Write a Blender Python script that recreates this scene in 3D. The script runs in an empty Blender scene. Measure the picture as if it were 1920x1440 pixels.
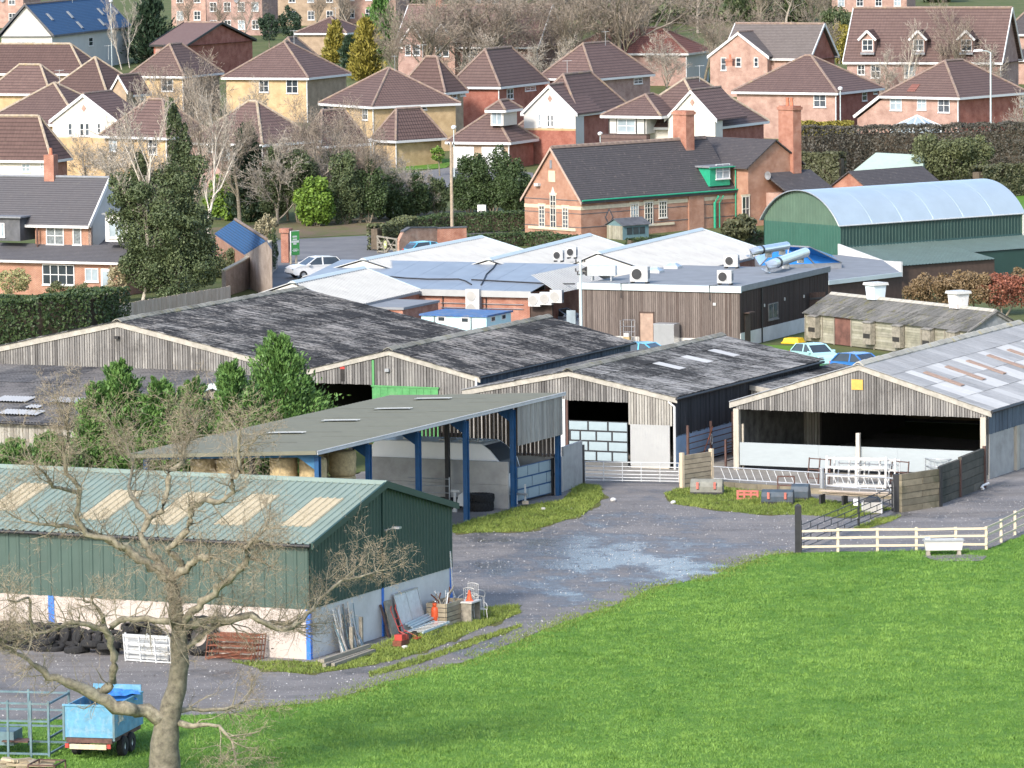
import bpy, bmesh, math, random
import numpy as np
from mathutils import Vector, Matrix, noise as mnoise
random.seed(7); rng = np.random.default_rng(11)
SC = bpy.context.scene; COL = SC.collection
PI = math.pi; RAD = math.radians
# ------------------------------------------------------------------ camera
FPX, PIT, ROLL, CAMH = 10000.0, RAD(5.75), 0.012, 32.9
_r0 = Vector((1,0,0)); _u0 = Vector((0,math.sin(PIT),math.cos(PIT))); CD = Vector((0,math.cos(PIT),-math.sin(PIT)))
CR = _r0*math.cos(ROLL)-_u0*math.sin(ROLL); CU = _r0*math.sin(ROLL)+_u0*math.cos(ROLL)
CP = Vector((0,0,CAMH))
cam = bpy.data.objects.new('camera', bpy.data.cameras.new('camera')); COL.objects.link(cam)
cam.data.sensor_width = 36; cam.data.lens = 36*FPX/1920; cam.data.clip_start = 5; cam.data.clip_end = 6000
cam.matrix_world = Matrix(((CR.x,CU.x,-CD.x,0),(CR.y,CU.y,-CD.y,0),(CR.z,CU.z,-CD.z,CAMH),(0,0,0,1)))
SC.camera = cam
# ------------------------------------------------------------------ sky and sun (hazy late-winter sun from behind the left shoulder)
SUN_AZ, SUN_EL = RAD(29), RAD(33)      # azimuth left of straight behind the camera
sdir = Vector((-math.sin(SUN_AZ)*math.cos(SUN_EL), -math.cos(SUN_AZ)*math.cos(SUN_EL), math.sin(SUN_EL)))
w = bpy.data.worlds.new('World'); SC.world = w; w.use_nodes = True
nt = w.node_tree; nt.nodes.clear()
bg = nt.nodes.new('ShaderNodeBackground'); out = nt.nodes.new('ShaderNodeOutputWorld'); sky = nt.nodes.new('ShaderNodeTexSky')
sky.sky_type = 'NISHITA'; sky.sun_disc = False; sky.sun_elevation = SUN_EL
sky.sun_rotation = math.atan2(sdir.x, sdir.y); sky.air_density = 1.0; sky.dust_density = 1.5; sky.ozone_density = 1.0
nt.links.new(sky.outputs[0], bg.inputs[0]); bg.inputs[1].default_value = 0.15; nt.links.new(bg.outputs[0], out.inputs[0])
sun = bpy.data.objects.new('sun', bpy.data.lights.new('sun', 'SUN')); COL.objects.link(sun)
sun.data.energy = 2.1; sun.data.angle = RAD(8.0); sun.data.color = (1.0, .93, .84)
sun.rotation_euler = (-sdir).to_track_quat('-Z','Y').to_euler()
vs = SC.view_settings; vs.view_transform = 'Standard'; vs.look = 'None'; vs.exposure = 1.22; vs.gamma = 1; vs.use_curve_mapping = False
# ------------------------------------------------------------------ pixel helpers (a pixel gives a direction; distance comes from the plane it lies on)
def T(y):
    return 0.0 if y < 430 else (.02*(y-430)**2/80 if y < 470 else .2+.02*(y-470))
def ray(x, y): return CD+CR*((x-960)/FPX)+CU*((720-y)/FPX)
def G(x, y, z=0.0):
    v = ray(x,y); t = (z-CAMH)/v.z; return Vector((v.x*t, v.y*t, z))
def GT(x, y, h=0.0):
    z = h
    for _ in range(60): z = .5*z+.5*(h+T(G(x,y,z).y))
    return G(x,y,z)
def GY(x, y, Y):
    v = ray(x,y); t = Y/v.y; return CP+v*t
def prj(p):
    q = p-CP; d = q.dot(CD); return 960+FPX*q.dot(CR)/d, 720-FPX*q.dot(CU)/d, FPX/d
class Fr:
    """local frame of a thing: x along angle a, y to the left of it (away), z up"""
    def __init__(s, o, deg):
        s.o = Vector(o); s.a = RAD(deg); s.x = Vector((math.cos(s.a),math.sin(s.a),0)); s.y = Vector((-math.sin(s.a),math.cos(s.a),0))
    def w(s, x, y, z): return s.o+s.x*x+s.y*y+Vector((0,0,z))
    def loc(s, p): q = p-s.o; return Vector((q.dot(s.x), q.dot(s.y), q.z))
    def _pl(s, px, py, n, c):
        v = ray(px,py); t = ((s.o-CP).dot(n)+c)/v.dot(n); return s.loc(CP+v*t)
    def fy(s, px, py, y=0): q = s._pl(px,py,s.y,y); return q.x, q.z      # on the plane local y = y -> (x, z)
    def fx(s, px, py, x=0): q = s._pl(px,py,s.x,x); return q.y, q.z      # on the plane local x = x -> (y, z)
    def fz(s, px, py, z=0): q = s._pl(px,py,Vector((0,0,1)),z); return q.x, q.y
    def ex(s, px, y=0, z=0):
        lo,hi = -90.,90.
        for _ in range(50):
            m = (lo+hi)/2
            if prj(s.w(m,y,z))[0] < px: lo = m
            else: hi = m
        return lo
    def ey(s, px, x=0, z=0):
        lo,hi = -90.,90.; up = prj(s.w(x,5,z))[0] > prj(s.w(x,-5,z))[0]
        for _ in range(50):
            m = (lo+hi)/2
            if (prj(s.w(x,m,z))[0] < px) == up: lo = m
            else: hi = m
        return lo
    def hz(s, py, x=0, y=0):
        lo,hi = -5.,40.
        for _ in range(50):
            m = (lo+hi)/2
            if prj(s.w(x,y,m))[1] > py: lo = m
            else: hi = m
        return lo
# ------------------------------------------------------------------ materials
MATS = {}
class NM:
    def __init__(s, name):
        s.m = bpy.data.materials.new(name); s.m.use_nodes = True; s.t = s.m.node_tree; s.t.nodes.clear()
        s.out = s.t.nodes.new('ShaderNodeOutputMaterial'); s.b = s.t.nodes.new('ShaderNodeBsdfPrincipled')
        s.t.links.new(s.b.outputs[0], s.out.inputs[0]); s.tc = s.t.nodes.new('ShaderNodeTexCoord'); MATS[name] = s.m
    def n(s, typ, ins=None, **kw):
        nd = s.t.nodes.new(typ)
        for k,v in kw.items(): setattr(nd,k,v)
        for k,v in (ins or {}).items(): s.set(nd.inputs[k], v)
        return nd
    def set(s, inp, v):
        if isinstance(v, bpy.types.NodeSocket): s.t.links.new(v, inp)
        else:
            if inp.type == 'RGBA' and len(v) == 3: v = (*v,1)
            inp.default_value = v
    def co(s, kind='UV', scale=(1,1,1)):
        return s.n('ShaderNodeMapping', {0: s.tc.outputs[kind], 'Scale': scale}).outputs[0]
    def noise(s, vec, scale, detail=4, rough=.6): return s.n('ShaderNodeTexNoise', {'Vector':vec,'Scale':scale,'Detail':detail,'Roughness':rough}).outputs['Fac']
    def ramp(s, fac, a, b): return s.n('ShaderNodeMapRange', {0:fac,1:a,2:b}).outputs[0]
    def mix(s, fac, a, b, blend='MIX'):
        nd = s.n('ShaderNodeMix', data_type='RGBA', blend_type=blend); s.set(nd.inputs[0],fac); s.set(nd.inputs[6],a); s.set(nd.inputs[7],b); return nd.outputs[2]
    def math(s, op, a, b=0.0): 
        nd = s.n('ShaderNodeMath', operation=op); s.set(nd.inputs[0],a); s.set(nd.inputs[1],b); return nd.outputs[0]
    def bump(s, h, strength=.5, dist=.05):
        nd = s.n('ShaderNodeBump', {'Height':h,'Strength':strength,'Distance':dist}); s.t.links.new(nd.outputs[0], s.b.inputs['Normal'])
    def fin(s, col, rough=.7, metal=0, spec=.5):
        s.set(s.b.inputs['Base Color'], col); s.set(s.b.inputs['Roughness'], rough); s.set(s.b.inputs['Metallic'], metal); s.set(s.b.inputs['Specular IOR Level'], spec)
        return s.m
def m_plain(name, col, rough=.6, metal=0, var=.18, scale=3, kind='Object', bump=0, spec=.5, dirt=None, dirt_amt=.5):
    s = NM(name); c = s.co(kind); f = s.noise(c, scale, 5)
    lo = tuple(x*(1-var) for x in col); hi = tuple(min(1,x*(1+var)) for x in col)
    k = s.mix(s.ramp(f,.3,.7), lo, hi)
    if dirt: k = s.mix(s.math('MULTIPLY', s.ramp(s.noise(c, scale*.6, 8, .75),.5,.75), dirt_amt), k, dirt)
    if bump: s.bump(s.noise(c, scale*6, 4), bump, .02)
    return s.fin(k, rough, metal, spec)
def m_rand(name, cols, rough=.8, streak=True, stain=None, spec=.3, bump=.3):
    """for shared meshes: each object picks a tone at random, grain along its length"""
    s = NM(name); oi = s.n('ShaderNodeObjectInfo'); cr = s.n('ShaderNodeValToRGB'); e = cr.color_ramp.elements
    while len(e) < len(cols): e.new(.5)
    for i,c in enumerate(cols): e[i].position = i/(len(cols)-1); e[i].color = (*c,1)
    s.set(cr.inputs[0], oi.outputs['Random'])
    g = s.n('ShaderNodeNewGeometry'); 
    v = s.n('ShaderNodeMapping', {0: g.outputs['Position'], 'Scale': (9,9,.9) if streak else (1.2,1.2,1.2)}).outputs[0]
    f = s.noise(v, 1.6, 6, .7)
    k = s.mix(s.ramp(f,.3,.75), s.mix(.45, cr.outputs[0], (0,0,0)), cr.outputs[0])
    if stain: k = s.mix(s.ramp(s.noise(g.outputs['Position'], .35, 6, .7), .52,.7), k, stain)
    if bump: s.bump(f, bump, .01)
    return s.fin(k, rough, 0, spec)
def m_brick(name, c1, c2, mortar, rough=.85, bw=.225, bh=.075, stain=None):
    s = NM(name); uv = s.co('UV')
    b = s.n('ShaderNodeTexBrick', {'Vector':uv,'Color1':c1,'Color2':c2,'Mortar':mortar,'Scale':1.0,'Mortar Size':.011,'Brick Width':bw,'Row Height':bh,'Bias':0.0})
    b.offset = .5
    k = s.mix(s.ramp(s.noise(uv, 1.1, 5),.35,.7), b.outputs[0], s.mix(.75, b.outputs[0], tuple(x*.55 for x in c1)))
    k = s.mix(s.math('MULTIPLY', s.ramp(s.noise(uv, 9, 2),.55,.8), .45), k, tuple(x*.4 for x in c2))
    if stain: k = s.mix(s.math('MULTIPLY', s.ramp(s.noise(uv,.5,6,.7),.5,.8),.6), k, stain)
    s.bump(b.outputs['Fac'], -.4, .01)
    return s.fin(k, rough, 0, .3)
def m_tile(name, col, col2, w=.34, h=.40, moss=None, moss_amt=.4, wave=True, bumpd=.06, var=.5):
    """pantile courses along the slope (UV in metres: u along the eave, v up the slope)"""
    s = NM(name); uv = s.co('UV')
    sx = s.n('ShaderNodeSeparateXYZ', {0:uv})
    fu = s.math('FRACT', s.math('MULTIPLY', sx.outputs[0], 1/w)); fv = s.math('FRACT', s.math('MULTIPLY', sx.outputs[1], 1/h))
    wv = s.math('SINE', s.math('MULTIPLY', fu, 2*PI))
    hgt = s.math('ADD', s.math('MULTIPLY', s.math('SUBTRACT', 1.0, fv), .55), s.math('MULTIPLY', wv, .25 if wave else .02))
    cell = s.n('ShaderNodeTexWhiteNoise', {0: s.n('ShaderNodeCombineXYZ', {0:s.math('FLOOR', s.math('MULTIPLY', sx.outputs[0],1/w)),1:s.math('FLOOR', s.math('MULTIPLY', sx.outputs[1],1/h))}).outputs[0]}).outputs[0]
    oi = s.n('ShaderNodeObjectInfo')
    k = s.mix(s.math('MULTIPLY', cell, var), col, col2); k = s.mix(s.math('MULTIPLY', oi.outputs['Random'], .45), k, s.mix(.5, col2, (.10,.075,.065)))
    k = s.mix(s.ramp(s.noise(uv,.7,6,.7),.35,.75), k, s.mix(.5, k, col2))
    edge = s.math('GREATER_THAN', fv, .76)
    k = s.mix(s.math('MULTIPLY', edge, .7), k, tuple(x*.28 for x in col))     # shadow line under each course, painted dark into the colour
    if moss: k = s.mix(s.math('MULTIPLY', s.ramp(s.noise(uv, 2.2, 8, .8),.56,.72), moss_amt), k, moss)
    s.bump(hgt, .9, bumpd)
    return s.fin(k, .82, 0, .25)
def m_leaf(name, c_dark, c_light, rough=.55, trans=.15):
    s = NM(name); a = s.n('ShaderNodeAttribute', attribute_name='rnd')
    k = s.mix(a.outputs['Fac'], c_dark, c_light)
    s.b.inputs['Subsurface Weight'].default_value = 0
    return s.fin(k, rough, 0, .3)
# ------------------------------------------------------------------ mesh helpers
class MB:
    def __init__(s): s.v = []; s.f = []; s.mi = []
    def face(s, pts, mi=0):
        i = len(s.v); s.v += [tuple(p) for p in pts]; s.f.append(tuple(range(i,i+len(pts)))); s.mi.append(mi); return s
    def box(s, x0,x1,y0,y1,z0,z1, mi=0):
        i = len(s.v); s.v += [(x0,y0,z0),(x1,y0,z0),(x1,y1,z0),(x0,y1,z0),(x0,y0,z1),(x1,y0,z1),(x1,y1,z1),(x0,y1,z1)]
        for q in ((3,2,1,0),(4,5,6,7),(0,1,5,4),(1,2,6,5),(2,3,7,6),(3,0,4,7)): s.f.append(tuple(i+k for k in q)); s.mi.append(mi)
        return s
    def hexa(s, p, mi=0):
        i = len(s.v); s.v += [tuple(q) for q in p]
        for q in ((3,2,1,0),(4,5,6,7),(0,1,5,4),(1,2,6,5),(2,3,7,6),(3,0,4,7)): s.f.append(tuple(i+k for k in q)); s.mi.append(mi)
        return s
    def bar(s, a, b, w, h=None, up=(0,0,1), mi=0):
        a = Vector(a); b = Vector(b); d = (b-a).normalized(); u = Vector(up)
        if abs(d.dot(u)) > .98: u = Vector((0,1,0))
        sx = d.cross(u).normalized(); su = sx.cross(d).normalized(); h = w if h is None else h
        c = [(-w/2,-h/2),(w/2,-h/2),(w/2,h/2),(-w/2,h/2)]
        return s.hexa([a+sx*p+su*q for p,q in c]+[b+sx*p+su*q for p,q in c], mi)
    def tube(s, pts, rad, n=6, mi=0, cap=True):
        pts = [Vector(p) for p in pts]; i0 = len(s.v); m = len(pts)
        if not hasattr(rad,'__len__'): rad = [rad]*m
        for k,p in enumerate(pts):
            d = (pts[min(k+1,m-1)]-pts[max(k-1,0)]).normalized(); u = Vector((0,0,1)) if abs(d.z) < .9 else Vector((1,0,0))
            a = d.cross(u).normalized(); b = d.cross(a)
            for j in range(n):
                t = 2*PI*j/n; s.v.append(tuple(p+a*(rad[k]*math.cos(t))+b*(rad[k]*math.sin(t))))
        for k in range(m-1):
            for j in range(n):
                s.f.append((i0+k*n+j, i0+k*n+(j+1)%n, i0+(k+1)*n+(j+1)%n, i0+(k+1)*n+j)); s.mi.append(mi)
        if cap:
            s.f.append(tuple(i0+j for j in range(n))[::-1]); s.mi.append(mi); s.f.append(tuple(i0+(m-1)*n+j for j in range(n))); s.mi.append(mi)
        return s
    def prism(s, prof, y0, y1, mi=0, axis='y'):
        """closed profile (x,z) swept along y (or (y,z) along x)"""
        n = len(prof); i = len(s.v)
        for yy in (y0,y1): s.v += [((p[0],yy,p[1]) if axis == 'y' else (yy,p[0],p[1])) for p in prof]
        for j in range(n): s.f.append((i+j, i+(j+1)%n, i+n+(j+1)%n, i+n+j)); s.mi.append(mi)
        s.f.append(tuple(i+j for j in range(n))[::-1]); s.mi.append(mi); s.f.append(tuple(i+n+j for j in range(n))); s.mi.append(mi)
        return s
    def lathe(s, prof, n=16, mi=0, o=(0,0,0), axis='z'):
        i = len(s.v); m = len(prof)
        for r,z in prof:
            for j in range(n):
                t = 2*PI*j/n; p = (r*math.cos(t), r*math.sin(t), z)
                if axis == 'x': p = (p[2],p[0],p[1])
                if axis == 'y': p = (p[0],p[2],p[1])
                s.v.append((p[0]+o[0],p[1]+o[1],p[2]+o[2]))
        for k in range(m-1):
            for j in range(n): s.f.append((i+k*n+j, i+k*n+(j+1)%n, i+(k+1)*n+(j+1)%n, i+(k+1)*n+j)); s.mi.append(mi)
        return s
    def mesh(s, name, mats=None, smooth=False, uv=True):
        me = bpy.data.meshes.new(name); me.from_pydata(s.v, [], s.f)
        for m in (mats or []): me.materials.append(MATS[m])
        if mats and len(mats) > 1: me.polygons.foreach_set('material_index', s.mi)
        bm = bmesh.new(); bm.from_mesh(me); bmesh.ops.recalc_face_normals(bm, faces=bm.faces)
        if uv:
            L = bm.loops.layers.uv.new('UVMap'); Z = Vector((0,0,1))
            for f in bm.faces:
                n = f.normal
                t = Z.cross(n)
                if t.length < 1e-4: t = Vector((1,0,0)); b = Vector((0,1,0))
                else: t.normalize(); b = n.cross(t)
                for l in f.loops: l[L].uv = (l.vert.co.dot(t), l.vert.co.dot(b))
        bm.to_mesh(me); bm.free()
        if smooth: me.polygons.foreach_set('use_smooth', [True]*len(me.polygons))
        return me
    def obj(s, name, mats, parent=None, smooth=False, **kw):
        return link(name, s.mesh(name, [mats] if isinstance(mats,str) else mats, smooth), parent, **kw)
def link(name, data, parent=None, loc=None, rot=None, scale=None, mw=None, label=None, cat=None, group=None, kind=None):
    o = bpy.data.objects.new(name, data); COL.objects.link(o)
    if parent is not None: o.parent = parent
    if loc is not None: o.location = loc
    if rot is not None: o.rotation_euler = rot
    if scale is not None: o.scale = scale
    if mw is not None: o.matrix_local = mw
    if label: o['label'] = label
    if cat: o['category'] = cat
    if group: o['group'] = group
    if kind: o['kind'] = kind
    return o
def thing(name, fr, label, cat, group=None):
    o = link(name, None, None, loc=fr.o, rot=(0,0,fr.a), label=label, cat=cat, group=group); o.empty_display_size = .3; return o
def at(p, deg=0): return Fr(p, deg)
_unit = None
def cube(name, mat, parent, x0,x1,y0,y1,z0,z1, rot=None, **kw):
    """a board, post or panel: shared unit cube, scaled"""
    key = 'uc_'+mat
    me = bpy.data.meshes.get(key)
    if me is None: me = MB().box(-.5,.5,-.5,.5,-.5,.5).mesh(key, [mat])
    return link(name, me, parent, loc=((x0+x1)/2,(y0+y1)/2,(z0+z1)/2), scale=(abs(x1-x0),abs(y1-y0),abs(z1-z0)), rot=rot, **kw)
def stick(name, mat, parent, a, b, w, h=None, up=(0,0,1), **kw):
    """shared unit cube stretched from a to b"""
    a = Vector(a); b = Vector(b); d = b-a; L = d.length; d = d/L; u = Vector(up)
    if abs(d.dot(u)) > .98: u = Vector((0,1,0))
    sx = d.cross(u).normalized(); su = sx.cross(d); h = w if h is None else h
    key = 'uc_'+mat; me = bpy.data.meshes.get(key)
    if me is None: me = MB().box(-.5,.5,-.5,.5,-.5,.5).mesh(key, [mat])
    c = (a+b)/2
    M = Matrix(((sx.x*w,su.x*h,d.x*L,c.x),(sx.y*w,su.y*h,d.y*L,c.y),(sx.z*w,su.z*h,d.z*L,c.z),(0,0,0,1)))
    return link(name, me, parent, mw=M, **kw)
def copy_tree(o, parent=None, **kw):
    c = o.copy(); COL.objects.link(c); c.parent = parent
    for ch in list(o.children): copy_tree(ch, c)
    for k,v in kw.items():
        if k == 'loc': c.location = v
        elif k == 'rz': c.rotation_euler = (0,0,v)
        elif k == 'rot': c.rotation_euler = v
        elif k == 'scale': c.scale = v
        else: c[k] = v
    return c
def basis(o, ex, ey, en): return Matrix(((ex[0],ey[0],en[0],o[0]),(ex[1],ey[1],en[1],o[1]),(ex[2],ey[2],en[2],o[2]),(0,0,0,1)))
def corr_profile(L, pitch, depth, kind):
    pts = []; n = max(1,round(L/pitch)); p = L/n
    for i in range(n):
        if kind == 'box': pts += [(i*p,0),(i*p+p*.62,0),(i*p+p*.70,depth),(i*p+p*.90,depth),(i*p+p*.98,0)]
        else: pts += [(i*p,-depth/2),(i*p+p/3,depth*.37),(i*p+p*2/3,depth*.37)]
    pts.append((L,0 if kind == 'box' else -depth/2)); return pts
def corr_mesh(name, mat, L, S, pitch, depth, kind, smooth=None):
    """corrugated sheet in its own plane: x along the eave, y up the slope, ribs standing in z"""
    pr = corr_profile(L,pitch,depth,kind); m = MB()
    m.v = [(x,0,z) for x,z in pr]+[(x,S,z) for x,z in pr]; n = len(pr)
    m.f = [(i,i+1,n+i+1,n+i) for i in range(n-1)]; m.mi = [0]*(n-1)
    me = bpy.data.meshes.new(name); me.from_pydata(m.v,[],m.f); me.materials.append(MATS[mat])
    u = me.uv_layers.new(name='UVMap')
    co = np.array(m.v)[np.array([l.vertex_index for l in me.loops])][:,:2]
    u.data.foreach_set('uv', co.astype(np.float32).ravel())
    if smooth or (smooth is None and kind == 'sine'): me.polygons.foreach_set('use_smooth',[True]*len(me.polygons))
    return me
def slope_basis(o, ex, ey):
    ex = Vector(ex).normalized(); ey = Vector(ey).normalized(); return basis(o, ex, ey, ex.cross(ey))
def corr(name, mat, parent, o, ex, L, ey, S, pitch=.22, depth=.035, kind='box', **kw):
    return link(name, corr_mesh(name, mat, L, S, pitch, depth, kind), parent, mw=slope_basis(o,ex,ey), **kw)
# ------------------------------------------------------------------ palette
m_plain('white_paint', (.52,.51,.485), .5, var=.06, scale=2)
m_plain('white_upvc', (.66,.66,.66), .35, var=.04)
m_plain('white_render', (.50,.49,.465), .8, var=.05, scale=1)
m_plain('cream_render', (.58,.55,.49), .8, var=.05, scale=1)
m_plain('fascia_white', (.62,.62,.62), .45, var=.04)
m_plain('glass_dark', (.035,.045,.055), .06, var=.3, scale=.8, spec=.8)
m_plain('glass_pale', (.30,.36,.40), .08, var=.25, scale=.8, spec=.8)
m_plain('leaded_glass', (.16,.18,.19), .15, var=.4, scale=6, spec=.8)
m_plain('black_metal', (.016,.017,.020), .55, var=.3, dirt=(.05,.04,.035), dirt_amt=.4)
m_plain('dark_plastic', (.02,.021,.024), .5, var=.3)
m_plain('galv', (.42,.44,.46), .42, metal=.55, var=.15, scale=6)
m_plain('galv_white', (.50,.515,.52), .5, metal=.1, var=.12, scale=6, dirt=(.35,.30,.26), dirt_amt=.4)
m_plain('rust', (.16,.055,.03), .85, var=.45, scale=5, dirt=(.07,.03,.02))
m_plain('rust_dark', (.10,.055,.045), .85, var=.45, scale=5, dirt=(.04,.025,.02))
m_plain('red_paint', (.42,.045,.035), .5, var=.2, dirt=(.15,.04,.02))
m_plain('red_faded', (.45,.13,.10), .6, var=.2, dirt=(.2,.08,.06))
m_plain('orange_red', (.62,.085,.02), .45, var=.12)
m_plain('blue_steel', (.012,.075,.19), .5, var=.2, scale=2, dirt=(.03,.06,.09))
m_plain('blue_steel_light', (.03,.16,.32), .55, var=.2, scale=2, dirt=(.10,.16,.20))
m_plain('blue_bright', (.03,.16,.58), .5, var=.12)
m_plain('blue_trailer', (.10,.28,.43), .6, var=.2, scale=4, dirt=(.30,.40,.46), dirt_amt=.9)
m_plain('blue_grey_steel', (.10,.17,.20), .55, var=.25, dirt=(.15,.10,.07))
m_plain('blue_plastic', (.04,.20,.55), .5, var=.2)
m_plain('tyre_rubber', (.014,.014,.015), .85, var=.35, scale=9, bump=.4)
m_plain('concrete', (.36,.35,.33), .9, var=.16, scale=1.4, bump=.15, dirt=(.20,.19,.17))
m_plain('concrete_post', (.44,.40,.33), .9, var=.2, scale=2.5, bump=.2, dirt=(.22,.19,.14))
m_plain('concrete_pale', (.56,.555,.545), .85, var=.1, scale=1.2, dirt=(.42,.40,.37), dirt_amt=.5)
m_plain('concrete_grimy', (.13,.13,.125), .9, var=.5, scale=1.5, dirt=(.035,.04,.038), dirt_amt=.9)
m_plain('stucco_warm_lit', (.45,.395,.36), .85, var=.07, scale=1.2, dirt=(.48,.40,.35), dirt_amt=.45)  # pale wall with the warm tint of sunlight put into its colour
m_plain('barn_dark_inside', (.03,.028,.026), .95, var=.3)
m_plain('bark_trunk', (.15,.135,.10), .95, var=.5, scale=5, bump=1.0, dirt=(.22,.20,.13), dirt_amt=.8)
m_plain('caravan_white', (.86,.86,.85), .35, var=.02)
m_plain('straw', (.42,.32,.17), .95, var=.3, scale=7, bump=.8, dirt=(.24,.17,.09))
m_plain('timber_pale', (.58,.47,.33), .85, var=.2, scale=4)
m_plain('timber_old', (.26,.235,.19), .9, var=.35, scale=4, bump=.4, dirt=(.10,.10,.075))
m_plain('timber_dark', (.05,.033,.026), .85, var=.35, scale=4)
m_plain('timber_frame', (.20,.19,.175), .9, var=.3, scale=4)
m_plain('barge', (.36,.34,.30), .9, var=.22, scale=3, dirt=(.20,.20,.14))
m_plain('fence_rail', (.62,.53,.38), .85, var=.18, scale=5, dirt=(.36,.32,.24), dirt_amt=.7)
m_plain('grey_membrane', (.215,.225,.24), .7, spec=.2, var=.12, scale=.8, dirt=(.18,.19,.20), dirt_amt=.5)
m_plain('grey_roof_paint', (.205,.24,.285), .42, var=.12, scale=.6, dirt=(.29,.325,.36), dirt_amt=.6)
m_plain('pale_blue_grey', (.46,.53,.54), .5, var=.05, scale=1)
m_plain('white_sheet', (.37,.375,.37), .8, spec=.04, var=.07, scale=.6, dirt=(.25,.26,.26), dirt_amt=.7)
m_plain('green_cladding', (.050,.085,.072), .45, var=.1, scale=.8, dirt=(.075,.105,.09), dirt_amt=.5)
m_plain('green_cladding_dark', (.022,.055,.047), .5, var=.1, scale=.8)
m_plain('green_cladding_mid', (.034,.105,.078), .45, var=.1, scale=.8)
m_plain('green_roof', (.20,.255,.215), .65, var=.08, scale=1, dirt=(.22,.28,.26), dirt_amt=.5)
m_plain('green_roof_dark', (.08,.118,.112), .5, var=.08, scale=1, dirt=(.12,.20,.20), dirt_amt=.4)
m_plain('skylight_tan', (.44,.375,.25), .7, var=.12, scale=5, dirt=(.33,.28,.19))
m_plain('grp_pale', (.46,.46,.42), .5, var=.15, scale=3, dirt=(.26,.27,.24))
m_plain('silver_roof', (.38,.46,.52), .36, metal=.25, var=.06, scale=.7, dirt=(.34,.42,.48), dirt_amt=.4)
m_plain('green_paint', (.02,.30,.17), .5, var=.15)
m_plain('green_paint_bright', (.075,.27,.09), .6, var=.2, scale=3, dirt=(.20,.36,.18), dirt_amt=.5)
m_plain('stainless', (.55,.57,.58), .28, metal=.8, var=.06)
m_plain('duct_metal', (.58,.62,.66), .3, metal=.75, var=.1, scale=4)
m_plain('ac_white', (.48,.48,.47), .45, var=.05)
m_plain('pale_blue_panel', (.29,.36,.385), .6, var=.10, scale=1.5, dirt=(.25,.31,.33), dirt_amt=.5)
m_plain('blue_felt', (.03,.10,.26), .5, var=.3, scale=2, dirt=(.25,.22,.20), dirt_amt=.9)
m_plain('blue_roof_glass', (.035,.20,.55), .2, var=.12, scale=1)
m_plain('lead_grey', (.20,.21,.23), .6, var=.15)
m_plain('yellow_paint', (.78,.52,.02), .5, var=.08)
m_plain('yellow_board', (.52,.33,.07), .6, var=.12)
m_plain('sign_green', (.05,.26,.06), .4, var=.08)
m_plain('car_white', (.72,.72,.72), .22, var=.02, spec=.6)
m_plain('car_pale_blue', (.40,.64,.68), .22, var=.02, spec=.6)
m_plain('car_blue', (.04,.17,.48), .2, var=.03, spec=.6)
m_plain('car_cyan', (.10,.42,.62), .2, var=.03, spec=.6)
m_plain('car_grey_blue', (.22,.27,.36), .2, var=.03, spec=.6)
m_plain('terracotta', (.45,.16,.09), .8, var=.15)
m_plain('stone_buff', (.55,.47,.34), .85, var=.15, scale=3)
m_plain('bark', (.17,.145,.105), .95, var=.4, scale=7, bump=.8, dirt=(.30,.28,.21), dirt_amt=.8)
m_plain('bark_lichen', (.225,.20,.145), .95, var=.5, scale=5, bump=.9, dirt=(.40,.385,.29), dirt_amt=.8)
m_plain('bark_pale', (.30,.26,.21), .9, var=.3, scale=5)
m_plain('birch_bark', (.52,.47,.40), .8, var=.3, scale=5)
m_plain('ivy_stem', (.20,.17,.13), .9, var=.3)
m_plain('soil', (.11,.085,.06), .95, var=.3, scale=4)
m_rand('board_grey', [(.12,.115,.11),(.30,.29,.275),(.22,.21,.20),(.38,.365,.34),(.17,.165,.16)], stain=(.10,.095,.09))
m_rand('board_pale', [(.36,.34,.30),(.50,.48,.43),(.30,.28,.25),(.44,.42,.38)])
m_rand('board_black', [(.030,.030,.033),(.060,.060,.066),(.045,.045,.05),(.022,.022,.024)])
m_rand('board_grey_shaded', [(.10,.13,.17),(.16,.20,.25),(.08,.10,.13)])  # grey boards of right-hand walls, blue shade put into the tones
m_rand('board_brown', [(.115,.085,.072),(.20,.165,.145),(.15,.12,.105),(.24,.20,.175),(.10,.078,.068)])
m_rand('board_darkbrown', [(.045,.028,.024),(.07,.045,.038),(.055,.036,.03)])
m_rand('board_stable', [(.40,.38,.29),(.30,.29,.22),(.48,.46,.37),(.36,.34,.27)], streak=False)
m_rand('board_fence', [(.62,.52,.42),(.55,.44,.34),(.68,.58,.47)])
m_rand('sleeper', [(.26,.22,.15),(.20,.18,.13),(.34,.29,.20)], streak=False, stain=(.05,.055,.03))
m_rand('sleeper_pale', [(.46,.38,.27),(.36,.30,.21),(.52,.45,.33)], streak=False)
m_rand('sleeper_dark', [(.13,.115,.09),(.09,.085,.07),(.17,.15,.12)], streak=False, stain=(.03,.034,.025))
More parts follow.
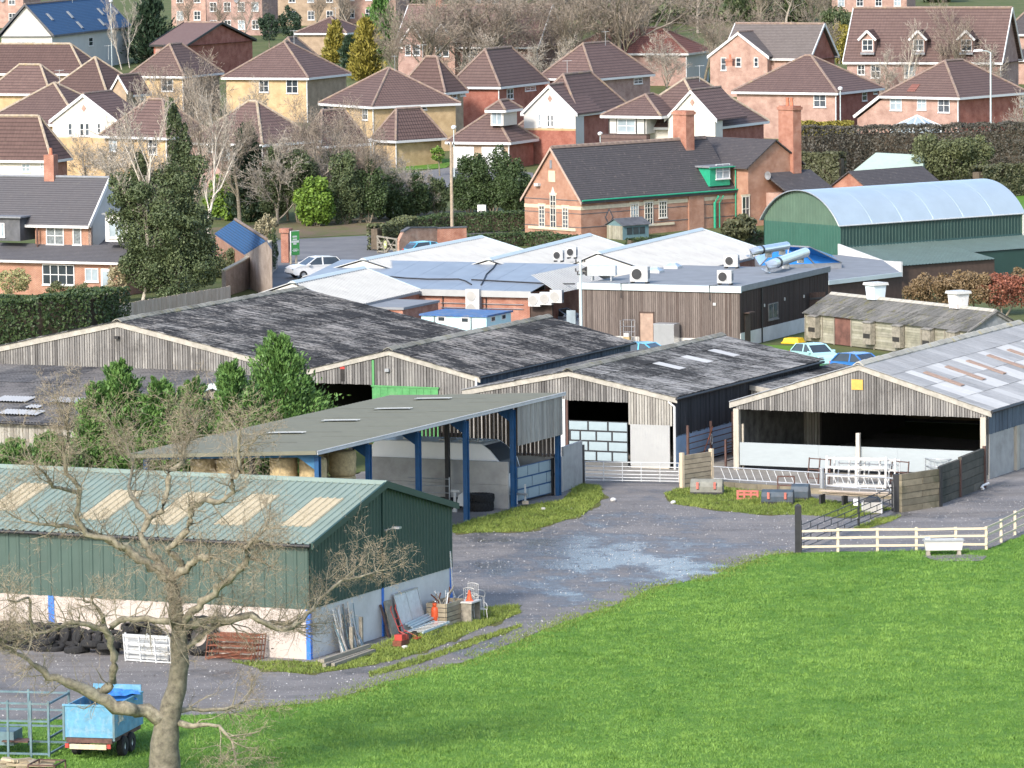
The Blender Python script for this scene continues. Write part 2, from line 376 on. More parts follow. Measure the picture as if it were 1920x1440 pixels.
# weathered fibre cement sheets: every sheet has its own tone, black lichen crust in streaks down the slope
def m_fibre(name, tones, crust, amt, lo=.42, hi=.60, moss=None, scale=1.0):
    s = NM(name); oi = s.n('ShaderNodeObjectInfo'); cr = s.n('ShaderNodeValToRGB'); e = cr.color_ramp.elements
    while len(e) < len(tones): e.new(.5)
    for i,c in enumerate(tones): e[i].position = i/(len(tones)-1); e[i].color = (*c,1)
    s.set(cr.inputs[0], oi.outputs['Random'])
    g = s.n('ShaderNodeNewGeometry'); p = g.outputs['Position']
    q = s.n('ShaderNodeMapping', {0:p,'Rotation':(0,0,RAD(24.7)),'Scale':(.75*scale,3.6*scale,.75*scale)}).outputs[0]
    f = s.math('ADD', s.math('MULTIPLY', s.noise(q, 1.2, 9, .72), .66), s.math('MULTIPLY', s.noise(p, .30, 4), .34))
    f2 = s.math('ADD', f, s.math('MULTIPLY', s.math('SUBTRACT', oi.outputs['Random'], .5), .055))
    k = s.mix(s.math('MULTIPLY', s.ramp(f2, lo, hi), amt), cr.outputs[0], crust)
    if moss: k = s.mix(s.math('MULTIPLY', s.ramp(s.noise(p, 1.3, 7, .75), .54,.70), .8), k, moss)
    s.bump(f, .4, .03)
    return s.fin(k, .9, 0, .2)
m_fibre('fibre_black', [(.24,.235,.225),(.28,.27,.26),(.31,.295,.275),(.26,.25,.24)], (.017,.018,.021), .96, .395,.52)
m_fibre('fibre_black_c', [(.27,.27,.27),(.25,.25,.245),(.30,.295,.29)], (.019,.020,.022), .96, .415, .55)
m_fibre('fibre_grey', [(.26,.27,.28),(.31,.32,.33),(.34,.35,.36),(.29,.30,.31)], (.14,.145,.15), .7, .42, .7)
m_fibre('fibre_lean', [(.16,.15,.145),(.21,.20,.19),(.13,.13,.135)], (.03,.03,.035), .9, .42, .62)
m_fibre('fibre_white', [(.42,.43,.435),(.46,.47,.475),(.38,.39,.40)], (.29,.30,.305), .6, .45, .75)
m_fibre('fibre_mossy', [(.12,.12,.115),(.18,.175,.165),(.22,.215,.20)], (.035,.036,.032), .9, .42, .62, moss=(.13,.12,.022))
m_fibre('ridge_mossy', [(.26,.25,.22),(.32,.31,.27),(.22,.21,.18)], (.07,.07,.055), .9, .42, .62, moss=(.20,.18,.06), scale=2)
m_fibre('ridge_yellow', [(.40,.38,.33),(.46,.44,.38),(.36,.34,.29)], (.20,.19,.16), .7, .45, .65, moss=(.42,.32,.08), scale=2)
m_plain('rooflight_brown', (.30,.21,.16), .6, var=.2, scale=3, dirt=(.18,.12,.10))
m_plain('felt_olive', (.15,.148,.105), .85, var=.08, scale=1, dirt=(.19,.185,.14), dirt_amt=.4)
m_plain('slate', (.085,.088,.098), .75, var=.3, scale=2, dirt=(.15,.145,.14))
# bricks, tiles
m_brick('brick_red', (.36,.12,.075), (.44,.17,.10), (.42,.34,.28), stain=(.22,.10,.07))
m_brick('brick_orange', (.42,.19,.115), (.34,.14,.09), (.46,.38,.30), stain=(.24,.12,.09))
m_brick('brick_salmon', (.40,.235,.185), (.36,.195,.15), (.52,.42,.36))
m_brick('brick_deep_and_shade', (.32,.085,.055), (.38,.11,.07), (.36,.24,.20))  # also salmon brick on right-hand walls, their shade put into the colour
m_brick('brick_yellow', (.58,.395,.20), (.52,.35,.175), (.50,.42,.30))
m_brick('brick_tan_and_shade', (.38,.28,.19), (.33,.235,.16), (.42,.34,.26))  # also the right walls of yellow brick houses, painted as if shaded
m_brick('brick_rose', (.37,.215,.18), (.31,.17,.14), (.48,.40,.36))
m_brick('brick_garden', (.40,.20,.13), (.50,.28,.19), (.50,.42,.36), stain=(.50,.45,.40))
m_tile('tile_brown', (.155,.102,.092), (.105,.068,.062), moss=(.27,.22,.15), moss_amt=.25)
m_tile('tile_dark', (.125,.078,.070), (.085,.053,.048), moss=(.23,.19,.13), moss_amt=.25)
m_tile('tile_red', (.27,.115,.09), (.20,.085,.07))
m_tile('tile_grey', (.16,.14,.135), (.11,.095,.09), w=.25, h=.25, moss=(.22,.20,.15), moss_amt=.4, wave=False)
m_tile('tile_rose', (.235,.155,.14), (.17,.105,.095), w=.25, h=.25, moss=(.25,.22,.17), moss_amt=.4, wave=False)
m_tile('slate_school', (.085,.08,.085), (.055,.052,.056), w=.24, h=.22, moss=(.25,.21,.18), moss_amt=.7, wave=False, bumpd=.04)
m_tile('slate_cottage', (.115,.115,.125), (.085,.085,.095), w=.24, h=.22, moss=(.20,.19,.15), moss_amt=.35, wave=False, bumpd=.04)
m_tile('slate_blue', (.035,.115,.24), (.025,.085,.19), w=.3, h=.25, wave=False, bumpd=.05, var=.6)
m_tile('tile_blue', (.03,.12,.30), (.05,.10,.20), w=.2, h=.2, wave=True, bumpd=.07, var=.8)
m_plain('ridge_tile', (.215,.155,.13), .85, var=.25, scale=3, dirt=(.45,.36,.16), dirt_amt=.5)
m_plain('ridge_pale', (.33,.27,.21), .85, var=.3, scale=3, dirt=(.36,.26,.08), dirt_amt=.7)
# foliage
m_leaf('leaf_hedge', (.022,.042,.016), (.085,.125,.045))
m_leaf('leaf_hedge_olive', (.045,.05,.027), (.14,.145,.075))
m_leaf('leaf_brownhedge', (.045,.042,.034), (.13,.12,.095))
m_leaf('leaf_ivy', (.028,.05,.022), (.15,.18,.08))
m_leaf('leaf_conifer', (.032,.085,.02), (.17,.30,.08))
m_leaf('leaf_conifer_dark', (.014,.03,.018), (.05,.085,.045))
m_leaf('leaf_gold', (.12,.11,.02), (.38,.32,.07))
m_leaf('leaf_laurel', (.04,.085,.012), (.22,.34,.05))
m_leaf('leaf_yellow', (.20,.15,.02), (.50,.38,.05))
m_leaf('leaf_variegated', (.17,.17,.07), (.46,.44,.22))
m_leaf('leaf_red', (.14,.055,.035), (.36,.13,.08))
m_leaf('leaf_redgreen', (.13,.085,.045), (.26,.19,.10))
m_leaf('leaf_olive', (.055,.068,.03), (.17,.185,.085))
m_leaf('leaf_straw', (.20,.17,.10), (.40,.36,.22))
m_leaf('twig', (.15,.12,.095), (.34,.29,.235), rough=.9)
m_leaf('twig_grey', (.20,.175,.15), (.48,.43,.36), rough=.9)
m_leaf('twig_oak', (.17,.135,.095), (.38,.32,.23), rough=.9)
# grass blades and ground
m_leaf('grass_blade', (.030,.105,.010), (.205,.345,.068), rough=.6)
m_leaf('grass_verge', (.07,.12,.018), (.24,.29,.065), rough=.7)
def m_ground():
    s = NM('grass_ground'); g = s.n('ShaderNodeNewGeometry'); p = g.outputs['Position']
    k = s.mix(s.ramp(s.noise(p,.35,6,.7),.3,.7), (.07,.17,.018), (.13,.25,.04))
    k = s.mix(s.math('MULTIPLY', s.ramp(s.noise(p, 1.8,6,.75),.5,.8),.6), k, (.16,.22,.05))
    s.bump(s.noise(p, 9, 6, .8), .8, .06); s.fin(k,.9,0,.2)
    s = NM('verge_ground'); g = s.n('ShaderNodeNewGeometry'); p = g.outputs['Position']
    k = s.mix(s.ramp(s.noise(p,.9,6,.7),.35,.65), (.09,.12,.025), (.15,.13,.06)); s.bump(s.noise(p, 9, 6, .8), .8, .06); s.fin(k,.95,0,.1)
    s = NM('far_ground'); g = s.n('ShaderNodeNewGeometry'); p = g.outputs['Position']
    k = s.mix(s.ramp(s.noise(p,.25,6,.7),.35,.65), (.085,.115,.04), (.13,.135,.065))
    s.bump(s.noise(p, 5, 6, .8), .8, .06); s.fin(k,.95,0,.1)
    s = NM('gravel'); g = s.n('ShaderNodeNewGeometry'); p = g.outputs['Position']
    k = s.mix(s.ramp(s.noise(p,.30,6,.65),.3,.72), (.17,.158,.155), (.27,.25,.24))
    k = s.mix(s.ramp(s.noise(p, 14, 4,.8),.25,.8), s.mix(.5,k,(.06,.06,.06)), k)
    rut = s.noise(s.n('ShaderNodeMapping', {0:p,'Rotation':(0,0,RAD(-62)),'Scale':(.06,.85,1)}).outputs[0], 1.0, 5, .6)
    k = s.mix(s.math('MULTIPLY', s.ramp(rut,.48,.66),.55), k, (.095,.085,.078)); k = s.mix(s.math('MULTIPLY', s.ramp(s.noise(p,.16,5,.7),.52,.7),.5), k, (.24,.205,.17))
    vo = s.n('ShaderNodeTexVoronoi', {'Vector':p,'Scale':7.0}); pick = s.math('LESS_THAN', vo.outputs['Distance'], .17)
    sel = s.math('GREATER_THAN', s.n('ShaderNodeSeparateColor', {0:vo.outputs['Color']}).outputs[0], .62)
    k = s.mix(s.math('MULTIPLY', s.math('MULTIPLY', pick, sel),.85), k, (.52,.50,.47))
    # puddled wheel tracks: same stone, wet and glossy
    spot = s.n('ShaderNodeVectorMath', {0:p,1:(3.6,245.0,0)}, operation='SUBTRACT').outputs[0]
    ds = s.n('ShaderNodeVectorMath', {0:s.n('ShaderNodeMapping', {0:spot,'Scale':(.095,.055,1)}).outputs[0]}, operation='LENGTH').outputs['Value']
    vw = s.n('ShaderNodeMapping', {0:p,'Rotation':(0,0,RAD(20)),'Scale':(.26,.20,1)}).outputs[0]
    nz = s.math('SUBTRACT', s.noise(vw, 1.0, 7, .66), s.math('MULTIPLY', s.ramp(ds,.15,1.0),.20))
    wet = s.ramp(nz,.34,.45); pool = s.ramp(nz,.455,.50)
    k = s.mix(s.math('MULTIPLY', wet,.55), k, (.05,.05,.055))
    rough = s.math('SUBTRACT', .9, s.math('ADD', s.math('MULTIPLY', wet,.52), s.math('MULTIPLY', pool,.18)))
    hh = s.math('MULTIPLY', s.noise(p, 11, 6, .85), s.math('SUBTRACT', 1.0, s.math('MULTIPLY', pool,.75)))
    s.bump(hh, .9, .03); s.fin(k, rough, 0, .6)
    s = NM('yard_concrete'); g = s.n('ShaderNodeNewGeometry'); p = g.outputs['Position']
    k = s.mix(s.ramp(s.noise(p,.4,7,.7),.3,.72), (.16,.145,.125), (.30,.28,.25))
    s.bump(s.noise(p, 5, 6, .8), .4, .03); s.fin(k,.85,0,.3)
    s = NM('asphalt'); g = s.n('ShaderNodeNewGeometry'); p = g.outputs['Position']
    k = s.mix(s.ramp(s.noise(p,.4,7,.7),.3,.72), (.12,.12,.125), (.19,.185,.185)); s.fin(k,.8,0,.4)
    s = NM('verge_brown'); g = s.n('ShaderNodeNewGeometry'); p = g.outputs['Position']
    k = s.mix(s.ramp(s.noise(p,.6,7,.7),.35,.65), (.17,.12,.09), (.12,.13,.05)); s.bump(s.noise(p, 6, 6, .8), .6, .05); s.fin(k,.95,0,.2)
m_ground()
# ------------------------------------------------------------------ the ground
def ground():
    ys = [-300,100,160]+list(range(180,430,25))+list(range(430,480,5))+list(range(480,1001,40))+[1400,2000,4000]
    xs = [-2500,-400,-120,-60,-30,0,30,60,120,400,2500]; m = MB()
    zf = lambda y: T(min(y,1000))-.012
    for a,b in zip(ys,ys[1:]):
        for c,d in zip(xs,xs[1:]): m.face([(c,a,zf(a)),(d,a,zf(a)),(d,b,zf(b)),(c,b,zf(b))])
    me = m.mesh('ground',['far_ground']); link('ground', me, kind='structure')
ground()
def rough_poly(pts, step=.7, amp=.16, seed=0):
    out = []
    for a,b in zip(pts, pts[1:]+pts[:1]):
        L = (b-a).length; n = max(1,int(L/step))
        for i in range(n):
            p = a.lerp(b, i/n); k = mnoise.noise_vector(Vector((p.x*.8+seed,p.y*.8,seed*3.1)))
            out.append(Vector((p.x+k.x*amp*2, p.y+k.y*amp*3, p.z)))
    return out
def sheet(name, px, mat, z, rough=True, amp=.16, zt=0, kind='structure', **kw):
    pts = [G(*p,zt) for p in px]
    if rough: pts = rough_poly(pts, amp=amp, seed=len(px)+z*100)
    bm = bmesh.new(); vs_ = [bm.verts.new((p.x,p.y,z+T(p.y))) for p in pts]; f = bm.faces.new(vs_)
    if f.normal.z < 0: f.normal_flip()
    bmesh.ops.triangulate(bm, faces=[f]); bmesh.ops.recalc_face_normals(bm, faces=bm.faces)
    for f in bm.faces:
        if f.normal.z < 0: f.normal_flip()
    me = bpy.data.meshes.new(name); bm.to_mesh(me); bm.free(); me.materials.append(MATS[mat])
    return link(name, me, kind=kind, **kw)
TRACK_LOW = [(-260,1372),(0,1352),(250,1345),(430,1338),(500,1328),(580,1318),(650,1305),(712,1283),(800,1258),(875,1240),(925,1220),(980,1198),(1060,1166),(1160,1132),(1222,1103),(1330,1082),(1385,1060),(1440,1041),(1490,1036)]
sheet('field', TRACK_LOW+[(1850,1031),(1920,1003),(2200,920),(3600,860),(3600,2200),(-1800,2200),(-1800,1470),(-260,1372)], 'grass_ground', 0.0)
sheet('paddock', [(1870,356),(2600,330),(2600,480),(1926,480),(1905,430)], 'grass_ground', .006)
sheet('yard', TRACK_LOW+[(1850,1031),(1920,1003),(2200,920),(2200,820),(1900,830),(1500,800),(700,880),(-260,1130)], 'gravel', .004)
sheet('concrete_apron', [(1060,899),(1275,906),(1460,922),(1690,945),(1850,902),(1380,868),(1100,850),(1060,865)], 'yard_concrete', .010, amp=.04)
sheet('road', [(250,478),(520,452),(705,444),(900,428),(1100,418),(1100,428),(900,442),(745,462),(720,492),(640,528),(500,545),(440,540),(500,492),(250,505)], 'asphalt', .006, amp=.03)
sheet('verge', [(250,476),(520,450),(705,442),(900,426),(1100,416),(1100,406),(900,398),(700,412),(540,425),(250,440)], 'verge_brown', .010, amp=.1)
sheet('estate_lawn', [(755,322),(838,318),(850,306),(760,300)], 'grass_ground', .03, zt=1.2)
sheet('service_yard', [(480,560),(1000,600),(1380,660),(1450,700),(1000,760),(700,700),(480,640)], 'yard_concrete', .005, amp=.04)
sheet('stable_lawn', [(1400,645),(1520,650),(1700,700),(1700,760),(1350,740)], 'grass_ground', .008, amp=.04)
sheet('estate_road', [(700,345),(850,330),(930,330),(1000,338),(1000,352),(900,352),(820,362),(700,368)], 'asphalt', .02, zt=.5, amp=.05)
VERGES = [
 [(430,1240),(590,1243),(720,1205),(850,1160),(915,1140),(972,1136),(978,1150),(900,1180),(825,1212),(750,1237),(675,1252),(575,1265),(500,1258)],
 [(845,988),(960,955),(1055,938),(1085,908),(1125,911),(1133,932),(1095,966),(990,997),(850,1001)],
 [(1245,926),(1300,906),(1440,925),(1610,945),(1680,955),(1600,972),(1500,966),(1420,966),(1340,956),(1262,946)],
 [(690,1262),(780,1236),(875,1204),(975,1172),(978,1177),(880,1213),(785,1246),(695,1271)],
 [(1600,990),(1650,972),(1690,968),(1672,978),(1620,994)],
 [(1745,918),(1790,912),(1792,918),(1765,925)],
]
for i,v in enumerate(VERGES): sheet('grass_verge', v, 'verge_ground', .014+.0005*i, amp=.32)
def inpoly(P, poly):
    x,y = P[:,0],P[:,1]; r = np.zeros(len(P),bool); n = len(poly)
    for i in range(n):
        x1,y1 = poly[i]; x2,y2 = poly[(i+1)%n]
        c = ((y1 > y) != (y2 > y)) & (x < (x2-x1)*(y-y1)/(y2-y1+1e-12)+x1); r ^= c
    return r
def tri_cloud(name, V, mat, rnd, parent=None, **kw):
    """V (n,k,3): n separate k-gons"""
    n,k = V.shape[:2]; me = bpy.data.meshes.new(name)
    me.vertices.add(n*k); me.vertices.foreach_set('co', V.astype(np.float32).ravel())
    me.loops.add(n*k); me.loops.foreach_set('vertex_index', np.arange(n*k,dtype=np.int32))
    me.polygons.add(n); me.polygons.foreach_set('loop_start', np.arange(0,n*k,k,dtype=np.int32)); me.polygons.foreach_set('loop_total', np.full(n,k,dtype=np.int32))
    a = me.attributes.new('rnd','FLOAT','FACE'); a.data.foreach_set('value', np.clip(rnd,0,1).astype(np.float32))
    me.update(); me.materials.append(MATS[mat]); return link(name, me, parent, **kw)
def vnoise(P, scale, seed=0, oct=3):
    """cheap smooth value noise on xy"""
    r = np.zeros(len(P)); amp = 1; tot = 0
    for o in range(oct):
        q = P[:,:2]*scale*(2**o)+seed*17.3+o*5.1; i = np.floor(q).astype(np.int64); f = q-i; f = f*f*(3-2*f)
        h = lambda a,b: ((np.sin(a*127.1+b*311.7+seed)*43758.5453)%1.0)
        v = (h(i[:,0],i[:,1])*(1-f[:,0])+h(i[:,0]+1,i[:,1])*f[:,0])*(1-f[:,1])+(h(i[:,0],i[:,1]+1)*(1-f[:,0])+h(i[:,0]+1,i[:,1]+1)*f[:,0])*f[:,1]
        r += v*amp; tot += amp; amp *= .55
    return r/tot
def grass(name, px, dens, mat, hmin, hmax, wid, label=None, bias=0.0, z=0.0, cap=400000, clip=None):
    poly = [tuple(G(*p,0).xy) for p in px]; A = np.array(poly); lo = A.min(0); hi = A.max(0)
    if clip: lo = np.maximum(lo, clip[0]); hi = np.minimum(hi, clip[1])
    n = int(min(cap*3, dens*(hi-lo).prod())); P = lo+rng.random((n,2))*(hi-lo); P = P[inpoly(P,poly)][:cap]
    n = len(P); nz = .5*vnoise(P,.45,3)+.5*vnoise(P,.10,8,4); nz2 = vnoise(P,2.1,9,2)
    keep = rng.random(n) < .45+.9*nz2; P = P[keep]; nz = nz[keep]; nz2 = nz2[keep]; n = len(P)
    h = (hmin+(hmax-hmin)*rng.random(n))*(.35+1.2*nz2*nz+.35*nz2+1.0*np.clip(vnoise(P,.8,21)-.60,0,1)*4); a = rng.random(n)*2*PI; ww = wid*(.6+.8*rng.random(n))
    B = np.zeros((n,3,3)); d = np.stack([np.cos(a),np.sin(a)],1)
    B[:,0,:2] = P-d*ww[:,None]/2; B[:,1,:2] = P+d*ww[:,None]/2
    le = rng.normal(0,.55,(n,2))*h[:,None]; B[:,2,:2] = P+le; B[:,2,2] = h; B[:,:,2] += z
    r = -.02+.80*nz+.75*(nz2-.5)+.26*rng.random(n)+bias
    return tri_cloud(name, B, mat, r, kind='stuff', label=label, cat='grass')
# ------------------------------------------------------------------ builders for the farm
AU = -24.7
def sheets(parent, o, ex, L, ey, S, mat, sw=1.0, sl=1.55, name='roof_sheet', pick=None, pitch=.146, depth=.05, kind='sine'):
    nx = max(1,round(L/sw)); ny = max(1,round(S/sl)); w = L/nx; h = S/ny; o = Vector(o); ex = Vector(ex).normalized(); ey = Vector(ey).normalized(); n = ex.cross(ey)
    cache = {}
    for j in range(ny):
        for i in range(nx):
            m = mat; 
            if pick: m = pick(i,j,nx,ny) or mat
            if m not in cache:
                me = corr_mesh('sheet_'+m, m, w, h+.06, pitch, depth, kind)
                co = np.zeros(len(me.vertices)*3, dtype=np.float32); me.vertices.foreach_get('co', co); co = co.reshape(-1,3)
                co[:,2] += np.where(co[:,1] < .01, .025, .0); co[:,0] -= .0; me.vertices.foreach_set('co', co.ravel()); me.update(); cache[m] = me
            p = o+ex*(i*w)+ey*(j*h)+n*random.uniform(0,.012)
            nm = name if m == mat else ('rooflight' if 'light' in m or 'grp' in m or 'tan' in m else name)
            link(nm, cache[m], parent, mw=basis(p,ex,ey,n))
def boards_x(parent, x0, x1, y, zb, zt, mat, bw=.15, gap=.02, th=.03, name='board', jit=.03):
    n = max(1,round((x1-x0)/(bw+gap))); p = (x1-x0)/n
    zb_ = zb if callable(zb) else (lambda x: zb); zt_ = zt if callable(zt) else (lambda x: zt)
    for i in range(n):
        a = x0+i*p; c = a+p/2; k = random.uniform(0,.02)
        cube(name, mat, parent, a, a+p-gap, y-th-k, y-k, zb_(c)-random.uniform(0,jit), zt_(c))
def boards_y(parent, y0, y1, x, zb, zt, mat, bw=.15, gap=.02, th=.03, name='board', jit=.03):
    n = max(1,round((y1-y0)/(bw+gap))); p = (y1-y0)/n
    zb_ = zb if callable(zb) else (lambda x: zb); zt_ = zt if callable(zt) else (lambda x: zt)
    for i in range(n):
        a = y0+i*p; c = a+p/2; k = random.uniform(0,.02)
        cube(name, mat, parent, x+k, x+th+k, a, a+p-gap, zb_(c)-random.uniform(0,jit), zt_(c))
def gable_fn(W, eave, ridge): return lambda x: eave+(ridge-eave)*(1-abs(2*x/W-1))
def gable_roof(p, W, L, eave, ridge, mat, right_only=False, over=.25, pick=None, ridge_mat='ridge_mossy', pitch=.146, depth=.05, sl=1.55, y0=-.2):
    """two slopes of sheets, ridge along y; x from 0 to W"""
    sx = W/2; dz = ridge-eave; S = math.hypot(sx,dz); ux = Vector((sx,0,dz))/S
    k = over/S; Lr = L-2*y0
    o = Vector((W,y0,eave))-Vector((-sx,0,dz))*k
    sheets(p, o+Vector((0,0,.05)), (0,1,0), Lr, Vector((-sx,0,dz)), S+over, mat, pick=pick, pitch=pitch, depth=depth, sl=sl)
    o2 = Vector((0,y0+Lr,eave))-Vector((sx,0,dz))*k
    sheets(p, o2+Vector((0,0,.05)), (0,-1,0), Lr, Vector((sx,0,dz)), S+over, mat, pitch=pitch, depth=depth, sl=S/2)
    # ridge caps, one by one
    n = round(Lr/1.05); q = Lr/n; me = MB()
    a = .30; s_ = dz/sx
    prof = [(-a,-a*s_+.05),(-a,-a*s_+.10),(-.07,.17),(.07,.17),(a,-a*s_+.10),(a,-a*s_+.05),(.05,.12),(-.05,.12)]
    me.prism(prof, 0, q*1.04); mm = me.mesh('ridge_cap_'+ridge_mat,[ridge_mat])
    for i in range(n): link('ridge_cap', mm, p, loc=(W/2,y0+i*q,ridge+random.uniform(0,.02)), rot=(RAD(random.uniform(1.0,2.6)),0,0))
def barge(p, W, eave, ridge, mat, y=-.06, wd=.26, th=.05, ends=.25):
    s = (ridge-eave)/(W/2)
    for sg in (0,1):
        x0,x1 = (-ends,W/2) if sg == 0 else (W+ends,W/2)
        z0 = eave-ends*s
        MB().hexa([(x0,y-th,z0-wd),(x1,y-th,ridge-wd),(x1,y,ridge-wd),(x0,y,z0-wd),(x0,y-th,z0+.06),(x1,y-th,ridge+.06),(x1,y,ridge+.06),(x0,y,z0+.06)]).obj('barge_board', mat, p)
def wall_slab(p, x0,x1,y0,y1,z0,z1, mat, name='wall'): return MB().box(x0,x1,y0,y1,z0,z1).obj(name, mat, p)
def back_gable(p, W, L, eave, ridge, mat, name='back_wall'):
    MB().prism([(0,0),(W,0),(W,eave),(W/2,ridge),(0,eave)], L-.1, L).obj(name, mat, p)
# ============================ green corrugated shed in front
def green_shed():
    fr = Fr(G(582,1237), AU); W = fr.ey(848,0,1); eave = fr.hz(1020,0,0); wl = fr.hz(1143,0,0); Ln = 27.
    p = thing('green_shed', fr, 'dark green corrugated shed with pale lower walls and tan rooflight strips', 'shed')
    ym,zr = fr.fx(715,908,0); ym = W/2; zr = fr.hz(908,0,ym)
    wall_slab(p, -Ln,0,0,.15,0,wl,'stucco_warm_lit','lower_wall'); wall_slab(p,-.15,0,.15,W,0,wl,'concrete_pale','lower_wall')
    wall_slab(p,-Ln,0,W-.15,W,0,wl,'concrete_pale','lower_wall'); wall_slab(p,-Ln,-Ln+.15,.15,W-.15,0,wl,'concrete_pale','lower_wall')
    # cladding: front long wall, right gable (clipped to the gable), back
    corr('cladding','green_cladding',p,(-Ln,-.02,wl),(1,0,0),Ln,(0,0,1),eave-wl,.5,.04)
    pr = corr_profile(W,.3,.03,'box'); gz = lambda y: eave+(zr-eave)*(1-abs(2*y/W-1)); m = MB()
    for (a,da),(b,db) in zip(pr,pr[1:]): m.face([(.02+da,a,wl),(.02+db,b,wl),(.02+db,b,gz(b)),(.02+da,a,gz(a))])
    m.obj('cladding','green_cladding_dark',p)  # gable in shade: darker copy of the long wall's green
    m = MB(); m.face([(-Ln,0,wl),(-Ln,W,wl),(-Ln,W,eave),(-Ln,W/2,zr),(-Ln,0,eave)]); m.face([(-Ln,W,wl),(0,W,wl),(0,W,eave),(-Ln,W,eave)]); m.obj('cladding','green_cladding',p)
    MB().box(.03,.085,W/2-.05,W/2+.05,wl,zr-.05).obj('cladding_seam','green_cladding_dark',p)
    # roof
    S = math.hypot(W/2,zr-eave); ov = .2; up = Vector((0,W/2,zr-eave))/S
    o = Vector((-Ln-.2,0,eave+.06))-up*ov
    corr('roof','green_roof',p,o,(1,0,0),Ln+.45,up,S+ov,.333,.05)
    up2 = Vector((0,-W/2,zr-eave))/S
    corr('roof','green_roof',p,Vector((.25,W,eave+.06))-up2*ov,(-1,0,0),Ln+.45,up2,S+ov,.333,.05)
    for sgn,dx in ((0,0),):
        MB().hexa([(-Ln-.2,W/2-.28,zr+.02),(.27,W/2-.28,zr+.02),(.27,W/2+.28,zr+.02),(-Ln-.2,W/2+.28,zr+.02),(-Ln-.2,W/2-.05,zr+.17),(.27,W/2-.05,zr+.17),(.27,W/2+.05,zr+.17),(-Ln-.2,W/2+.05,zr+.17)]).obj('ridge_cap','green_roof',p)
    # verge flashing at the right end
    for s_ in (0,1):
        y0,y1 = ((-ov*W/2/S,W/2) if s_ == 0 else (W+ov*W/2/S,W/2)); z0 = eave-ov*(zr-eave)/S
        MB().hexa([(.2,y0,z0-.14),(.30,y0,z0-.14),(.30,y1,zr-.14),(.2,y1,zr-.14),(.2,y0,z0+.12),(.30,y0,z0+.12),(.30,y1,zr+.15),(.2,y1,zr+.15)]).obj('verge_trim','green_cladding_dark',p)
    MB().tube([(-Ln,-.28,eave-.06),(.2,-.28,eave-.06)],.07,8).obj('gutter','black_metal',p)
    # tan translucent strips: positions read off the photo
    nrm = Vector((0,-(zr-eave),W/2))/S
    for (xt,yt,xb,yb) in ((65,907,5,958),(345,925,270,975) if 0 else (240,920,165,975),(380,925,305,985),(495,928,420,985),(618,935,555,988)):
        def onroof(px,py):
            v = ray(px,py); n = fr.x*0+fr.y*nrm.y+Vector((0,0,nrm.z)); q = fr.w(0,0,eave+.06); t = (q-CP).dot(n)/v.dot(n); return fr.loc(CP+v*t)
        a = onroof(xt,yt); b = onroof(xb,yb); xw = .95
        xc = (a.x+b.x)/2; s0 = (Vector((0,b.y,b.z))-Vector((0,0,eave+.06))).length; s1 = (Vector((0,a.y,a.z))-Vector((0,0,eave+.06))).length
        pp = (Ln+.45)/round((Ln+.45)/.333); corr('rooflight','skylight_tan',p,Vector((round((xc-2*pp+Ln+.2)/pp)*pp-Ln-.2,0,eave+.06))+up*s0+nrm*.02,(1,0,0),4*pp,up,min(s1,S-.35)-s0,pp,.05)
    for px in (97,):
        x = fr.ex(px,0,1); MB().box(x-.14,x+.14,-.03,-.005,0,wl).obj('pillar','blue_bright',p)
    MB().box(-.16,.035,-.035,.16,0,wl+.01).obj('pillar','blue_bright',p)
    for px in (717,845):
        y = fr.ey(px,0,1); MB().box(.005,.06,y-.07,y+.07,0,wl+.01).obj('pillar','blue_bright',p)
    y,z = fr.fx(722,993,.05); 
    MB().box(.03,.12,y-.05,y+.05,z-.06,z+.02).bar((.1,y,z),(.45,y+.05,z+.08),.04).box(.40,.75,y-.1,y+.16,z+.06,z+.14).obj('flood_light','galv',p)
    y,z = fr.fx(718,1043,.05); MB().box(.03,.15,y-.08,y+.08,z-.10,z+.10).obj('alarm_box','black_metal',p)
    return fr,W,wl
SHED,SHW,SHWL = green_shed()
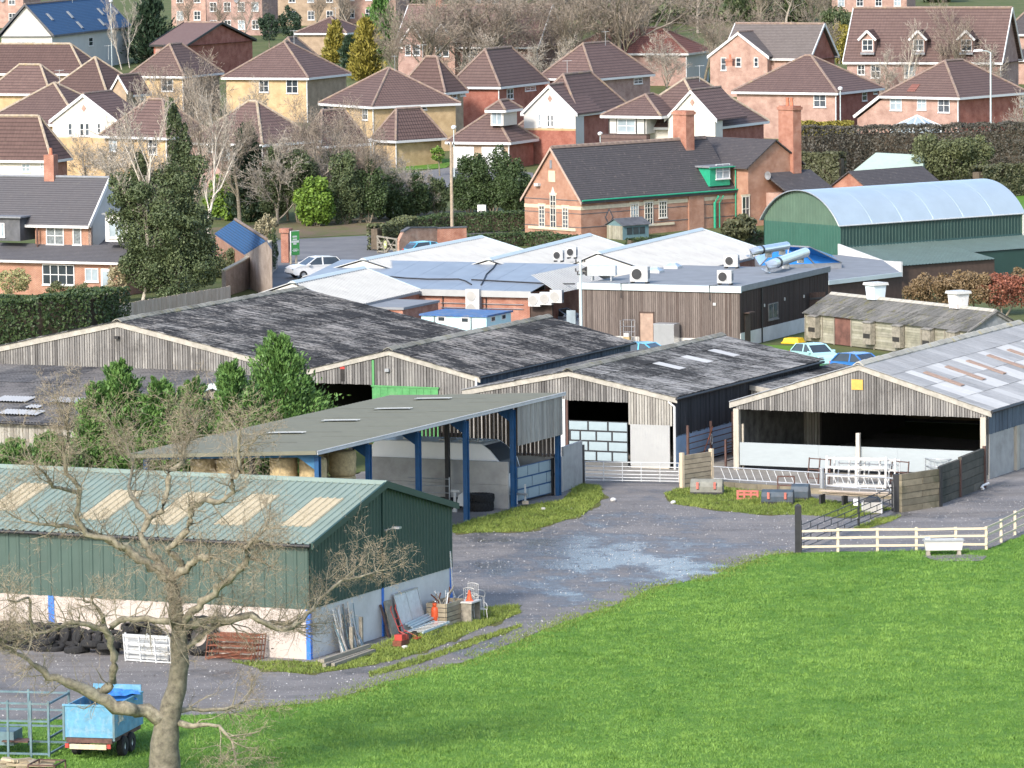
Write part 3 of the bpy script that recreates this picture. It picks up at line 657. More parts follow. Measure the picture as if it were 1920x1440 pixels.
# ============================ open canopy with blue steel posts
def canopy():
    fr = Fr(G(874,978), AU); zr = 5.25; zl = 4.80; Wd = 9.0
    ys = [fr.ey(px,0,2.5) for px in (597,692,785,874,962,1046)]; y0,y1 = ys[0],ys[-1]
    p = thing('open_canopy', fr, 'open pole barn with olive sloping roof on dark blue steel posts', 'barn')
    for i,y in enumerate(ys):
        n = 'post'; m = MB().box(-.11,.11,y-.14,y-.115,0,zr-.3).box(-.11,.11,y+.115,y+.14,0,zr-.3).box(-.012,.012,y-.115,y+.115,0,zr-.3)
        m.obj(n,'blue_steel',p)
    for y in ys:
        m = MB().box(-Wd-.11,-Wd+.11,y-.12,y-.10,0,zl-.3).box(-Wd-.11,-Wd+.11,y+.10,y+.12,0,zl-.3).box(-Wd-.01,-Wd+.01,y-.10,y+.10,0,zl-.3); m.obj('post','black_metal' if y != y0 else 'blue_steel',p)
        MB().bar((-Wd,y,zl-.17),(0,y,zr-.17),.16,.28).obj('rafter','blue_steel_light' if y == y0 else 'blue_steel',p)
        MB().hexa([(-.1,y-.05,zr-.9),(-.1,y+.05,zr-.9),(-.13,y+.05,zr-.9),(-.13,y-.05,zr-.9),(-.1,y-.05,zr-.25),(-.1,y+.05,zr-.25),(-1.0,y+.05,zr-.36),(-1.0,y-.05,zr-.36)]).obj('haunch','blue_steel_light' if y == y0 else 'blue_steel',p)
    MB().bar((.0,y0-.3,zr-.13),(.0,y1+.1,zr-.13),.12,.18).obj('eaves_beam','blue_steel',p)
    sl = Vector((-Wd-.6,0,zl-zr)); 
    # roof deck with slight undulating sheet joints
    S = sl.length+.35; e = sl.normalized()
    sheets(p, Vector((.35,y1+.35,zr+.02)), (0,-1,0), y1-y0+1.0, e, S, 'felt_olive', sw=2.4, sl=S/3, pick=None, pitch=.40, depth=.02)
    MB().box(.27,.33,y0-.65,y1+.35,zr-.14,zr+.045).obj('fascia','concrete_pale',p)
    MB().hexa([(.3,y0-.72,zr-.12),(.3,y0-.66,zr-.12),(-Wd-.6,y0-.66,zl-.2),(-Wd-.6,y0-.72,zl-.2),(.3,y0-.72,zr+.06),(.3,y0-.66,zr+.06),(-Wd-.6,y0-.66,zl-.02),(-Wd-.6,y0-.72,zl-.02)]).obj('verge_board','felt_olive',p)
    # pale translucent strips
    n = Vector((zl-zr,0,Wd+.6)).normalized()
    for (a,b) in (((500,813),(570,808)),((602,791),(672,784)),((702,769),(770,762)),((776,750),(845,743))):
        def onr(px,py):
            v = ray(px,py); N = fr.x*n.x+Vector((0,0,n.z)); q = fr.w(0,0,zr+.06); t = (q-CP).dot(N)/v.dot(N); return fr.loc(CP+v*t)
        A,B = onr(*a),onr(*b); c = (A+B)/2; ex = Vector((0,-1,0)); 
        corr('rooflight','grp_pale',p,c+Vector((1.0,.28,.04)),ex,.56,e,2.0,.28,.03,'sine')
    # boarded upper half of the last bay, slatted far end, concrete panels
    boards_y(p, ys[4]+.1, y1+.1, .20, lambda y: 3.15+.0*y, zr-.12, 'board_pale', .13, .012)
    boards_x(p, -Wd, -.15, y1+.05, 2.0, lambda x: zr-.15+(zr-zl)*x/Wd, 'board_brown', .15, .075)
    wall_slab(p,-Wd,-.15,y1+.12,y1+.24,0,2.1,'concrete','panel_wall')
    yc = ys[4]-.35; zt = fr.hz(866,-.5,yc)
    for k in range(2): wall_slab(p,fr.ex(690,yc,1.5),-.12,yc,yc+.12,zt*k/2+.012*k,zt*(k+1)/2,'concrete','concrete_panel')
    for k in range(4):
        z = .45+k*.35
        MB().tube([(-5.2,yc-1.0,z),(-2.9,yc-1.0,z)],.025,6).obj('rail','galv',p)
    MB().tube([(-2.9,yc-1.0,0),(-2.9,yc-1.0,1.6)],.03,6).obj('rail_post','galv',p)
    MB().box(-3.35,-3.15,yc-.55,yc-.33,0,zl).obj('inner_post','black_metal',p)
    return fr,ys,Wd,yc,zt
CAN,CYS,CWD,CYC,CZT = canopy()
# caravan behind the panels
def caravan():
    c = CAN.w(-4.55,CYC+1.9,.1); fr = Fr(c, AU); p = thing('touring_caravan', fr, 'white touring caravan with dark wrapped front window under the canopy', 'caravan')
    L = 3.5; w = 1.12; z0 = .45; z1 = 3.0
    prof = [(-L,z0),(L-.05,z0),(L+.25,z0+.35),(L+.28,1.45),(L+.05,2.15),(L-.45,2.7),(L-.9,z1),(-L+.2,z1),(-L,z1-.25)]
    MB().prism(prof,-w,w).obj('body','caravan_white',p)
    MB().prism([(L+.30,1.50),(L+.07,2.18),(L-.43,2.73),(L-.78,2.93),(L-.81,2.90),(L-.47,2.67),(L+.03,2.12),(L+.25,1.48)],-w+.12,w-.12).obj('front_window','dark_plastic',p); MB().box(-L+.25,L-.95,-w+.06,w-.06,z1+.002,z1+.03).obj('roof_skin','galv',p)
    q = CAN.fy
    for (x0,x1) in ((-2.6,-1.6),(-.6,.6),(1.2,2.2)): MB().box(x0,x1,-w-.02,-w-.002,1.45,1.98).obj('window','glass_dark',p)
    MB().prism([(L-.55,1.4),(L+.02,1.4),(L-.12,1.85),(L-.4,2.1)],-w-.02,-w-.002).obj('decal','dark_plastic',p)
    for x in (-1.8,.2,1.3): MB().box(x-.3,x+.3,-.4,.4,z1+.003,z1+.10).obj('roof_vent','galv_white',p)
    MB().box(1.6,2.3,-.3,.2,z1+.02,z1+.06).bar((1.95,-.05,z1),(1.95,-.05,z1+.2),.05).obj('aerial','white_upvc',p)
    for x in (-.45,.25):
        MB().lathe([(.02,-.1),(.33,-.1),(.33,.1),(.02,.1)],16,axis='y',o=(x,-w+.12,.33)).obj('wheel','tyre_rubber',p)
        MB().lathe([(.02,-.1),(.33,-.1),(.33,.1),(.02,.1)],16,axis='y',o=(x,w-.12,.33)).obj('wheel','tyre_rubber',p)
    MB().bar((L,.0,.42),(L+1.1,0,.42),.1).obj('hitch','galv',p)
caravan()
# round straw bales under the near bays
def bales():
    prof = [(.02,0),(.55,0),(.63,.05),(.655,.3),(.64,.55),(.66,.85),(.63,1.13),(.55,1.19),(.02,1.2)]
    me = MB().lathe(prof,22).mesh('bale',['straw'],smooth=True)
    for k,(x,y) in enumerate([(-.95,CYS[0]+1.3),(-2.35,CYS[0]+1.1),(-3.75,CYS[0]+1.3),(-5.2,CYS[0]+1.2),(-6.6,CYS[0]+1.3),(-.95,CYS[0]+2.8),(-.9,CYS[0]+4.3),(-2.3,CYS[0]+4.4),(-2.4,CYS[0]+2.8)]):
        for lv in range(4):
            if lv == 3 and k in (2,5,8): continue
            w_ = CAN.w(x+random.uniform(-.06,.06),y+random.uniform(-.06,.06),lv*1.19)
            link('straw_bale', me, loc=w_, rot=(RAD(random.uniform(-1,1)),RAD(random.uniform(-1,1)),random.random()*6), scale=(1,1,random.uniform(.98,1.0)),
                 label='round straw bale in the stacked columns under the olive canopy', cat='bale', group='straw bales stacked under the canopy')
bales()
# ============================ weathered barns (A far left, B beside it, C with the tiled gate, D open-fronted)
def barn_B_A():
    z = 4.3; q = G(894,706,z); frB = Fr((q.x,q.y,0), AU)          # origin: right front corner of B
    xa,za = frB.fy(730,657,0); hw = -xa; WB = 2*hw; LB = frB.ey(1181,0,z); ridge = za
    fr = Fr(frB.w(-WB,0,0), AU); g = gable_fn(WB,z,ridge)
    p = thing('boarded_barn', fr, 'grey boarded barn with a bright green sliding door and dark open doorway', 'barn')
    gable_roof(p, WB, LB, z, ridge, 'fibre_black'); barge(p, WB, z, ridge, 'barge')
    xo0 = fr.ex(618,0,3); xo1 = fr.ex(699,0,3); zo = fr.fy(640,719,0)[1]; xg1 = fr.ex(824,0,3); zg = fr.fy(760,726,0)[1]
    boards_x(p, .05, xo1, 0, zo, lambda x: g(x)-.1, 'board_grey', .14,.035)
    boards_x(p, xo1+.15, WB, 0, lambda x: zg if x < xg1 else 1.2, lambda x: g(x)-.1, 'board_grey', .14,.035)
    wall_slab(p,.02,WB-.02,.03,.10,zg+.1,z,'timber_dark','shade_backing')  # dark sheet added so the gaps between boards look shaded
    cube('door_post','green_paint_bright',p,xo1,xo1+.13,-.07,-.005,0,g(xo1)-.3)
    m = MB(); n = 9; 
    for k in range(n): m.box(xo1+.14+k*(xg1-xo1-.14)/n, xo1+.14+(k+.97)*(xg1-xo1-.14)/n, -.16,-.11,.1,zg-.02)
    m.obj('sliding_door','green_paint_bright',p); cube('door_rail','green_paint_bright',p,xo1,xg1+.05,-.19,-.10,zg-.02,zg+.07)
    x,zz = fr.fy(728,693,0); MB().box(x-.12,x+.12,-.22,-.05,zz-.1,zz+.06).obj('flood_light','galv',p)
    x,zz = fr.fy(643,702,0); MB().box(x-.13,x+.13,-.06,-.052,zz-.38,zz+.36).obj('vent_slot','barn_dark_inside',p); MB().box(x-.14,x+.14,-.075,-.064,zz+.30,zz+.44).obj('red_tag','red_paint',p)
    boards_y(p, 0, LB, WB, 1.6, z-.05, 'board_grey_shaded', .16,.02); wall_slab(p,WB-.12,WB-.02,0,LB,0,z-.06,'barn_dark_inside','side_wall')
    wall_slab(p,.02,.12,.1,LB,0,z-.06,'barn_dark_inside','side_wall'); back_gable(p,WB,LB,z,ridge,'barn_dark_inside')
    MB().tube([(WB+.28,-.2,z-.06),(WB+.28,LB+.2,z-.06)],.07,6).obj('gutter','black_metal',p)
    MB().tube([(WB+.02,-.12,0),(WB+.02,-.12,z-.1)],.06,8).box(WB-.1,WB+.14,-.24,-.02,z-1.3,z-1.1).obj('downpipe','white_upvc',p)
    # barn A shares the front line
    xA,zA = fr.fy(222,603,0); WA = -2*xA; LA = 22.5; frA = Fr(fr.w(-WA,0,0), AU); gA = gable_fn(WA,z,zA)
    a = thing('wide_barn', frA, 'wide grey boarded barn with black lichen-crusted sheet roof behind the low lean-to', 'barn')
    gable_roof(a, WA, LA, z, zA, 'fibre_black'); barge(a, WA, z, zA, 'barge', wd=.30)
    boards_x(a, 0, WA, 0, 1.6, lambda x: gA(x)-.1, 'board_grey', .125,.035)
    wall_slab(a,.02,WA-.02,.03,.10,0,z,'timber_dark','shade_backing'); back_gable(a,WA,LA,z,zA,'barn_dark_inside')
    wall_slab(a,.02,.12,.1,LA,0,z-.06,'barn_dark_inside','side_wall')
    cube('mid_rail','timber_frame',a,0,WA,-.075,-.055,z-.35,z-.28)
    MB().prism([(.1,z),(WA-.1,z),(WA/2,zA-.15)],.04,.10).obj('gable_shade_backing','timber_dark',a)  # dark sheets added behind both gables to shade the board gaps
    MB().prism([(.1,z),(WB-.1,z),(WB/2,ridge-.15)],.04,.10).obj('gable_shade_backing','timber_dark',p)
    x,zz = frA.fy(222,632,0); MB().box(x-.14,x+.14,-.3,-.06,zz-.08,zz+.06).obj('flood_light','black_metal',a)
    return fr,WB,frA,WA,zA,z
frB,WB,frA,WA,zA,EZ = barn_B_A()
def leanto():
    zt = frA.fy(200,688,0)[1]; fr = frA; xr = fr.ex(455,0,zt)
    # eave height from the low wall: eave 2.7 m
    ze = 2.6; xe,ye = fr.fz(40,790,ze); x0 = fr.ex(-260,ye,ze)
    p = thing('lean_to_shed', Fr(fr.w(0,0,0),AU), 'low lean-to shed with rusty dark corrugated roof and white patches', 'shed')
    sl = Vector((0,-ye,zt-ze)); S = sl.length
    def pick(i,j,nx,ny): return None
    sheets(p, Vector((x0,ye-.2,ze-.05)), (1,0,0), xr-x0, sl, S+.2, 'fibre_lean', sl=S/3, pitch=.19, depth=.06)
    u = sl.normalized(); nn = Vector((1,0,0)).cross(u)
    for (px,py,w_,h_) in ((25,750,2.0,.8),(38,775,2.4,.7),(125,752,1.7,.8),(62,764,.8,.45)):
        v = ray(px,py); N = fr.y*nn.y+Vector((0,0,nn.z)); q = fr.w(0,ye,ze+.06); t = (q-CP).dot(N)/v.dot(N); c = fr.loc(CP+v*t)
        corr('rooflight','fibre_white',p,c-Vector((w_/2,0,0))-u*h_*.7+nn*.06,(1,0,0),w_,u,h_*1.6,.19,.06,'sine')
    boards_x(p, x0, xr, ye+.1, .0, ze-.08, 'board_pale', .17,.02); wall_slab(p,x0,xr,ye+.14,ye+.2,0,ze-.1,'barn_dark_inside','shade_backing')  # near-black sheet stands in for shade between the boards
    MB().prism([(ye+.1,0),(0,0),(0,zt-.1),(ye+.1,ze-.1)],xr-.06,xr,axis='x').obj('end_wall','timber_frame',p)
    MB().hexa([(xr-.05,ye-.2,ze-.3),(xr+.06,ye-.2,ze-.3),(xr+.06,-.1,zt-.25),(xr-.05,-.1,zt-.25),(xr-.05,ye-.2,ze+.06),(xr+.06,ye-.2,ze+.06),(xr+.06,-.1,zt+.1),(xr-.05,-.1,zt+.1)]).obj('barge_board','pale_blue_grey',p)
    MB().tube([(x0,ye-.25,ze-.1),(xr,ye-.25,ze-.1)],.07,6).obj('gutter','black_metal',p)
leanto()
def barn_C():
    q = G(1264,880); z = 3.85; frR = Fr((q.x,q.y,0), AU); q2 = G(1260,744,z)
    xa,za = frR.fy(1067,696,0); hw = -xa; W = 2*hw; fr = Fr(frR.w(-W,0,0), AU); L = fr.ey(1536,W,z); g = gable_fn(W,z,za)
    p = thing('cattle_barn', fr, 'grey boarded barn with a white panelled gate in its dark doorway', 'barn')
    def pick(i,j,nx,ny): return 'fibre_white' if (j == 2 and i in (8,12,16)) else None
    gable_roof(p, W, L, z, za, 'fibre_black_c', pick=pick); barge(p, W, z, za, 'barge')
    x0,zo = fr.fy(1067,750,0); x1 = fr.ex(1179,0,2.5); xs = fr.ex(1258,0,2.5); zs = fr.fy(1220,797,0)[1]
    boards_x(p, 0, x0-.3, 0, .2, lambda x: g(x)-.1, 'board_grey', .125,.035)
    boards_x(p, x0-.3, x1, 0, zo, lambda x: g(x)-.1, 'board_grey', .125,.035)
    boards_x(p, x1, W-.05, 0, zs, lambda x: g(x)-.1, 'board_pale', .125,.03)
    MB().prism([(.1,z-.2),(W-.1,z-.2),(W-.1,z-.1),(W/2,za-.15),(.1,z-.1)],.04,.10).obj('gable_shade_backing','timber_dark',p)  # dark sheet added to give the gable's gaps their shade
    wall_slab(p,.1,x0-.2,.04,.1,0,z-.2,'timber_dark','shade_backing')
    cube('door_post','concrete_pale',p,x0-.45,x0-.2,-.12,-.035,0,zo+.05); cube('door_post','rust_dark',p,x0-.17,x0-.04,-.1,-.02,0,zo)
    # white corrugated sheet at the right
    corr('white_sheet','white_sheet',p,(x1+.1,-.06,.12),(1,0,0),xs-x1-.15,(0,0,1),zs-.1,.09,.02,'sine')
    cube('sheet_base','concrete_post',p,x1+.15,xs-.1,-.05,-.01,0,.45)
    # panelled gate: grid of white panels in a black frame
    gt = fr.fy(1120,789,0)[1]; gb = .28; rows = 4; rh = (gt-gb)/rows
    wall_slab(p,x0,x1-.02,-.10,-.06,gb,gt,'black_metal','gate_frame')
    for r in range(rows):
        n = 3 if r%2 == 1 else 4; zb = gb+r*rh
        ed = [x0+(x1-x0)*k/3 for k in range(4)] if n == 3 else [x0,x0+(x1-x0)*.2,x0+(x1-x0)*.47,x0+(x1-x0)*.735,x1]
        for k,(a,b) in enumerate(zip(ed,ed[1:])):
            if r == 2 and k == 0: a += .1
            cube('gate_panel','pale_blue_panel',p,a+.045,b-.06,-.125,-.101,zb+.045,zb+rh-.045)
    cube('gate_sill','concrete_grimy',p,x0,x1,-.2,.1,0,gb-.02)
    # dark side wall: black boards above, sheets below with blue shade in their colour
    zm = fr.fx(1264,820,W)[1]
    boards_y(p, 0, L, W, zm, z-.05, 'board_black', .16,.025); corr('side_sheet','sheet_shade_blue',p,(W+.03,0,.1),(0,1,0),L,(0,0,1),zm-.05,.2,.03,'sine')
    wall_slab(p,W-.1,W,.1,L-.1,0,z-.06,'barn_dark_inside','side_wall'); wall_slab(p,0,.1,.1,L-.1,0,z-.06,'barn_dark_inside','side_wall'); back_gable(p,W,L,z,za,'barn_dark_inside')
    MB().tube([(W+.28,-.25,z-.08),(W+.28,L,z-.08)],.08,6).obj('gutter','black_metal',p)
    MB().tube([(W+.1,-.12,.0),(W+.1,-.12,z-.5)],.07,8).tube([(W+.1,-.12,z-.5),(W-.25,-.15,z-.25)],.05,6).obj('downpipe','concrete_pale',p)
    return fr,W,L,z,za
m_plain('sheet_shade_blue',(.28,.40,.56),.5,var=.12,scale=1.5,dirt=(.42,.50,.60),dirt_amt=.6)  # pale sheet with the blue tint of shade painted into it
frC,WC,LC,zC,zaC = barn_C()
def barn_D():
    q = G(1378,880); fr = Fr((q.x,q.y,0), AU); W = fr.ex(1852,0,1.5); z = 3.62; za = fr.fy(1610,684,0)[1]; za = fr.hz(684,W/2,0); L = 25.
    g = gable_fn(W,z,za)
    p = thing('open_fronted_barn', fr, 'open-fronted barn with grey boarded gable, yellow board and patched white sheet roof', 'barn')
    def pick(i,j,nx,ny):
        if j in (1,2):
            k = (i*2+j)%5
            if j == 2 and i in (2,5,6,9,10,13,16,17,20): return 'fibre_white'
            if j == 1 and i in (1,2,3,6,7,10,11,14,15,18): return 'fibre_white'
        if j == 0 and i in (1,2,5,9,10,14): return 'fibre_white'
        return None
    gable_roof(p, W, L, z, za, 'fibre_grey', pick=pick, ridge_mat='ridge_yellow', sl=2.0)
    # brown translucent strips
    S = math.hypot(W/2,za-z); ux = Vector((-W/2,0,za-z))/S; nn = Vector((0,1,0)).cross(ux)
    for yy in (3.0,6.3,9.6,12.9,16.2): corr('rooflight','rooflight_brown',p,Vector((W,yy,z+.09))+ux*(S*.36)+nn*.035,(0,1,0),.62,ux,S*.30,.146,.05,'sine')
    barge(p, W, z, za, 'barge', wd=.28)
    zo = fr.fy(1600,775,0)[1]; zo = fr.hz(767,.5,0); 
    boards_x(p, .1, W-.05, 0, lambda x: zo, lambda x: g(x)-.1, 'board_grey', .115,.032)
    MB().prism([(.1,zo+.05),(W-.1,zo+.05),(W-.1,z-.1),(W/2,za-.15),(.1,z-.1)],.04,.10).obj('gable_shade_backing','timber_dark',p)  # dark sheet added for shade in the gable's board gaps
    x,zz = fr.fy(1608,721,0); cube('yellow_board','yellow_board',p,x-.32,x+.32,-.08,-.052,zz-.27,zz+.27)
    for x in (.12,W-.22): cube('post','concrete_post',p,x-.14,x+.16,-.14,.16,0,zo+.02)
    # pale front panels and the split post
    xa = .3; xb = W-.5; zf = fr.hz(829,xa,0)
    nP = 3
    for k in range(nP): cube('front_panel','pale_panel',p,xa+k*(xb-xa)/nP+(.006 if k else 0),xa+(k+1)*(xb-xa)/nP,-.05,.05,.25,zf)
    x = fr.ex(1609,-.2,2.5); cube('split_post','birch_bark',p,x-.1,x+.1,-.3,-.1,0,fr.hz(812,x,-.2))
    # inside
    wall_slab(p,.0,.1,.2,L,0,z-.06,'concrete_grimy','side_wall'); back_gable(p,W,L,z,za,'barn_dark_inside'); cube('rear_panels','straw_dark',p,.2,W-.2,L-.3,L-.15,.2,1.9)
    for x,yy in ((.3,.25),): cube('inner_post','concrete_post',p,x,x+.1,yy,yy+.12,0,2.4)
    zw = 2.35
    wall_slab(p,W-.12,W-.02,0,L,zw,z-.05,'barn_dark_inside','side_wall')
    boards_y(p, 0, L*.6, W, zw, z-.05, 'board_grey_shaded', .16,.02)
    for k,(a,b) in enumerate(((.2,4.0),(5.0,8.8),(9.8,13.6),(14.,18.),(18.5,24.))): wall_slab(p,W-.15,W+.02,a,b,0,zw,'concrete','concrete_panel')
    for yy in (4.3,9.1,13.8): cube('post','concrete_post',p,W-.14,W+.1,yy,yy+.4,0,zw)
    MB().tube([(W+.3,-.2,z-.08),(W+.3,L,z-.08)],.08,6).obj('gutter','black_metal',p)
    MB().tube([(W+.28,-.05,z-.1),(W+.05,-.05,z-.5),(W+.03,-.1,.25)],.045,6).obj('downpipe','black_metal',p)
    return fr,W,L
m_plain('pale_panel',(.325,.365,.38),.6,var=.08,scale=1.2,dirt=(.25,.28,.29),dirt_amt=.7)
m_plain('straw_dark',(.12,.095,.06),.95,var=.4,scale=2)
frD,WD,LD = barn_D()
# low roofed link between barns C and D
def link_shed():
    # lean-to against barn C's right wall, low roof seen between C and D
    fr = Fr(frC.w(WC,0,0),AU); ya = frC.ey(1405,WC,3.0); yb = frC.ey(1530,WC,3.0); wd = 4.2; zt = 3.45; ze = 2.9
    p = thing('link_lean_to', fr, 'small dark-roofed lean-to with pale slatted front wedged between two barns', 'shed')
    S = math.hypot(wd,zt-ze); sheets(p, Vector((wd,ya,ze)), (0,1,0), yb-ya+3, Vector((-wd,0,zt-ze)), S, 'fibre_black_c', sl=S/2)
    boards_x(p,.1,wd-.05,ya+.05,0,lambda x: zt-.12-(zt-ze)*x/wd,'board_pale',.13,.03); MB().hexa([(0,ya-.08,zt-.25),(wd+.1,ya-.08,ze-.25),(wd+.1,ya-.03,ze-.25),(0,ya-.03,zt-.25),(0,ya-.08,zt+.02),(wd+.1,ya-.08,ze+.02),(wd+.1,ya-.03,ze+.02),(0,ya-.03,zt+.02)]).obj('barge_board','barge',p)
    wall_slab(p,wd-.1,wd,ya+.1,yb+3,0,ze-.05,'barn_dark_inside'); 
link_shed()
# ------------------------------------------------------------------ yard things
def span(a, b, za=0):
    """frame from ground pixel a to ground pixel b, and its length"""
    p = G(*a,za); q = G(*b,za); d = q-p; return Fr(p, math.degrees(math.atan2(d.y,d.x))), d.length
def bars(p, segs, r, mat, name='rail', n=6):
    for a,b in segs: MB().tube([a,b],r,n).obj(name,mat,p)
def gate(name, fr, L, H, zs, xs, r, mat, label, cat='gate', z0=.1, lean=0, grp=None):
    p = thing(name, fr, label, cat, grp); k = math.tan(lean)
    f = lambda x,z: (x, z*k, z)
    bars(p, [(f(0,z),f(L,z)) for z in zs], r, mat); bars(p, [(f(x,z0),f(x,H)) for x in xs], r*.95, mat, 'upright')
    return p
fr,L = span((1097,905),(1273,908)); gate('field_gate', fr, L, 1.12, [.15,.30,.47,.66,.87,1.1], [0,L*.2,L*.4,L*.6,L*.8,L], .028, 'galv_white', 'long galvanised seven-bar gate across the concrete apron')
fr,L = span((1054,922),(1092,908)); p = thing('concrete_barrier', fr, 'grimy upright concrete panel between white post and black post', 'barrier')
MB().box(.12,L-.12,-.06,.06,0,fr.hz(838,.2)).obj('panel','concrete_grimy2' if 0 else 'concrete',p); MB().box(-.07,.05,-.06,.06,0,fr.hz(856)).obj('post','white_paint',p); MB().box(L-.1,L+.12,-.1,.1,0,fr.hz(834,L)).obj('post','black_metal',p)
# blue panelled gate closing the caravan bay
fr,L = span((969,945),(1049,925)); H = fr.hz(876); p = thing('panelled_gate', fr, 'blue-framed gate of pale square panels closing the caravan bay', 'gate')
MB().box(0,L,-.02,.02,.12,H).obj('frame','blue_steel',p)
for r in range(3):
    ed = [0,.24,.5,.76,1] if r%2 == 0 else [0,.34,.68,1]
    for a,b in zip(ed,ed[1:]): cube('gate_panel','pale_blue_panel',p,a*L+.05,b*L-.04,-.055,-.022,.12+r*(H-.12)/3+.05,.12+(r+1)*(H-.12)/3-.035)
MB().box(L*.78,L*.83,-.12,-.06,0,H+.05).box(L*.80-.12,L*.80+.12,-.15,-.06,H*.55,H*.62).obj('latch','black_metal',p); MB().box(-.07,0,-.06,.06,0,H*.25).obj('stop','white_upvc',p)
p = thing('marker_post', at(G(985,945)), 'white marker post on a small block beside the blue panelled gate', 'post')
MB().box(-.045,.045,-.045,.045,.15,1.0).obj('post','white_paint',p); MB().box(-.16,.16,-.12,.12,0,.16).obj('base','timber_pale',p)
# timber panel wall at the gate hinge
fr,L = span((1279,916),(1334,908)); H = fr.hz(851); p = thing('sleeper_wall', fr, 'short wall of stacked pale timber baulks beside the galvanised gate', 'wall')
for k in range(7): cube('baulk','sleeper_pale',p,.1,L-.05,-.07-random.uniform(0,.03),.07,k*H/7.3+.01,(k+.93)*H/7.3)
for x in (0,L): cube('post','timber_pale',p,x-.09,x+.09,-.1,.1,0,H+.06)
# feed barriers
def feedbar(a, b, label, n, H=.92, end=True):
    fr,L = span(a,b); p = thing('feed_barrier', fr, label, 'barrier'); zb = .30
    bars(p,[((0,0,H),(L,0,H)),((0,0,zb),(L,0,zb))],.035,'galv'); 
    bars(p,[((L*i/n+.28*1.,0,zb),(L*i/n,0,H)) for i in range(1,n)],.02,'galv_white','slanted_bar'); bars(p,[((L*i/4,0,0),(L*i/4,0,zb if 0<i<4 else H)) for i in range(5)],.03,'galv','leg')
    return fr,L
feedbar((1337,908),(1538,920),'long galvanised slanted-bar feed barrier in front of the pale panels',14); feedbar((1548,922),(1676,931),'shorter galvanised feed barrier leading up to the tall black post',9)
p = thing('barrier_post', at(G(1541,924)), 'thick galvanised post joining the two feed barriers', 'post'); MB().tube([(0,0,0),(0,0,1.25)],.11,10).obj('pipe','galv',p); MB().tube([(0,0,1.25),(0,0,1.28)],.12,10).obj('cap','galv_white',p)
def kerbwall():
    fr,L = span((1337,912),(1676,937)); p = thing('trough_kerb', fr, 'low sleeper kerb along the foot of the feed barriers', 'kerb')
    for k in range(8): cube('sleeper','sleeper',p,k*L/8,(k+.985)*L/8,-.02,.14,0,.27+random.uniform(0,.02))
kerbwall()
m_plain('bucket_grey',(.20,.20,.17),.75,var=.25,scale=3,dirt=(.13,.10,.08))
# loader bucket lying on its face
def bucket(name, px, w, d, h, mat, label, rz, marks=True):
    fr = Fr(G(*px), rz); p = thing(name, fr, label, 'bucket')
    prof = [(-d/2,.0),(-d/2-.02,h*.55),(-d/2+.12,h*.85),(-d/2+.3,h),(d*.1,h*.98),(d*.1,h*.94),(-d/2+.3,h*.95),(-d/2+.16,h*.8),(-d/2+.05,h*.5),(-d/2+.06,.0)]
    MB().prism(prof,-w/2,w/2,axis='x').obj('shell',mat,p)
    side = [(-d/2,0),(d/2,0),(d*.1,h*.97),(-d/2+.3,h*.97),(-d/2+.12,h*.83),(-d/2,h*.55)]
    for s in (-1,1): MB().prism(side,s*w/2-.02,s*w/2+.02,axis='x').obj('side_plate',mat,p)
    MB().box(-w/2-.03,w/2+.03,-d/2-.06,-d/2+.0,0,.14).obj('cutting_edge','black_metal',p)
    if marks:
        for s in (-.55,.55): MB().box(s*w/2-.06,s*w/2+.06,-d/2-.09,-d/2-.025,h*.4,h*.85).obj('bracket','red_faded',p)
bucket('loader_bucket',(1326,926),1.6,1.0,.78,'bucket_grey','grey-green loader bucket tipped on the grass beside the sleeper wall',-8)
m_plain('blue_grey_dark',(.045,.065,.085),.55,var=.25,scale=3,dirt=(.10,.07,.05)); bucket('skip_bucket',(1459,944),1.55,.9,.72,'blue_grey_dark','dark blue-grey bucket with rusty brackets standing on the grass',-10)
bucket('hopper_bucket',(1502,936),.85,.9,.80,'blue_grey_dark','narrow dark hopper bucket with sloping side beside the wider bucket',-14,False)
p = thing('tipping_gear', Fr(G(1474,930),-8), 'rusty dark square frame standing behind the dark bucket', 'frame')
for a,b in (((-.42,0,0),(-.42,0,1.0)),((.42,0,0),(.42,0,1.0)),((-.42,0,1.0),(.42,0,1.0)),((-.42,0,.55),(.42,0,.55))): MB().bar(a,b,.07).obj('bar','rust_dark',p)
p = thing('red_implement', Fr(G(1402,938),-9), 'faded red welded implement frame lying on the grass', 'frame')
for x in (-.5,-.17,.17,.5): MB().box(x-.05,x+.05,-.06,.06,0,.5).obj('upright','red_faded',p)
for z in (.08,.30,.46): MB().box(-.56,.56,-.05,.05,z-.05,z+.05).obj('rail','red_faded',p)
# stack of old white gates leaning by the barrier
def hurdle(name, a, b, H, zs, nx, r, mat, label, lean, off=0, sq=True, grp=None, cat='gate'):
    fr,L = span(a,b); fr = Fr(fr.w(0,off,0), math.degrees(fr.a)); p = thing(name, fr, label, cat, grp); k = math.tan(RAD(lean)); f = lambda x,z: (x,z*k,z)
    for z in zs: stick('rail',mat,p,f(0,z),f(L,z),r*2,r*2)
    for i in range(nx+1): stick('upright',mat,p,f(L*i/nx,.02),f(L*i/nx,H),r*2,r*2)
hurdle('wooden_gate',(1549,914),(1660,916),1.6,[.1,.62,1.05,1.5],2,.05,'white_paint','big white wooden gate leaning at the front of the gate stack',9)
hurdle('wooden_gate',(1560,912),(1674,916),1.5,[.1,.5,.9,1.38],4,.035,'white_paint','narrow-barred white wooden gate second in the leaning gate stack',10,.22)
hurdle('wooden_gate',(1566,911),(1680,915),1.4,[.1,.45,.8,1.1,1.38],6,.03,'galv_white','grey-white many-railed gate at the back of the leaning gate stack',10,.42)
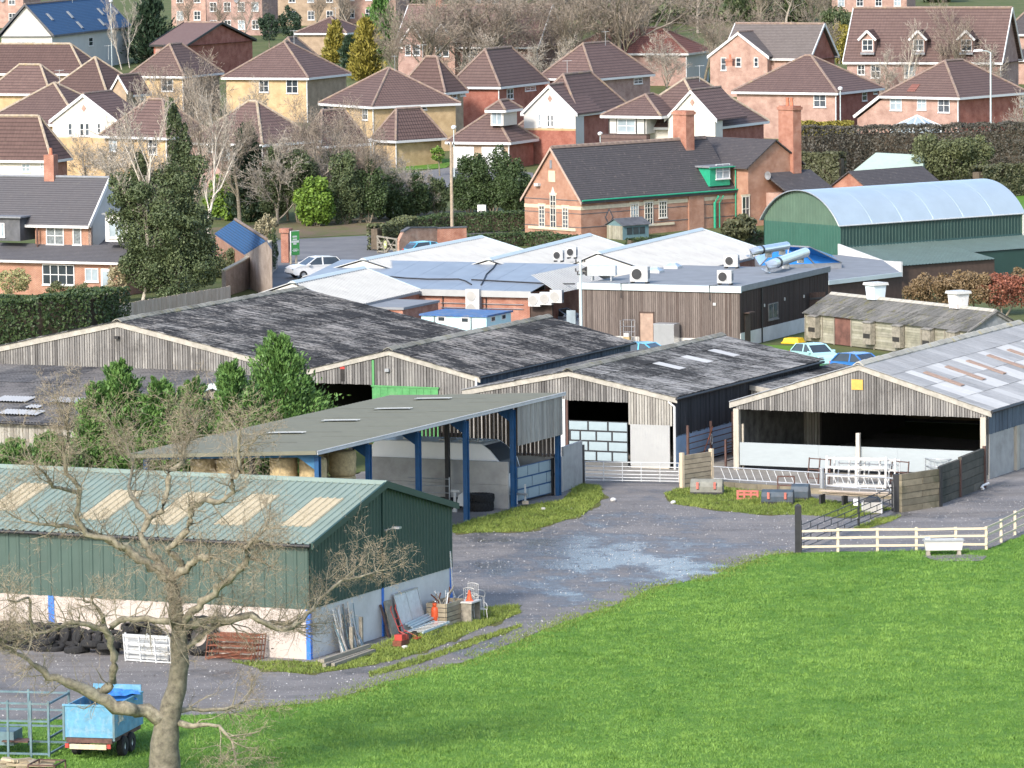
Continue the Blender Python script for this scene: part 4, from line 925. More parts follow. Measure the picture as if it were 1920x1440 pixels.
hurdle('metal_hurdle',(1508,908),(1548,911),1.35,[.3,.75,1.3],2,.025,'rust_dark','rusty metal hurdle propped at the left of the white gate stack',8,.3,cat='hurdle')
hurdle('metal_hurdle',(1655,914),(1686,917),1.35,[.3,.75,1.3],1,.025,'rust_dark','rusty end frame propped at the right of the white gate stack',8,.6,cat='hurdle')
# plank pile on trestles
fr,L = span((1534,946),(1680,952)); p = thing('plank_pile', fr, 'pile of long pale planks lying across low dark trestles', 'planks')
for x in (.15,1.35): MB().box(x-.05,x+.05,-.15,.5,0,.5).obj('trestle','black_metal',p)
for k in range(11): 
    y = random.uniform(.0,.8); x0 = random.uniform(-.1,.6); ln = random.uniform(2.2,3.4); z = .52+.035*(k//2)
    stick('plank','board_fence',p,(x0,y,z),(x0+ln,y+random.uniform(-.15,.15),z+random.uniform(-.02,.03)),.16,.035)
p = thing('covered_crate', Fr(G(1636,961),-8), 'grey block crate with black sheet on top beside the black gate', 'crate')
MB().box(-.48,.48,-.4,.4,.02,.55).obj('block','concrete',p); MB().hexa([(-.4,-.38,.56),(.42,-.35,.56),(.4,.38,.56),(-.38,.36,.56),(-.28,-.22,.78),(.25,-.2,.74),(.3,.25,.76),(-.2,.22,.80)]).obj('cover','black_metal',p)
for s in (-1,1): MB().box(s*.48-.03,s*.48+.03,-.43,-.36,0,.55).obj('corner_post','galv_white',p)
p = thing('notice', Fr(G(1605,975),-14), 'small white notice hung on the black metal gate', 'sign'); MB().box(-.11,.11,-.07,-.05,.72,1.05).obj('plate','white_upvc',p); MB().box(-.08,.08,-.074,-.071,.80,.97).obj('print','galv',p)
# ring feeder
fr = at(G(1768,893)); p = thing('ring_feeder', fr, 'round galvanised ring feeder behind the sleeper wall', 'feeder')
for z in (.25,.62,1.0): MB().tube([(1.0*math.cos(t*PI/14),1.0*math.sin(t*PI/14),z) for t in range(29)],.025,6,cap=False).obj('hoop','galv',p)
for t in range(18): MB().tube([(math.cos(t*PI/9),math.sin(t*PI/9),0),(math.cos(t*PI/9),math.sin(t*PI/9),1.0)],.018,5).obj('bar','galv',p)
# sleeper retaining walls
def sleepers(a, b, top, n, mat, label, posts, pmat='black_metal'):
    fr,L = span(a,b); H = fr.hz(top); p = thing('sleeper_wall', fr, label, 'wall')
    for k in range(n): 
        cut = [0,1] if k%2 else [0,.55,1]
        for c,d in zip(cut,cut[1:]): cube('sleeper',mat,p,c*L+.02,d*L-.01,-.08-random.uniform(0,.03),.08,k*H/n+.008,(k+1)*H/n-.012)
    for x,hh in posts: cube('post',pmat,p,x*L-.09,x*L+.09,-.17,.0,0,H*hh)
    return fr,L,H
sleepers((1688,961),(1759,950),889,6,'sleeper','mossy timber sleeper wall between two black posts',[(1.02,1.06)])
sleepers((1763,945),(1797,932),873,5,'sleeper_dark','dark damp sleeper panel next to the mossy sleeper wall',[(1.0,.98)],'rust_dark')
sleepers((1799,932),(1843,914),857,5,'sleeper_dark','dark sleeper panel running up to the concrete barn corner post',[(1.0,1.05)],'rust_dark')
# black gate and its posts
frp = at(G(1497,1036)); p = thing('gate_post', frp, 'tall black square gate post at the end of the post-and-rail fence', 'post'); MB().box(-.15,.15,-.12,.12,0,frp.hz(949)).obj('shaft','black_metal',p); MB().hexa([(-.15,-.12,0),(.15,-.12,0),(.15,.12,0),(-.15,.12,0),(-.05,-.04,.1),(.05,-.04,.1),(.05,.04,.1),(-.05,.04,.1)]).obj('cap','black_metal',p).location.z = frp.hz(949)
frq = at(G(1681,960)); p = thing('gate_post', frq, 'massive black gate post against the mossy sleeper wall', 'post'); MB().box(-.16,.16,-.14,.14,0,frq.hz(889)).obj('shaft','black_metal',p); MB().box(-.22,-.16,-.06,.06,.2,frq.hz(905)).obj('hinge_plate','galv',p)
fr,L = span((1501,1037),(1674,962)); H = 1.32
p = thing('black_gate', fr, 'black metal gate of five thin rails hung diagonally across the yard', 'gate')
zs = [.2,.45,.72,1.0,1.3]
for z in zs: MB().tube([(.1,0,z),(L-.1,0,z)],.022,6).obj('rail','black_metal',p)
for i,z in enumerate(zs[:-1]):
    n = 7
    for k in range(n):
        x = L*(k+.25+.5*(i%2))/n; MB().box(x-.025,x+.025,-.012,.012,z,zs[i+1]).obj('spacer','black_metal',p)
for x in (.1,L*.62,L-.1): MB().box(x-.05,x+.05,-.03,.03,.1,H+.2).obj('upright','black_metal',p)
# post and rail fence
def fence(pxs, label, H=1.12, rails=(.28,.68,1.03), ss=.0):
    pts = [G(*q) for q in pxs]; fr = at(pts[0]); p = thing('rail_fence', fr, label, 'fence')
    for a in (pts if len(pts) == 6 else pts[1:]): 
        q = a-pts[0]; MB().box(q.x-.06,q.x+.06,q.y-.05,q.y+.05,0,H+random.uniform(-.02,.05)).obj('post','fence_rail',p)
    for a,b in zip(pts,pts[1:]):
        for z in rails: stick('rail','fence_rail',p,(a-pts[0])+Vector((-.04,-.075,z+random.uniform(-.02,.02))),(b-pts[0])+Vector((.04,-.075,z+random.uniform(-.02,.02))),.04,.10)
fence([(1500,1036),(1571,1035),(1645,1034),(1718,1033),(1792,1032),(1849,1031)],'pale timber post-and-rail fence running from the black gate post')
fence([(1849,1031),(1877,1017),(1903,1003),(1932,988),(1962,972)],'timber fence section climbing to the right past the water trough',rails=(.28,.68,1.03))
# cattle trough
fr,L = span((1732,1041),(1806,1040)); p = thing('water_trough', fr, 'white enamelled water trough on short legs against the rail fence', 'trough')
h0 = .24; h1 = .72
MB().hexa([(.08,-.2,h0),(L-.08,-.2,h0),(L-.08,.2,h0),(.08,.2,h0),(0,-.26,h1),(L,-.26,h1),(L,.26,h1),(0,.26,h1)]).obj('tub','white_paint',p)
MB().box(-.02,L+.02,-.29,-.25,h1-.05,h1+.02).box(-.02,L+.02,.25,.29,h1-.05,h1+.02).box(-.02,.03,-.25,.25,h1-.05,h1+.02).box(L-.03,L+.02,-.25,.25,h1-.05,h1+.02).obj('rim','galv',p)
for x in (.2,L-.2): MB().hexa([(x-.1,-.22,0),(x+.1,-.22,0),(x+.1,.22,0),(x-.1,.22,0),(x-.07,-.18,h0),(x+.07,-.18,h0),(x+.07,.18,h0),(x-.07,.18,h0)]).obj('leg','timber_old',p)
MB().box(.05,.3,-.27,.27,h1+.025,h1+.09).obj('float_cover','galv_white',p)
sheet('worn_patch', [(1728,1043),(1812,1040),(1850,1043),(1840,1052),(1760,1053)], 'gravel', .018, amp=.06)
# fallen downpipe
p = thing('fallen_downpipe', at(G(1846,918),25), 'white bent drainpipe end lying at the barn corner', 'pipe'); MB().tube([(-.15,-.1,.05),(-.2,-.02,.12),(.0,.15,.2),(.42,.3,.28)],.06,8).obj('pipe','white_upvc',p); MB().tube([(-.19,-.13,.03),(-.13,-.08,.08)],.08,8).obj('collar','white_upvc',p)
def stone(px, r, label, mat='concrete_pale', grp=None):
    bm = bmesh.new(); bmesh.ops.create_icosphere(bm, subdivisions=2, radius=r)
    sd = random.random()*50
    for v in bm.verts: v.co *= 1+.25*mnoise.noise(v.co/r*.9+Vector((sd,0,0))); v.co.z = v.co.z*.75
    me = bpy.data.meshes.new('stone'); bm.to_mesh(me); bm.free(); me.materials.append(MATS[mat]); q = G(*px); link('stone', me, loc=(q.x,q.y,r*.55), label=label, cat='stone', group=grp)
stone((1150,940),.15,'loose pale stone lying alone on the gravel drive'); stone((1262,945),.14,'pale round stone at the tip of the grass by the gate'); stone((759,1217),.13,'round white stone on the grass beside the scrap heap')
stone((1019,957),.13,'flat grey stone on the grass before the blue panelled gate','concrete')
# cattle race rails beside barn C
def race():
    a = frC.w(WC+.55,.6,0); p = thing('cattle_race', Fr(a,AU), 'rusty cattle race rails beside the blue-shaded side wall', 'railing')
    for k in range(5): MB().tube([(0,0,.35+.32*k),(.1,9.5,.35+.32*k)],.03,6).obj('rail','rust_dark',p)
    for y,h in ((0,2.3),(3.2,2.2),(6.3,2.4),(9.4,2.2)): MB().box(-.06,.06,y-.06,y+.06,0,h).obj('post','rust_dark',p)
    MB().tube([(.1,1.8,.5),(.1,3.2,1.9)],.03,6).obj('brace','rust',p)
    m = MB().tube([(.12,3.0+.12*math.cos(t*PI/8),1.25+.28*math.sin(t*PI/8)) for t in range(17)],.02,5,cap=False); m.obj('hanging_hoop','galv_white',p)
    p2 = thing('cattle_race', Fr(frC.w(WC+2.3,1.6,0),AU), 'lower rusty cattle race rails nearer the open-fronted barn', 'railing')
    for k in range(4): MB().tube([(0,0,.35+.32*k),(.1,8.5,.35+.32*k)],.03,6).obj('rail','rust_dark',p2)
    for y,h in ((0,1.5),(2.9,1.5),(5.8,1.5),(8.4,1.5)): MB().box(-.05,.05,y-.05,y+.05,0,h).obj('post','rust_dark',p2)
race()
# ------------------------------------------------------------------ tyres
def tyre_mesh(R, w, r_in, name):
    prof = [(r_in,-w/2*.8),(r_in+.04,-w/2),(R-.07,-w/2),(R-.01,-w/2*.72),(R,0),(R-.01,w/2*.72),(R-.07,w/2),(r_in+.04,w/2),(r_in,w/2*.8),(r_in+.02,0),(r_in,-w/2*.8)]
    return MB().lathe(prof,20).mesh(name,['tyre_rubber'],smooth=False)
TY = tyre_mesh(.42,.24,.24,'tyre'); TYB = tyre_mesh(.5,.3,.27,'tyre_big'); TYT = None
def tractor_tyre():
    m = MB(); R,w,r = .82,.46,.46
    m.lathe([(r,-w*.4),(r+.08,-w/2),(R-.1,-w/2),(R-.05,-w*.3),(R-.05,w*.3),(R-.1,w/2),(r+.08,w/2),(r,w*.4),(r+.04,0),(r,-w*.4)],28)
    for k in range(22):
        for s in (-1,1):
            t = 2*PI*(k+.5*(s>0))/22; c,sn = math.cos(t),math.sin(t); t2 = t+.16; c2,s2 = math.cos(t2),math.sin(t2)
            def P(cc,ss,rr,z): return (cc*rr,ss*rr,z)
            dt = .045; a0,a1,b0,b1 = t-dt,t+dt,t2-dt,t2+dt
            f = lambda a,rr,z: (math.cos(a)*rr,math.sin(a)*rr,z)
            m.hexa([f(a0,R-.08,s*w/2),f(a1,R-.08,s*w/2),f(b1,R-.06,0),f(b0,R-.06,0),f(a0,R-.02,s*w/2),f(a1,R-.02,s*w/2),f(b1,R+.01,0),f(b0,R+.01,0)])
    return m.mesh('tractor_tyre',['tyre_rubber'])
TT = tractor_tyre()
q = G(836,952); link('tractor_tyre',TT,loc=(q.x,q.y,.24),label='big lugged tractor tyre lying flat behind the white jump stand',cat='tyre',group='tractor tyres by the canopy')
q = G(900,957); link('tractor_tyre',TT,loc=(q.x,q.y,.24),scale=(.86,.86,1),label='big lugged tractor tyre lying flat against the pale concrete panels',cat='tyre',group='tractor tyres by the canopy')
link('tractor_tyre',TT,loc=(q.x+.05,q.y,.66),scale=(.84,.84,.8),rot=(.02,.03,1),label='tractor tyre stacked on top of another at the pale concrete panels',cat='tyre',group='tractor tyres by the canopy')
p = thing('jump_stand', Fr(G(853,960),-14), 'white T-shaped stand with a torn white board beside the tractor tyres', 'stand')
MB().box(-.06,.06,-.05,.05,.15,1.0).box(-.2,.25,-.05,.05,1.0,1.12).obj('stand','white_paint',p); MB().hexa([(.1,-.1,.35),(.5,-.1,.3),(.5,-.06,.3),(.1,-.06,.35),(.2,-.04,.85),(.42,-.04,1.0),(.42,0,1.0),(.2,0,.85)]).obj('torn_board','white_paint',p); MB().box(-.1,.1,-.1,.1,0,.15).obj('foot','white_paint',p)
p = thing('straw_block', Fr(G(925,950),-20), 'small pale straw block at the foot of the concrete panels', 'block'); MB().hexa([(-.3,-.2,0),(.3,-.2,0),(.3,.2,0),(-.3,.2,0),(-.22,-.15,.32),(.27,-.16,.28),(.25,.17,.30),(-.24,.15,.35)]).obj('bundle','straw',p)
def tyres_row():
    xs = np.linspace(SHED.ex(-150,-.5,.4),SHED.ex(318,-.5,.4),24)
    for i,x in enumerate(xs):
        big = random.random() < .35; me = TYB if big else TY; R = .5 if big else .42; tl = RAD(random.uniform(66,80))
        w_ = SHED.w(x,-.42-random.uniform(0,.08),R*math.sin(tl)*.98+.04)
        o = link('tyre',me,loc=w_,rot=(0,0,0),label='worn tyre in the row leaning along the shed\'s pale wall',cat='tyre',group='tyres along the shed wall')
        o.rotation_euler = (Matrix.Rotation(SHED.a,3,'Z')@Matrix.Rotation(tl,3,'X')@Matrix.Rotation(random.uniform(-.25,.25),3,'Y')).to_euler()
    for i in range(20):
        x = random.uniform(xs[0],xs[-1]); k = i%3
        w_ = SHED.w(x,-1.25-random.uniform(0,.5),.14+.22*(k==2)); o = link('tyre',TY if i%2 else TYB,loc=w_,rot=(random.uniform(-.2,.2),random.uniform(-.2,.2),0),label='worn tyre lying in the heap in front of the leaning tyre row',cat='tyre',group='tyres in the low heap')
    for px,py in ((245,1172),(285,1178),(262,1162)):
        x,z = SHED.fy(px,py,-.6); link('tyre',TY,loc=SHED.w(x,-.6,z-.1),rot=(.15,.1,0),label='worn tyre lying on top of the leaning row below the blue pillar',cat='tyre',group='tyres on top of the row')
    for (px,py,n,me,lab) in ((488,1230,4,TY,'worn tyre in the tall stack beside the brown metal hurdles'),(521,1236,3,TY,'worn tyre in the short stack near the shed corner')):
        q = G(px,py-6)
        for k in range(n): link('tyre',me,loc=(q.x+random.uniform(-.03,.03),q.y+random.uniform(-.03,.03),.125+.235*k),rot=(random.uniform(-.03,.03),random.uniform(-.03,.03),k),label=lab,cat='tyre',group='tyres stacked near the shed corner' if n == 3 else 'tyres in the tall stack')
    x,z = SHED.fy(372,1190,-.5); o = link('tractor_tyre',TT,loc=SHED.w(x,-.45,.80),label='large tractor tyre leaning on the shed wall behind the oak trunk',cat='tyre'); o.rotation_euler = (Matrix.Rotation(SHED.a,3,'Z')@Matrix.Rotation(RAD(76),3,'X')).to_euler()
tyres_row()
# white crates / hurdles and brown hurdle stack along the long wall
hurdle('metal_hurdle',(236,1240),(322,1246),1.15,[.08,.45,.8,1.12],3,.03,'galv_white','white metal hurdle leaning by the tyre heap left of the oak trunk',-8,.0,cat='hurdle')
def pallet():
    x,z = SHED.fy(262,1215,-2); p = thing('white_crate', Fr(G(270,1243),AU), 'peeling white slatted crate side behind the white hurdle', 'crate')
    for k in range(6): cube('slat','galv_white',p,-1.1,.9,.35,.39,.1+k*.17,.25+k*.17)
    for x in (-1.1,-.1,.86): cube('batten','galv_white',p,x,x+.06,.395,.45,0,1.15)
pallet()
def brown_stack():
    fr = Fr(G(385,1238),AU+6); p = thing('hurdle_stack', fr, 'stack of rusty brown tubular hurdles leaning by the tall tyre stack', 'hurdles')
    for k in range(5):
        y = .22*k; zz = [.12,.35,.58,.8,.98]; t = .35
        for z in zz: MB().tube([(0+k*.05,y+z*t,z),(2.0+k*.05,y+z*t,z)],.025,5).obj('rail','rust',p)
        for i in range(2): MB().tube([(i*2.0+k*.05,y,0),(i*2.0+k*.05,y+t,1.02)],.025,5).obj('upright','rust',p)
        if k in (0,2,4): MB().tube([(0.1,y-.1,.08),(1.5,y,.3),(1.9,y+.1,.85)],.022,5).obj('brace','rust',p)
brown_stack()
# ------------------------------------------------------------------ scrap along the gable of the green shed
sheet('scrap_ground',[(640,1212),(760,1180),(850,1165),(845,1180),(770,1206),(690,1218)],'gravel',.020,amp=.1)
def scrap():
    def pt(px,dx): y = SHED.ey(px,dx,.3); return Fr(SHED.w(dx,y,0), AU+90)     # local x along the gable (away), y toward the shed
    f = pt(655,.35); p = thing('pipe_bundle', f, 'bundle of old pipes and poles standing against the pale gable wall', 'pipes')
    for k in range(34):
        x = random.uniform(-.9,.9); ln = random.uniform(.9,2.0); c = ['galv','galv_white','timber_frame','galv','blue_grey_steel','concrete'][k%6]
        MB().tube([(x,-random.uniform(.0,.35),.02),(x+random.uniform(-.25,.25),.26,ln)],random.uniform(.02,.045),6).obj('pipe',c,p)
    MB().box(1.0,1.12,-.1,.05,0,1.25).obj('stake','timber_old',p); MB().box(-.2,-.05,-.25,-.1,0,1.0).obj('stake','timber_old',p)
    f = pt(650,1.4); p = thing('beam_pile', f, 'old timber beams laid on the grass along the gable wall', 'beams')
    for k in range(6): stick('beam','timber_old',p,(-2.3+random.uniform(-.3,.5)+.2*k,-.32+.17*k+random.uniform(-.05,.05),.09+.16*(k==2)),(1.6+random.uniform(-.4,.7),-.25+.14*k+random.uniform(-.05,.05),.10+.16*(k==2)),.15,.15)
    f = pt(733,.25); p = thing('leaning_door', f, 'weathered pale door board leaning on the gable wall by the blue pillar', 'board'); MB().hexa([(-.35,-.25,0),(.3,-.25,0),(.3,-.19,0),(-.35,-.19,0),(-.3,.14,1.5),(.33,.14,1.5),(.33,.2,1.5),(-.3,.2,1.5)]).obj('board','timber_old',p); MB().hexa([(-.55,-.2,0),(-.43,-.2,0),(-.43,-.12,0),(-.55,-.12,0),(-.62,.16,1.4),(-.5,.16,1.4),(-.5,.22,1.4),(-.62,.22,1.4)]).obj('strip','rust_dark',p)
    f = pt(768,.30); p = thing('old_window', f, 'large grey metal window frame leaning on the gable wall', 'window frame'); 
    a = lambda x,z: (x,-.25+.42*z/1.7,z)
    for x in (-1.15,0,1.15): stick('stile','galv',p,a(x,0),a(x,1.7),.06,.05)
    for z in (.03,1.67): stick('rail','galv',p,a(-1.15,z),a(1.15,z),.06,.05)
    MB().hexa([a(-1.1,.06),a(1.1,.06),a(1.1,1.64),a(-1.1,1.64)]+[tuple(Vector(a(x,z))+Vector((0,.015,0))) for x,z in ((-1.1,.06),(1.1,.06),(1.1,1.64),(-1.1,1.64))]).obj('pane','galv_white',p)
    f = pt(757,1.1); p = thing('sack_truck', f, 'red two-wheeled sack barrow tipped among the scrap', 'barrow')
    for s in (-.22,.22): MB().tube([(s,-.5,.1),(s,.1,.35),(s,.5,1.25),(s,.45,1.4)],.025,6).obj('handle','red_paint',p)
    for z in (.3,.55,.85): MB().bar((-.22,-.2+z*.6,z),(.22,-.2+z*.6,z),.04).obj('crossbar','red_paint',p)
    MB().box(-.25,.25,-.75,-.4,.06,.1).obj('toe_plate','red_paint',p)
    for s in (-.3,.3): MB().lathe([(.03,-.05),(.16,-.05),(.16,.05),(.03,.05)],12,axis='x',o=(s,-.35,.16)).obj('wheel','tyre_rubber',p)
    f = pt(752,1.9); p = thing('red_motor', f, 'small red engine block on the gravel before the sack barrow', 'engine'); MB().box(-.4,.4,-.2,.2,.05,.28).obj('bed','rust',p); MB().box(-.3,.05,-.18,.16,.28,.52).obj('block','red_paint',p); MB().tube([(.2,-.2,.36),(.2,.2,.36)],.13,10).obj('flywheel','red_paint',p)
    f = pt(806,1.35); p = thing('ladder', f, 'pale blue and white aluminium ladder lying flat by the crate', 'ladder')
    for y in (-.38,.32): MB().bar((-1.5,y,.22),(1.2,y+.06,.30),.06,.09).obj('stile','ladder_blue',p)
    for k in range(9): MB().bar((-1.35+k*.31,-.38,.23+.01*k),(-1.35+k*.31,.34,.23+.01*k),.05,.03).obj('rung','galv_white',p)
    f = pt(795,.75); p = thing('blue_gutter', f, 'lengths of pale blue guttering lying behind the ladder', 'gutter')
    for k in range(3): MB().bar((-1.4,-.1+.13*k,.3+.06*k),(1.0,-.05+.13*k,.42+.06*k),.1,.07).obj('length','ladder_blue',p)
    f = pt(816,.85); p = thing('gas_cylinder', f, 'orange-red gas cylinder standing before the wooden crate', 'gas cylinder'); MB().lathe([(.02,.02),(.15,.02),(.17,.08),(.17,.72),(.14,.84),(.07,.9),(.02,.9)],18).obj('tank','orange_red',p,smooth=True); MB().lathe([(.09,.9),(.11,.92),(.11,1.02),(.08,1.02),(.08,.92)],14).obj('collar','orange_red',p); MB().box(-.12,.06,-.175,-.165,.28,.42).obj('label_strip','white_paint',p)
    f = pt(833,.9); p = thing('scrap_crate', f, 'old timber crate full of scrap at the shed corner', 'crate')
    for k in range(5):
        z0 = .04+.2*k
        cube('slat','sleeper_pale',p,-.8,.9,-.5,-.46,z0,z0+.17); cube('slat','sleeper_pale',p,-.8,.9,.42,.46,z0,z0+.17); cube('slat','sleeper_pale',p,-.84,-.80,-.46,.42,z0,z0+.17); cube('slat','sleeper_pale',p,.9,.94,-.46,.42,z0,z0+.17)
    for k in range(14): MB().tube([(random.uniform(-.6,.7),random.uniform(-.3,.3),.4),(random.uniform(-.9,.9),random.uniform(-.45,.45),random.uniform(1.1,1.7))],.03,5).obj('scrap_rod',['timber_old','galv','rust','galv_white'][k%4],p)
    MB().box(-.75,.85,-.42,.40,.3,.8).obj('fill','timber_frame',p)
    f = pt(848,.4); p = thing('long_pole', f, 'long white pole leaning at the far corner of the green shed', 'pole'); MB().tube([(.3,-.35,0),(-.05,-.05,1.2),(-.12,.0,2.9)],.035,6).obj('shaft','galv_white',p); MB().tube([(.3,-.35,0),(.3,-.35,.06)],.06,8).obj('foot','galv',p)
    f = pt(868,1.1); 
    q = G(878,1163); fc = Fr(q,-20); p = thing('garden_chair', fc, 'white metal garden chair, front one of the tangled chair stack', 'chair', 'white garden chairs by the shed corner')
    def chair(p):
        for x,y in ((-.25,-.25),(.25,-.25),(-.25,.25),(.25,.25)): MB().tube([(x*1.15,y*1.15,0),(x,y,.45)],.017,5).obj('leg','white_paint',p)
        m = MB()
        for k in range(6): m.bar((-.27,-.25+k*.1,.46),(.27,-.25+k*.1,.46),.035,.012)
        m.obj('seat','white_paint',p); m = MB()
        for k in range(6): m.tube([(-.25+k*.1,.26,.46),(-.25+k*.1,.34,.92)],.012,5)
        m.tube([(-.27,.34,.92),(-.1,.36,.97),(.1,.36,.97),(.27,.34,.92)],.018,5); m.obj('backrest','white_paint',p)
        for s in (-.28,.28): MB().tube([(s,.3,.7),(s,-.1,.7),(s,-.27,.62),(s,-.26,.45)],.016,5).obj('armrest','white_paint',p)
    chair(p)
    for k,(dx,dy,dz,rz,rx) in enumerate(((.05,.05,.16,5,0),(-.35,.5,0,-60,0),(.38,.35,0,35,0),(-.1,.15,.34,-8,10),(.15,.45,.55,170,12))):
        lab = ['white metal garden chair nested on the front chair','white metal garden chair turned aside at the crate','white metal garden chair at the outer side of the stack','white metal garden chair tipped on top of the nested pair','white metal garden chair upside at the top of the tangle'][k]
        copy_tree(p, None, loc=fc.w(dx,dy,dz), rot=(RAD(rx),0,RAD(-20+rz)), label=lab)
    q = G(880,1118); f = at(q); p = thing('traffic_cone', Fr(SHED.w(1.6,SHED.ey(880,1.6,1.2),.95),0), 'small orange traffic cone perched on the scrap behind the chairs', 'cone'); MB().lathe([(.13,0),(.035,.42),(.0,.42)],14).obj('cone','orange_red',p); MB().box(-.16,.16,-.16,.16,-.03,0).obj('base','orange_red',p)
    p = thing('scrap_bench', Fr(SHED.w(1.6,SHED.ey(880,1.6,1.0),0),AU), 'white-painted plank bench behind the garden chairs', 'bench'); MB().box(-.35,.35,-.5,.5,.86,.92).obj('top','white_paint',p)
    for s in (-1,1): MB().box(-.3,.3,s*.42-.03,s*.42+.03,0,.86).obj('leg','timber_old',p)
m_plain('ladder_blue',(.42,.52,.58),.45,metal=.2,var=.1)
scrap()
# ------------------------------------------------------------------ bottom left: blue tipping trailer, steel frame, timber
def trailer():
    # rear board faces the viewer-left; bottom edge pixels (120,1405)-(220,1412), side runs right to (300,1400)
    a = G(120,1425); fr = Fr(a,-14); s = 53.; W = 1.95; p = thing('tipping_trailer', fr, 'pale blue steel tipping trailer with twin wheels behind the oak trunk', 'trailer')
    zb,zt = .85,2.0; Ln = 3.4
    MB().box(0,W,0,.06,zb,zt).obj('tailboard','blue_trailer',p)
    MB().box(W-.05,W,.06,Ln,zb,zt-.02).obj('side_board','blue_trailer',p); MB().box(0,.05,.06,Ln,zb,zt-.02).obj('side_board','blue_trailer',p); MB().box(.05,W-.05,Ln-.06,Ln,zb,zt+.3).obj('head_board','blue_trailer',p)
    MB().box(.05,W-.05,.06,Ln-.06,zb,zb+.06).obj('floor','rust_dark',p)
    for x in (.02,W-.02): MB().box(x-.04,x+.04,-.03,.0,zb-.1,zt+.05).obj('corner_post','blue_grey_steel',p)
    MB().box(-.02,W+.02,-.04,-.0,zt,zt+.07).box(W-.03,W+.03,.0,Ln,zt,zt+.06).obj('rim','blue_trailer',p)
    MB().box(.1,W-.1,.0,Ln,zb-.2,zb-.02).obj('chassis','rust_dark',p)
    MB().box(.25,W-.3,-.08,.0,zb-.42,zb-.24).obj('tail_bar','timber_pale',p)
    for x in (.15,W-.2): MB().box(x-.07,x+.07,-.09,-.02,zb-.38,zb-.22).obj('tail_light','red_paint',p)
    MB().box(W+.005,W+.02,.5,1.0,zt-.65,zt-.2).obj('plate','galv_white',p)
    for y in (1.2,2.05):
        for x in (.1,W-.1):
            w_ = MB().lathe([(.14,-.13),(.33,-.13),(.38,-.08),(.38,.08),(.33,.13),(.14,.13)],18,axis='x',o=(x,y,.38)).obj('wheel','tyre_rubber',p); MB().lathe([(.0,-.06),(.14,-.10),(.16,.02),(.14,.10),(.0,.06)],14,axis='x',o=(x,y,.38)).obj('rim','galv',w_)
    MB().bar((W/2,Ln,zb-.3),(W/2,Ln+1.1,zb-.35),.1).obj('drawbar','rust_dark',p)
    b = thing('blue_tarpaulin', Fr(fr.w(1.3,Ln-.9,zt-.1),20), 'crumpled blue tarpaulin sheet over the front of the trailer', 'tarpaulin')
    m = MB(); n = 8; H_ = [[.25+.16*mnoise.noise(Vector((i*.7,j*.7,3.3))) for j in range(n)] for i in range(n)]
    for i in range(n-1):
        for j in range(n-1): m.face([(-.7+i*.2,-.6+j*.22,H_[i][j]),(-.7+(i+1)*.2,-.6+j*.22,H_[i+1][j]),(-.7+(i+1)*.2,-.6+(j+1)*.22,H_[i+1][j+1]),(-.7+i*.2,-.6+(j+1)*.22,H_[i][j+1])])
    m.obj('fold','blue_plastic',b); m2 = MB(); m2.hexa([(-.6,-.5,0),(.6,-.5,0),(.6,.8,0),(-.6,.8,0),(-.4,-.3,.2),(.4,-.3,.2),(.4,.6,.2),(-.4,.6,.2)]).obj('bundle','blue_plastic',b)
    # galvanised stock frame beside it
    f = Fr(G(-60,1418),-12); p = thing('stock_frame', f, 'blue-grey steel stock crate frame of open rails beside the blue trailer', 'frame'); Lx,Ly,H = 3.1,2.6,2.1
    c = 'blue_grey_steel'
    for z in (.15,.75,1.35,2.0):
        for a_,b_ in (((0,0,z),(Lx,0,z)),((0,Ly,z),(Lx,Ly,z)),((Lx,0,z),(Lx,Ly,z)),((0,0,z),(0,Ly,z))): 
            if z in (.75,) and a_[1] == 0 and b_[1] == 0: continue
            MB().bar(a_,b_,.07).obj('rail',c,p)
    for x,y in ((0,0),(Lx*.5,0),(Lx*.78,0),(Lx,0),(0,Ly),(Lx/2,Ly),(Lx,Ly)): MB().bar((x,y,0),(x,y,H),.08).obj('upright',c,p)
    MB().box(.3,1.6,.5,1.6,.35,.85).obj('tank','blue_grey_steel',p); MB().box(1.2,2.2,.3,1.0,.5,.55).obj('shelf','rust_dark',p)
    f = Fr(G(25,1440),-6); p = thing('timber_offcuts', f, 'heap of sawn timber offcuts at the foot of the steel frame', 'timber')
    for k in range(18): stick('offcut','sleeper_pale',p,(random.uniform(-1.4,1.0),random.uniform(-.4,.4),.08+.07*(k//5)),(random.uniform(-.8,1.6),random.uniform(-.4,.4),.10+.07*(k//5)),.18,.1)
    f = Fr(G(88,1448),-14); p = thing('rusty_cage', f, 'rusty open box frame lying in front of the trailer', 'frame'); w_,d_,h_ = 1.0,.6,.35
    for a_,b_ in [((x,y,0),(x,y,h_)) for x in (-w_/2,w_/2) for y in (-d_,d_)]+[((-w_/2,y,z),(w_/2,y,z)) for y in (-d_,d_) for z in (0.02,h_)]+[((x,-d_,z),(x,d_,z)) for x in (-w_/2,w_/2) for z in (.02,h_)]: MB().bar(a_,b_,.05).obj('bar','rust_dark',p)
trailer()
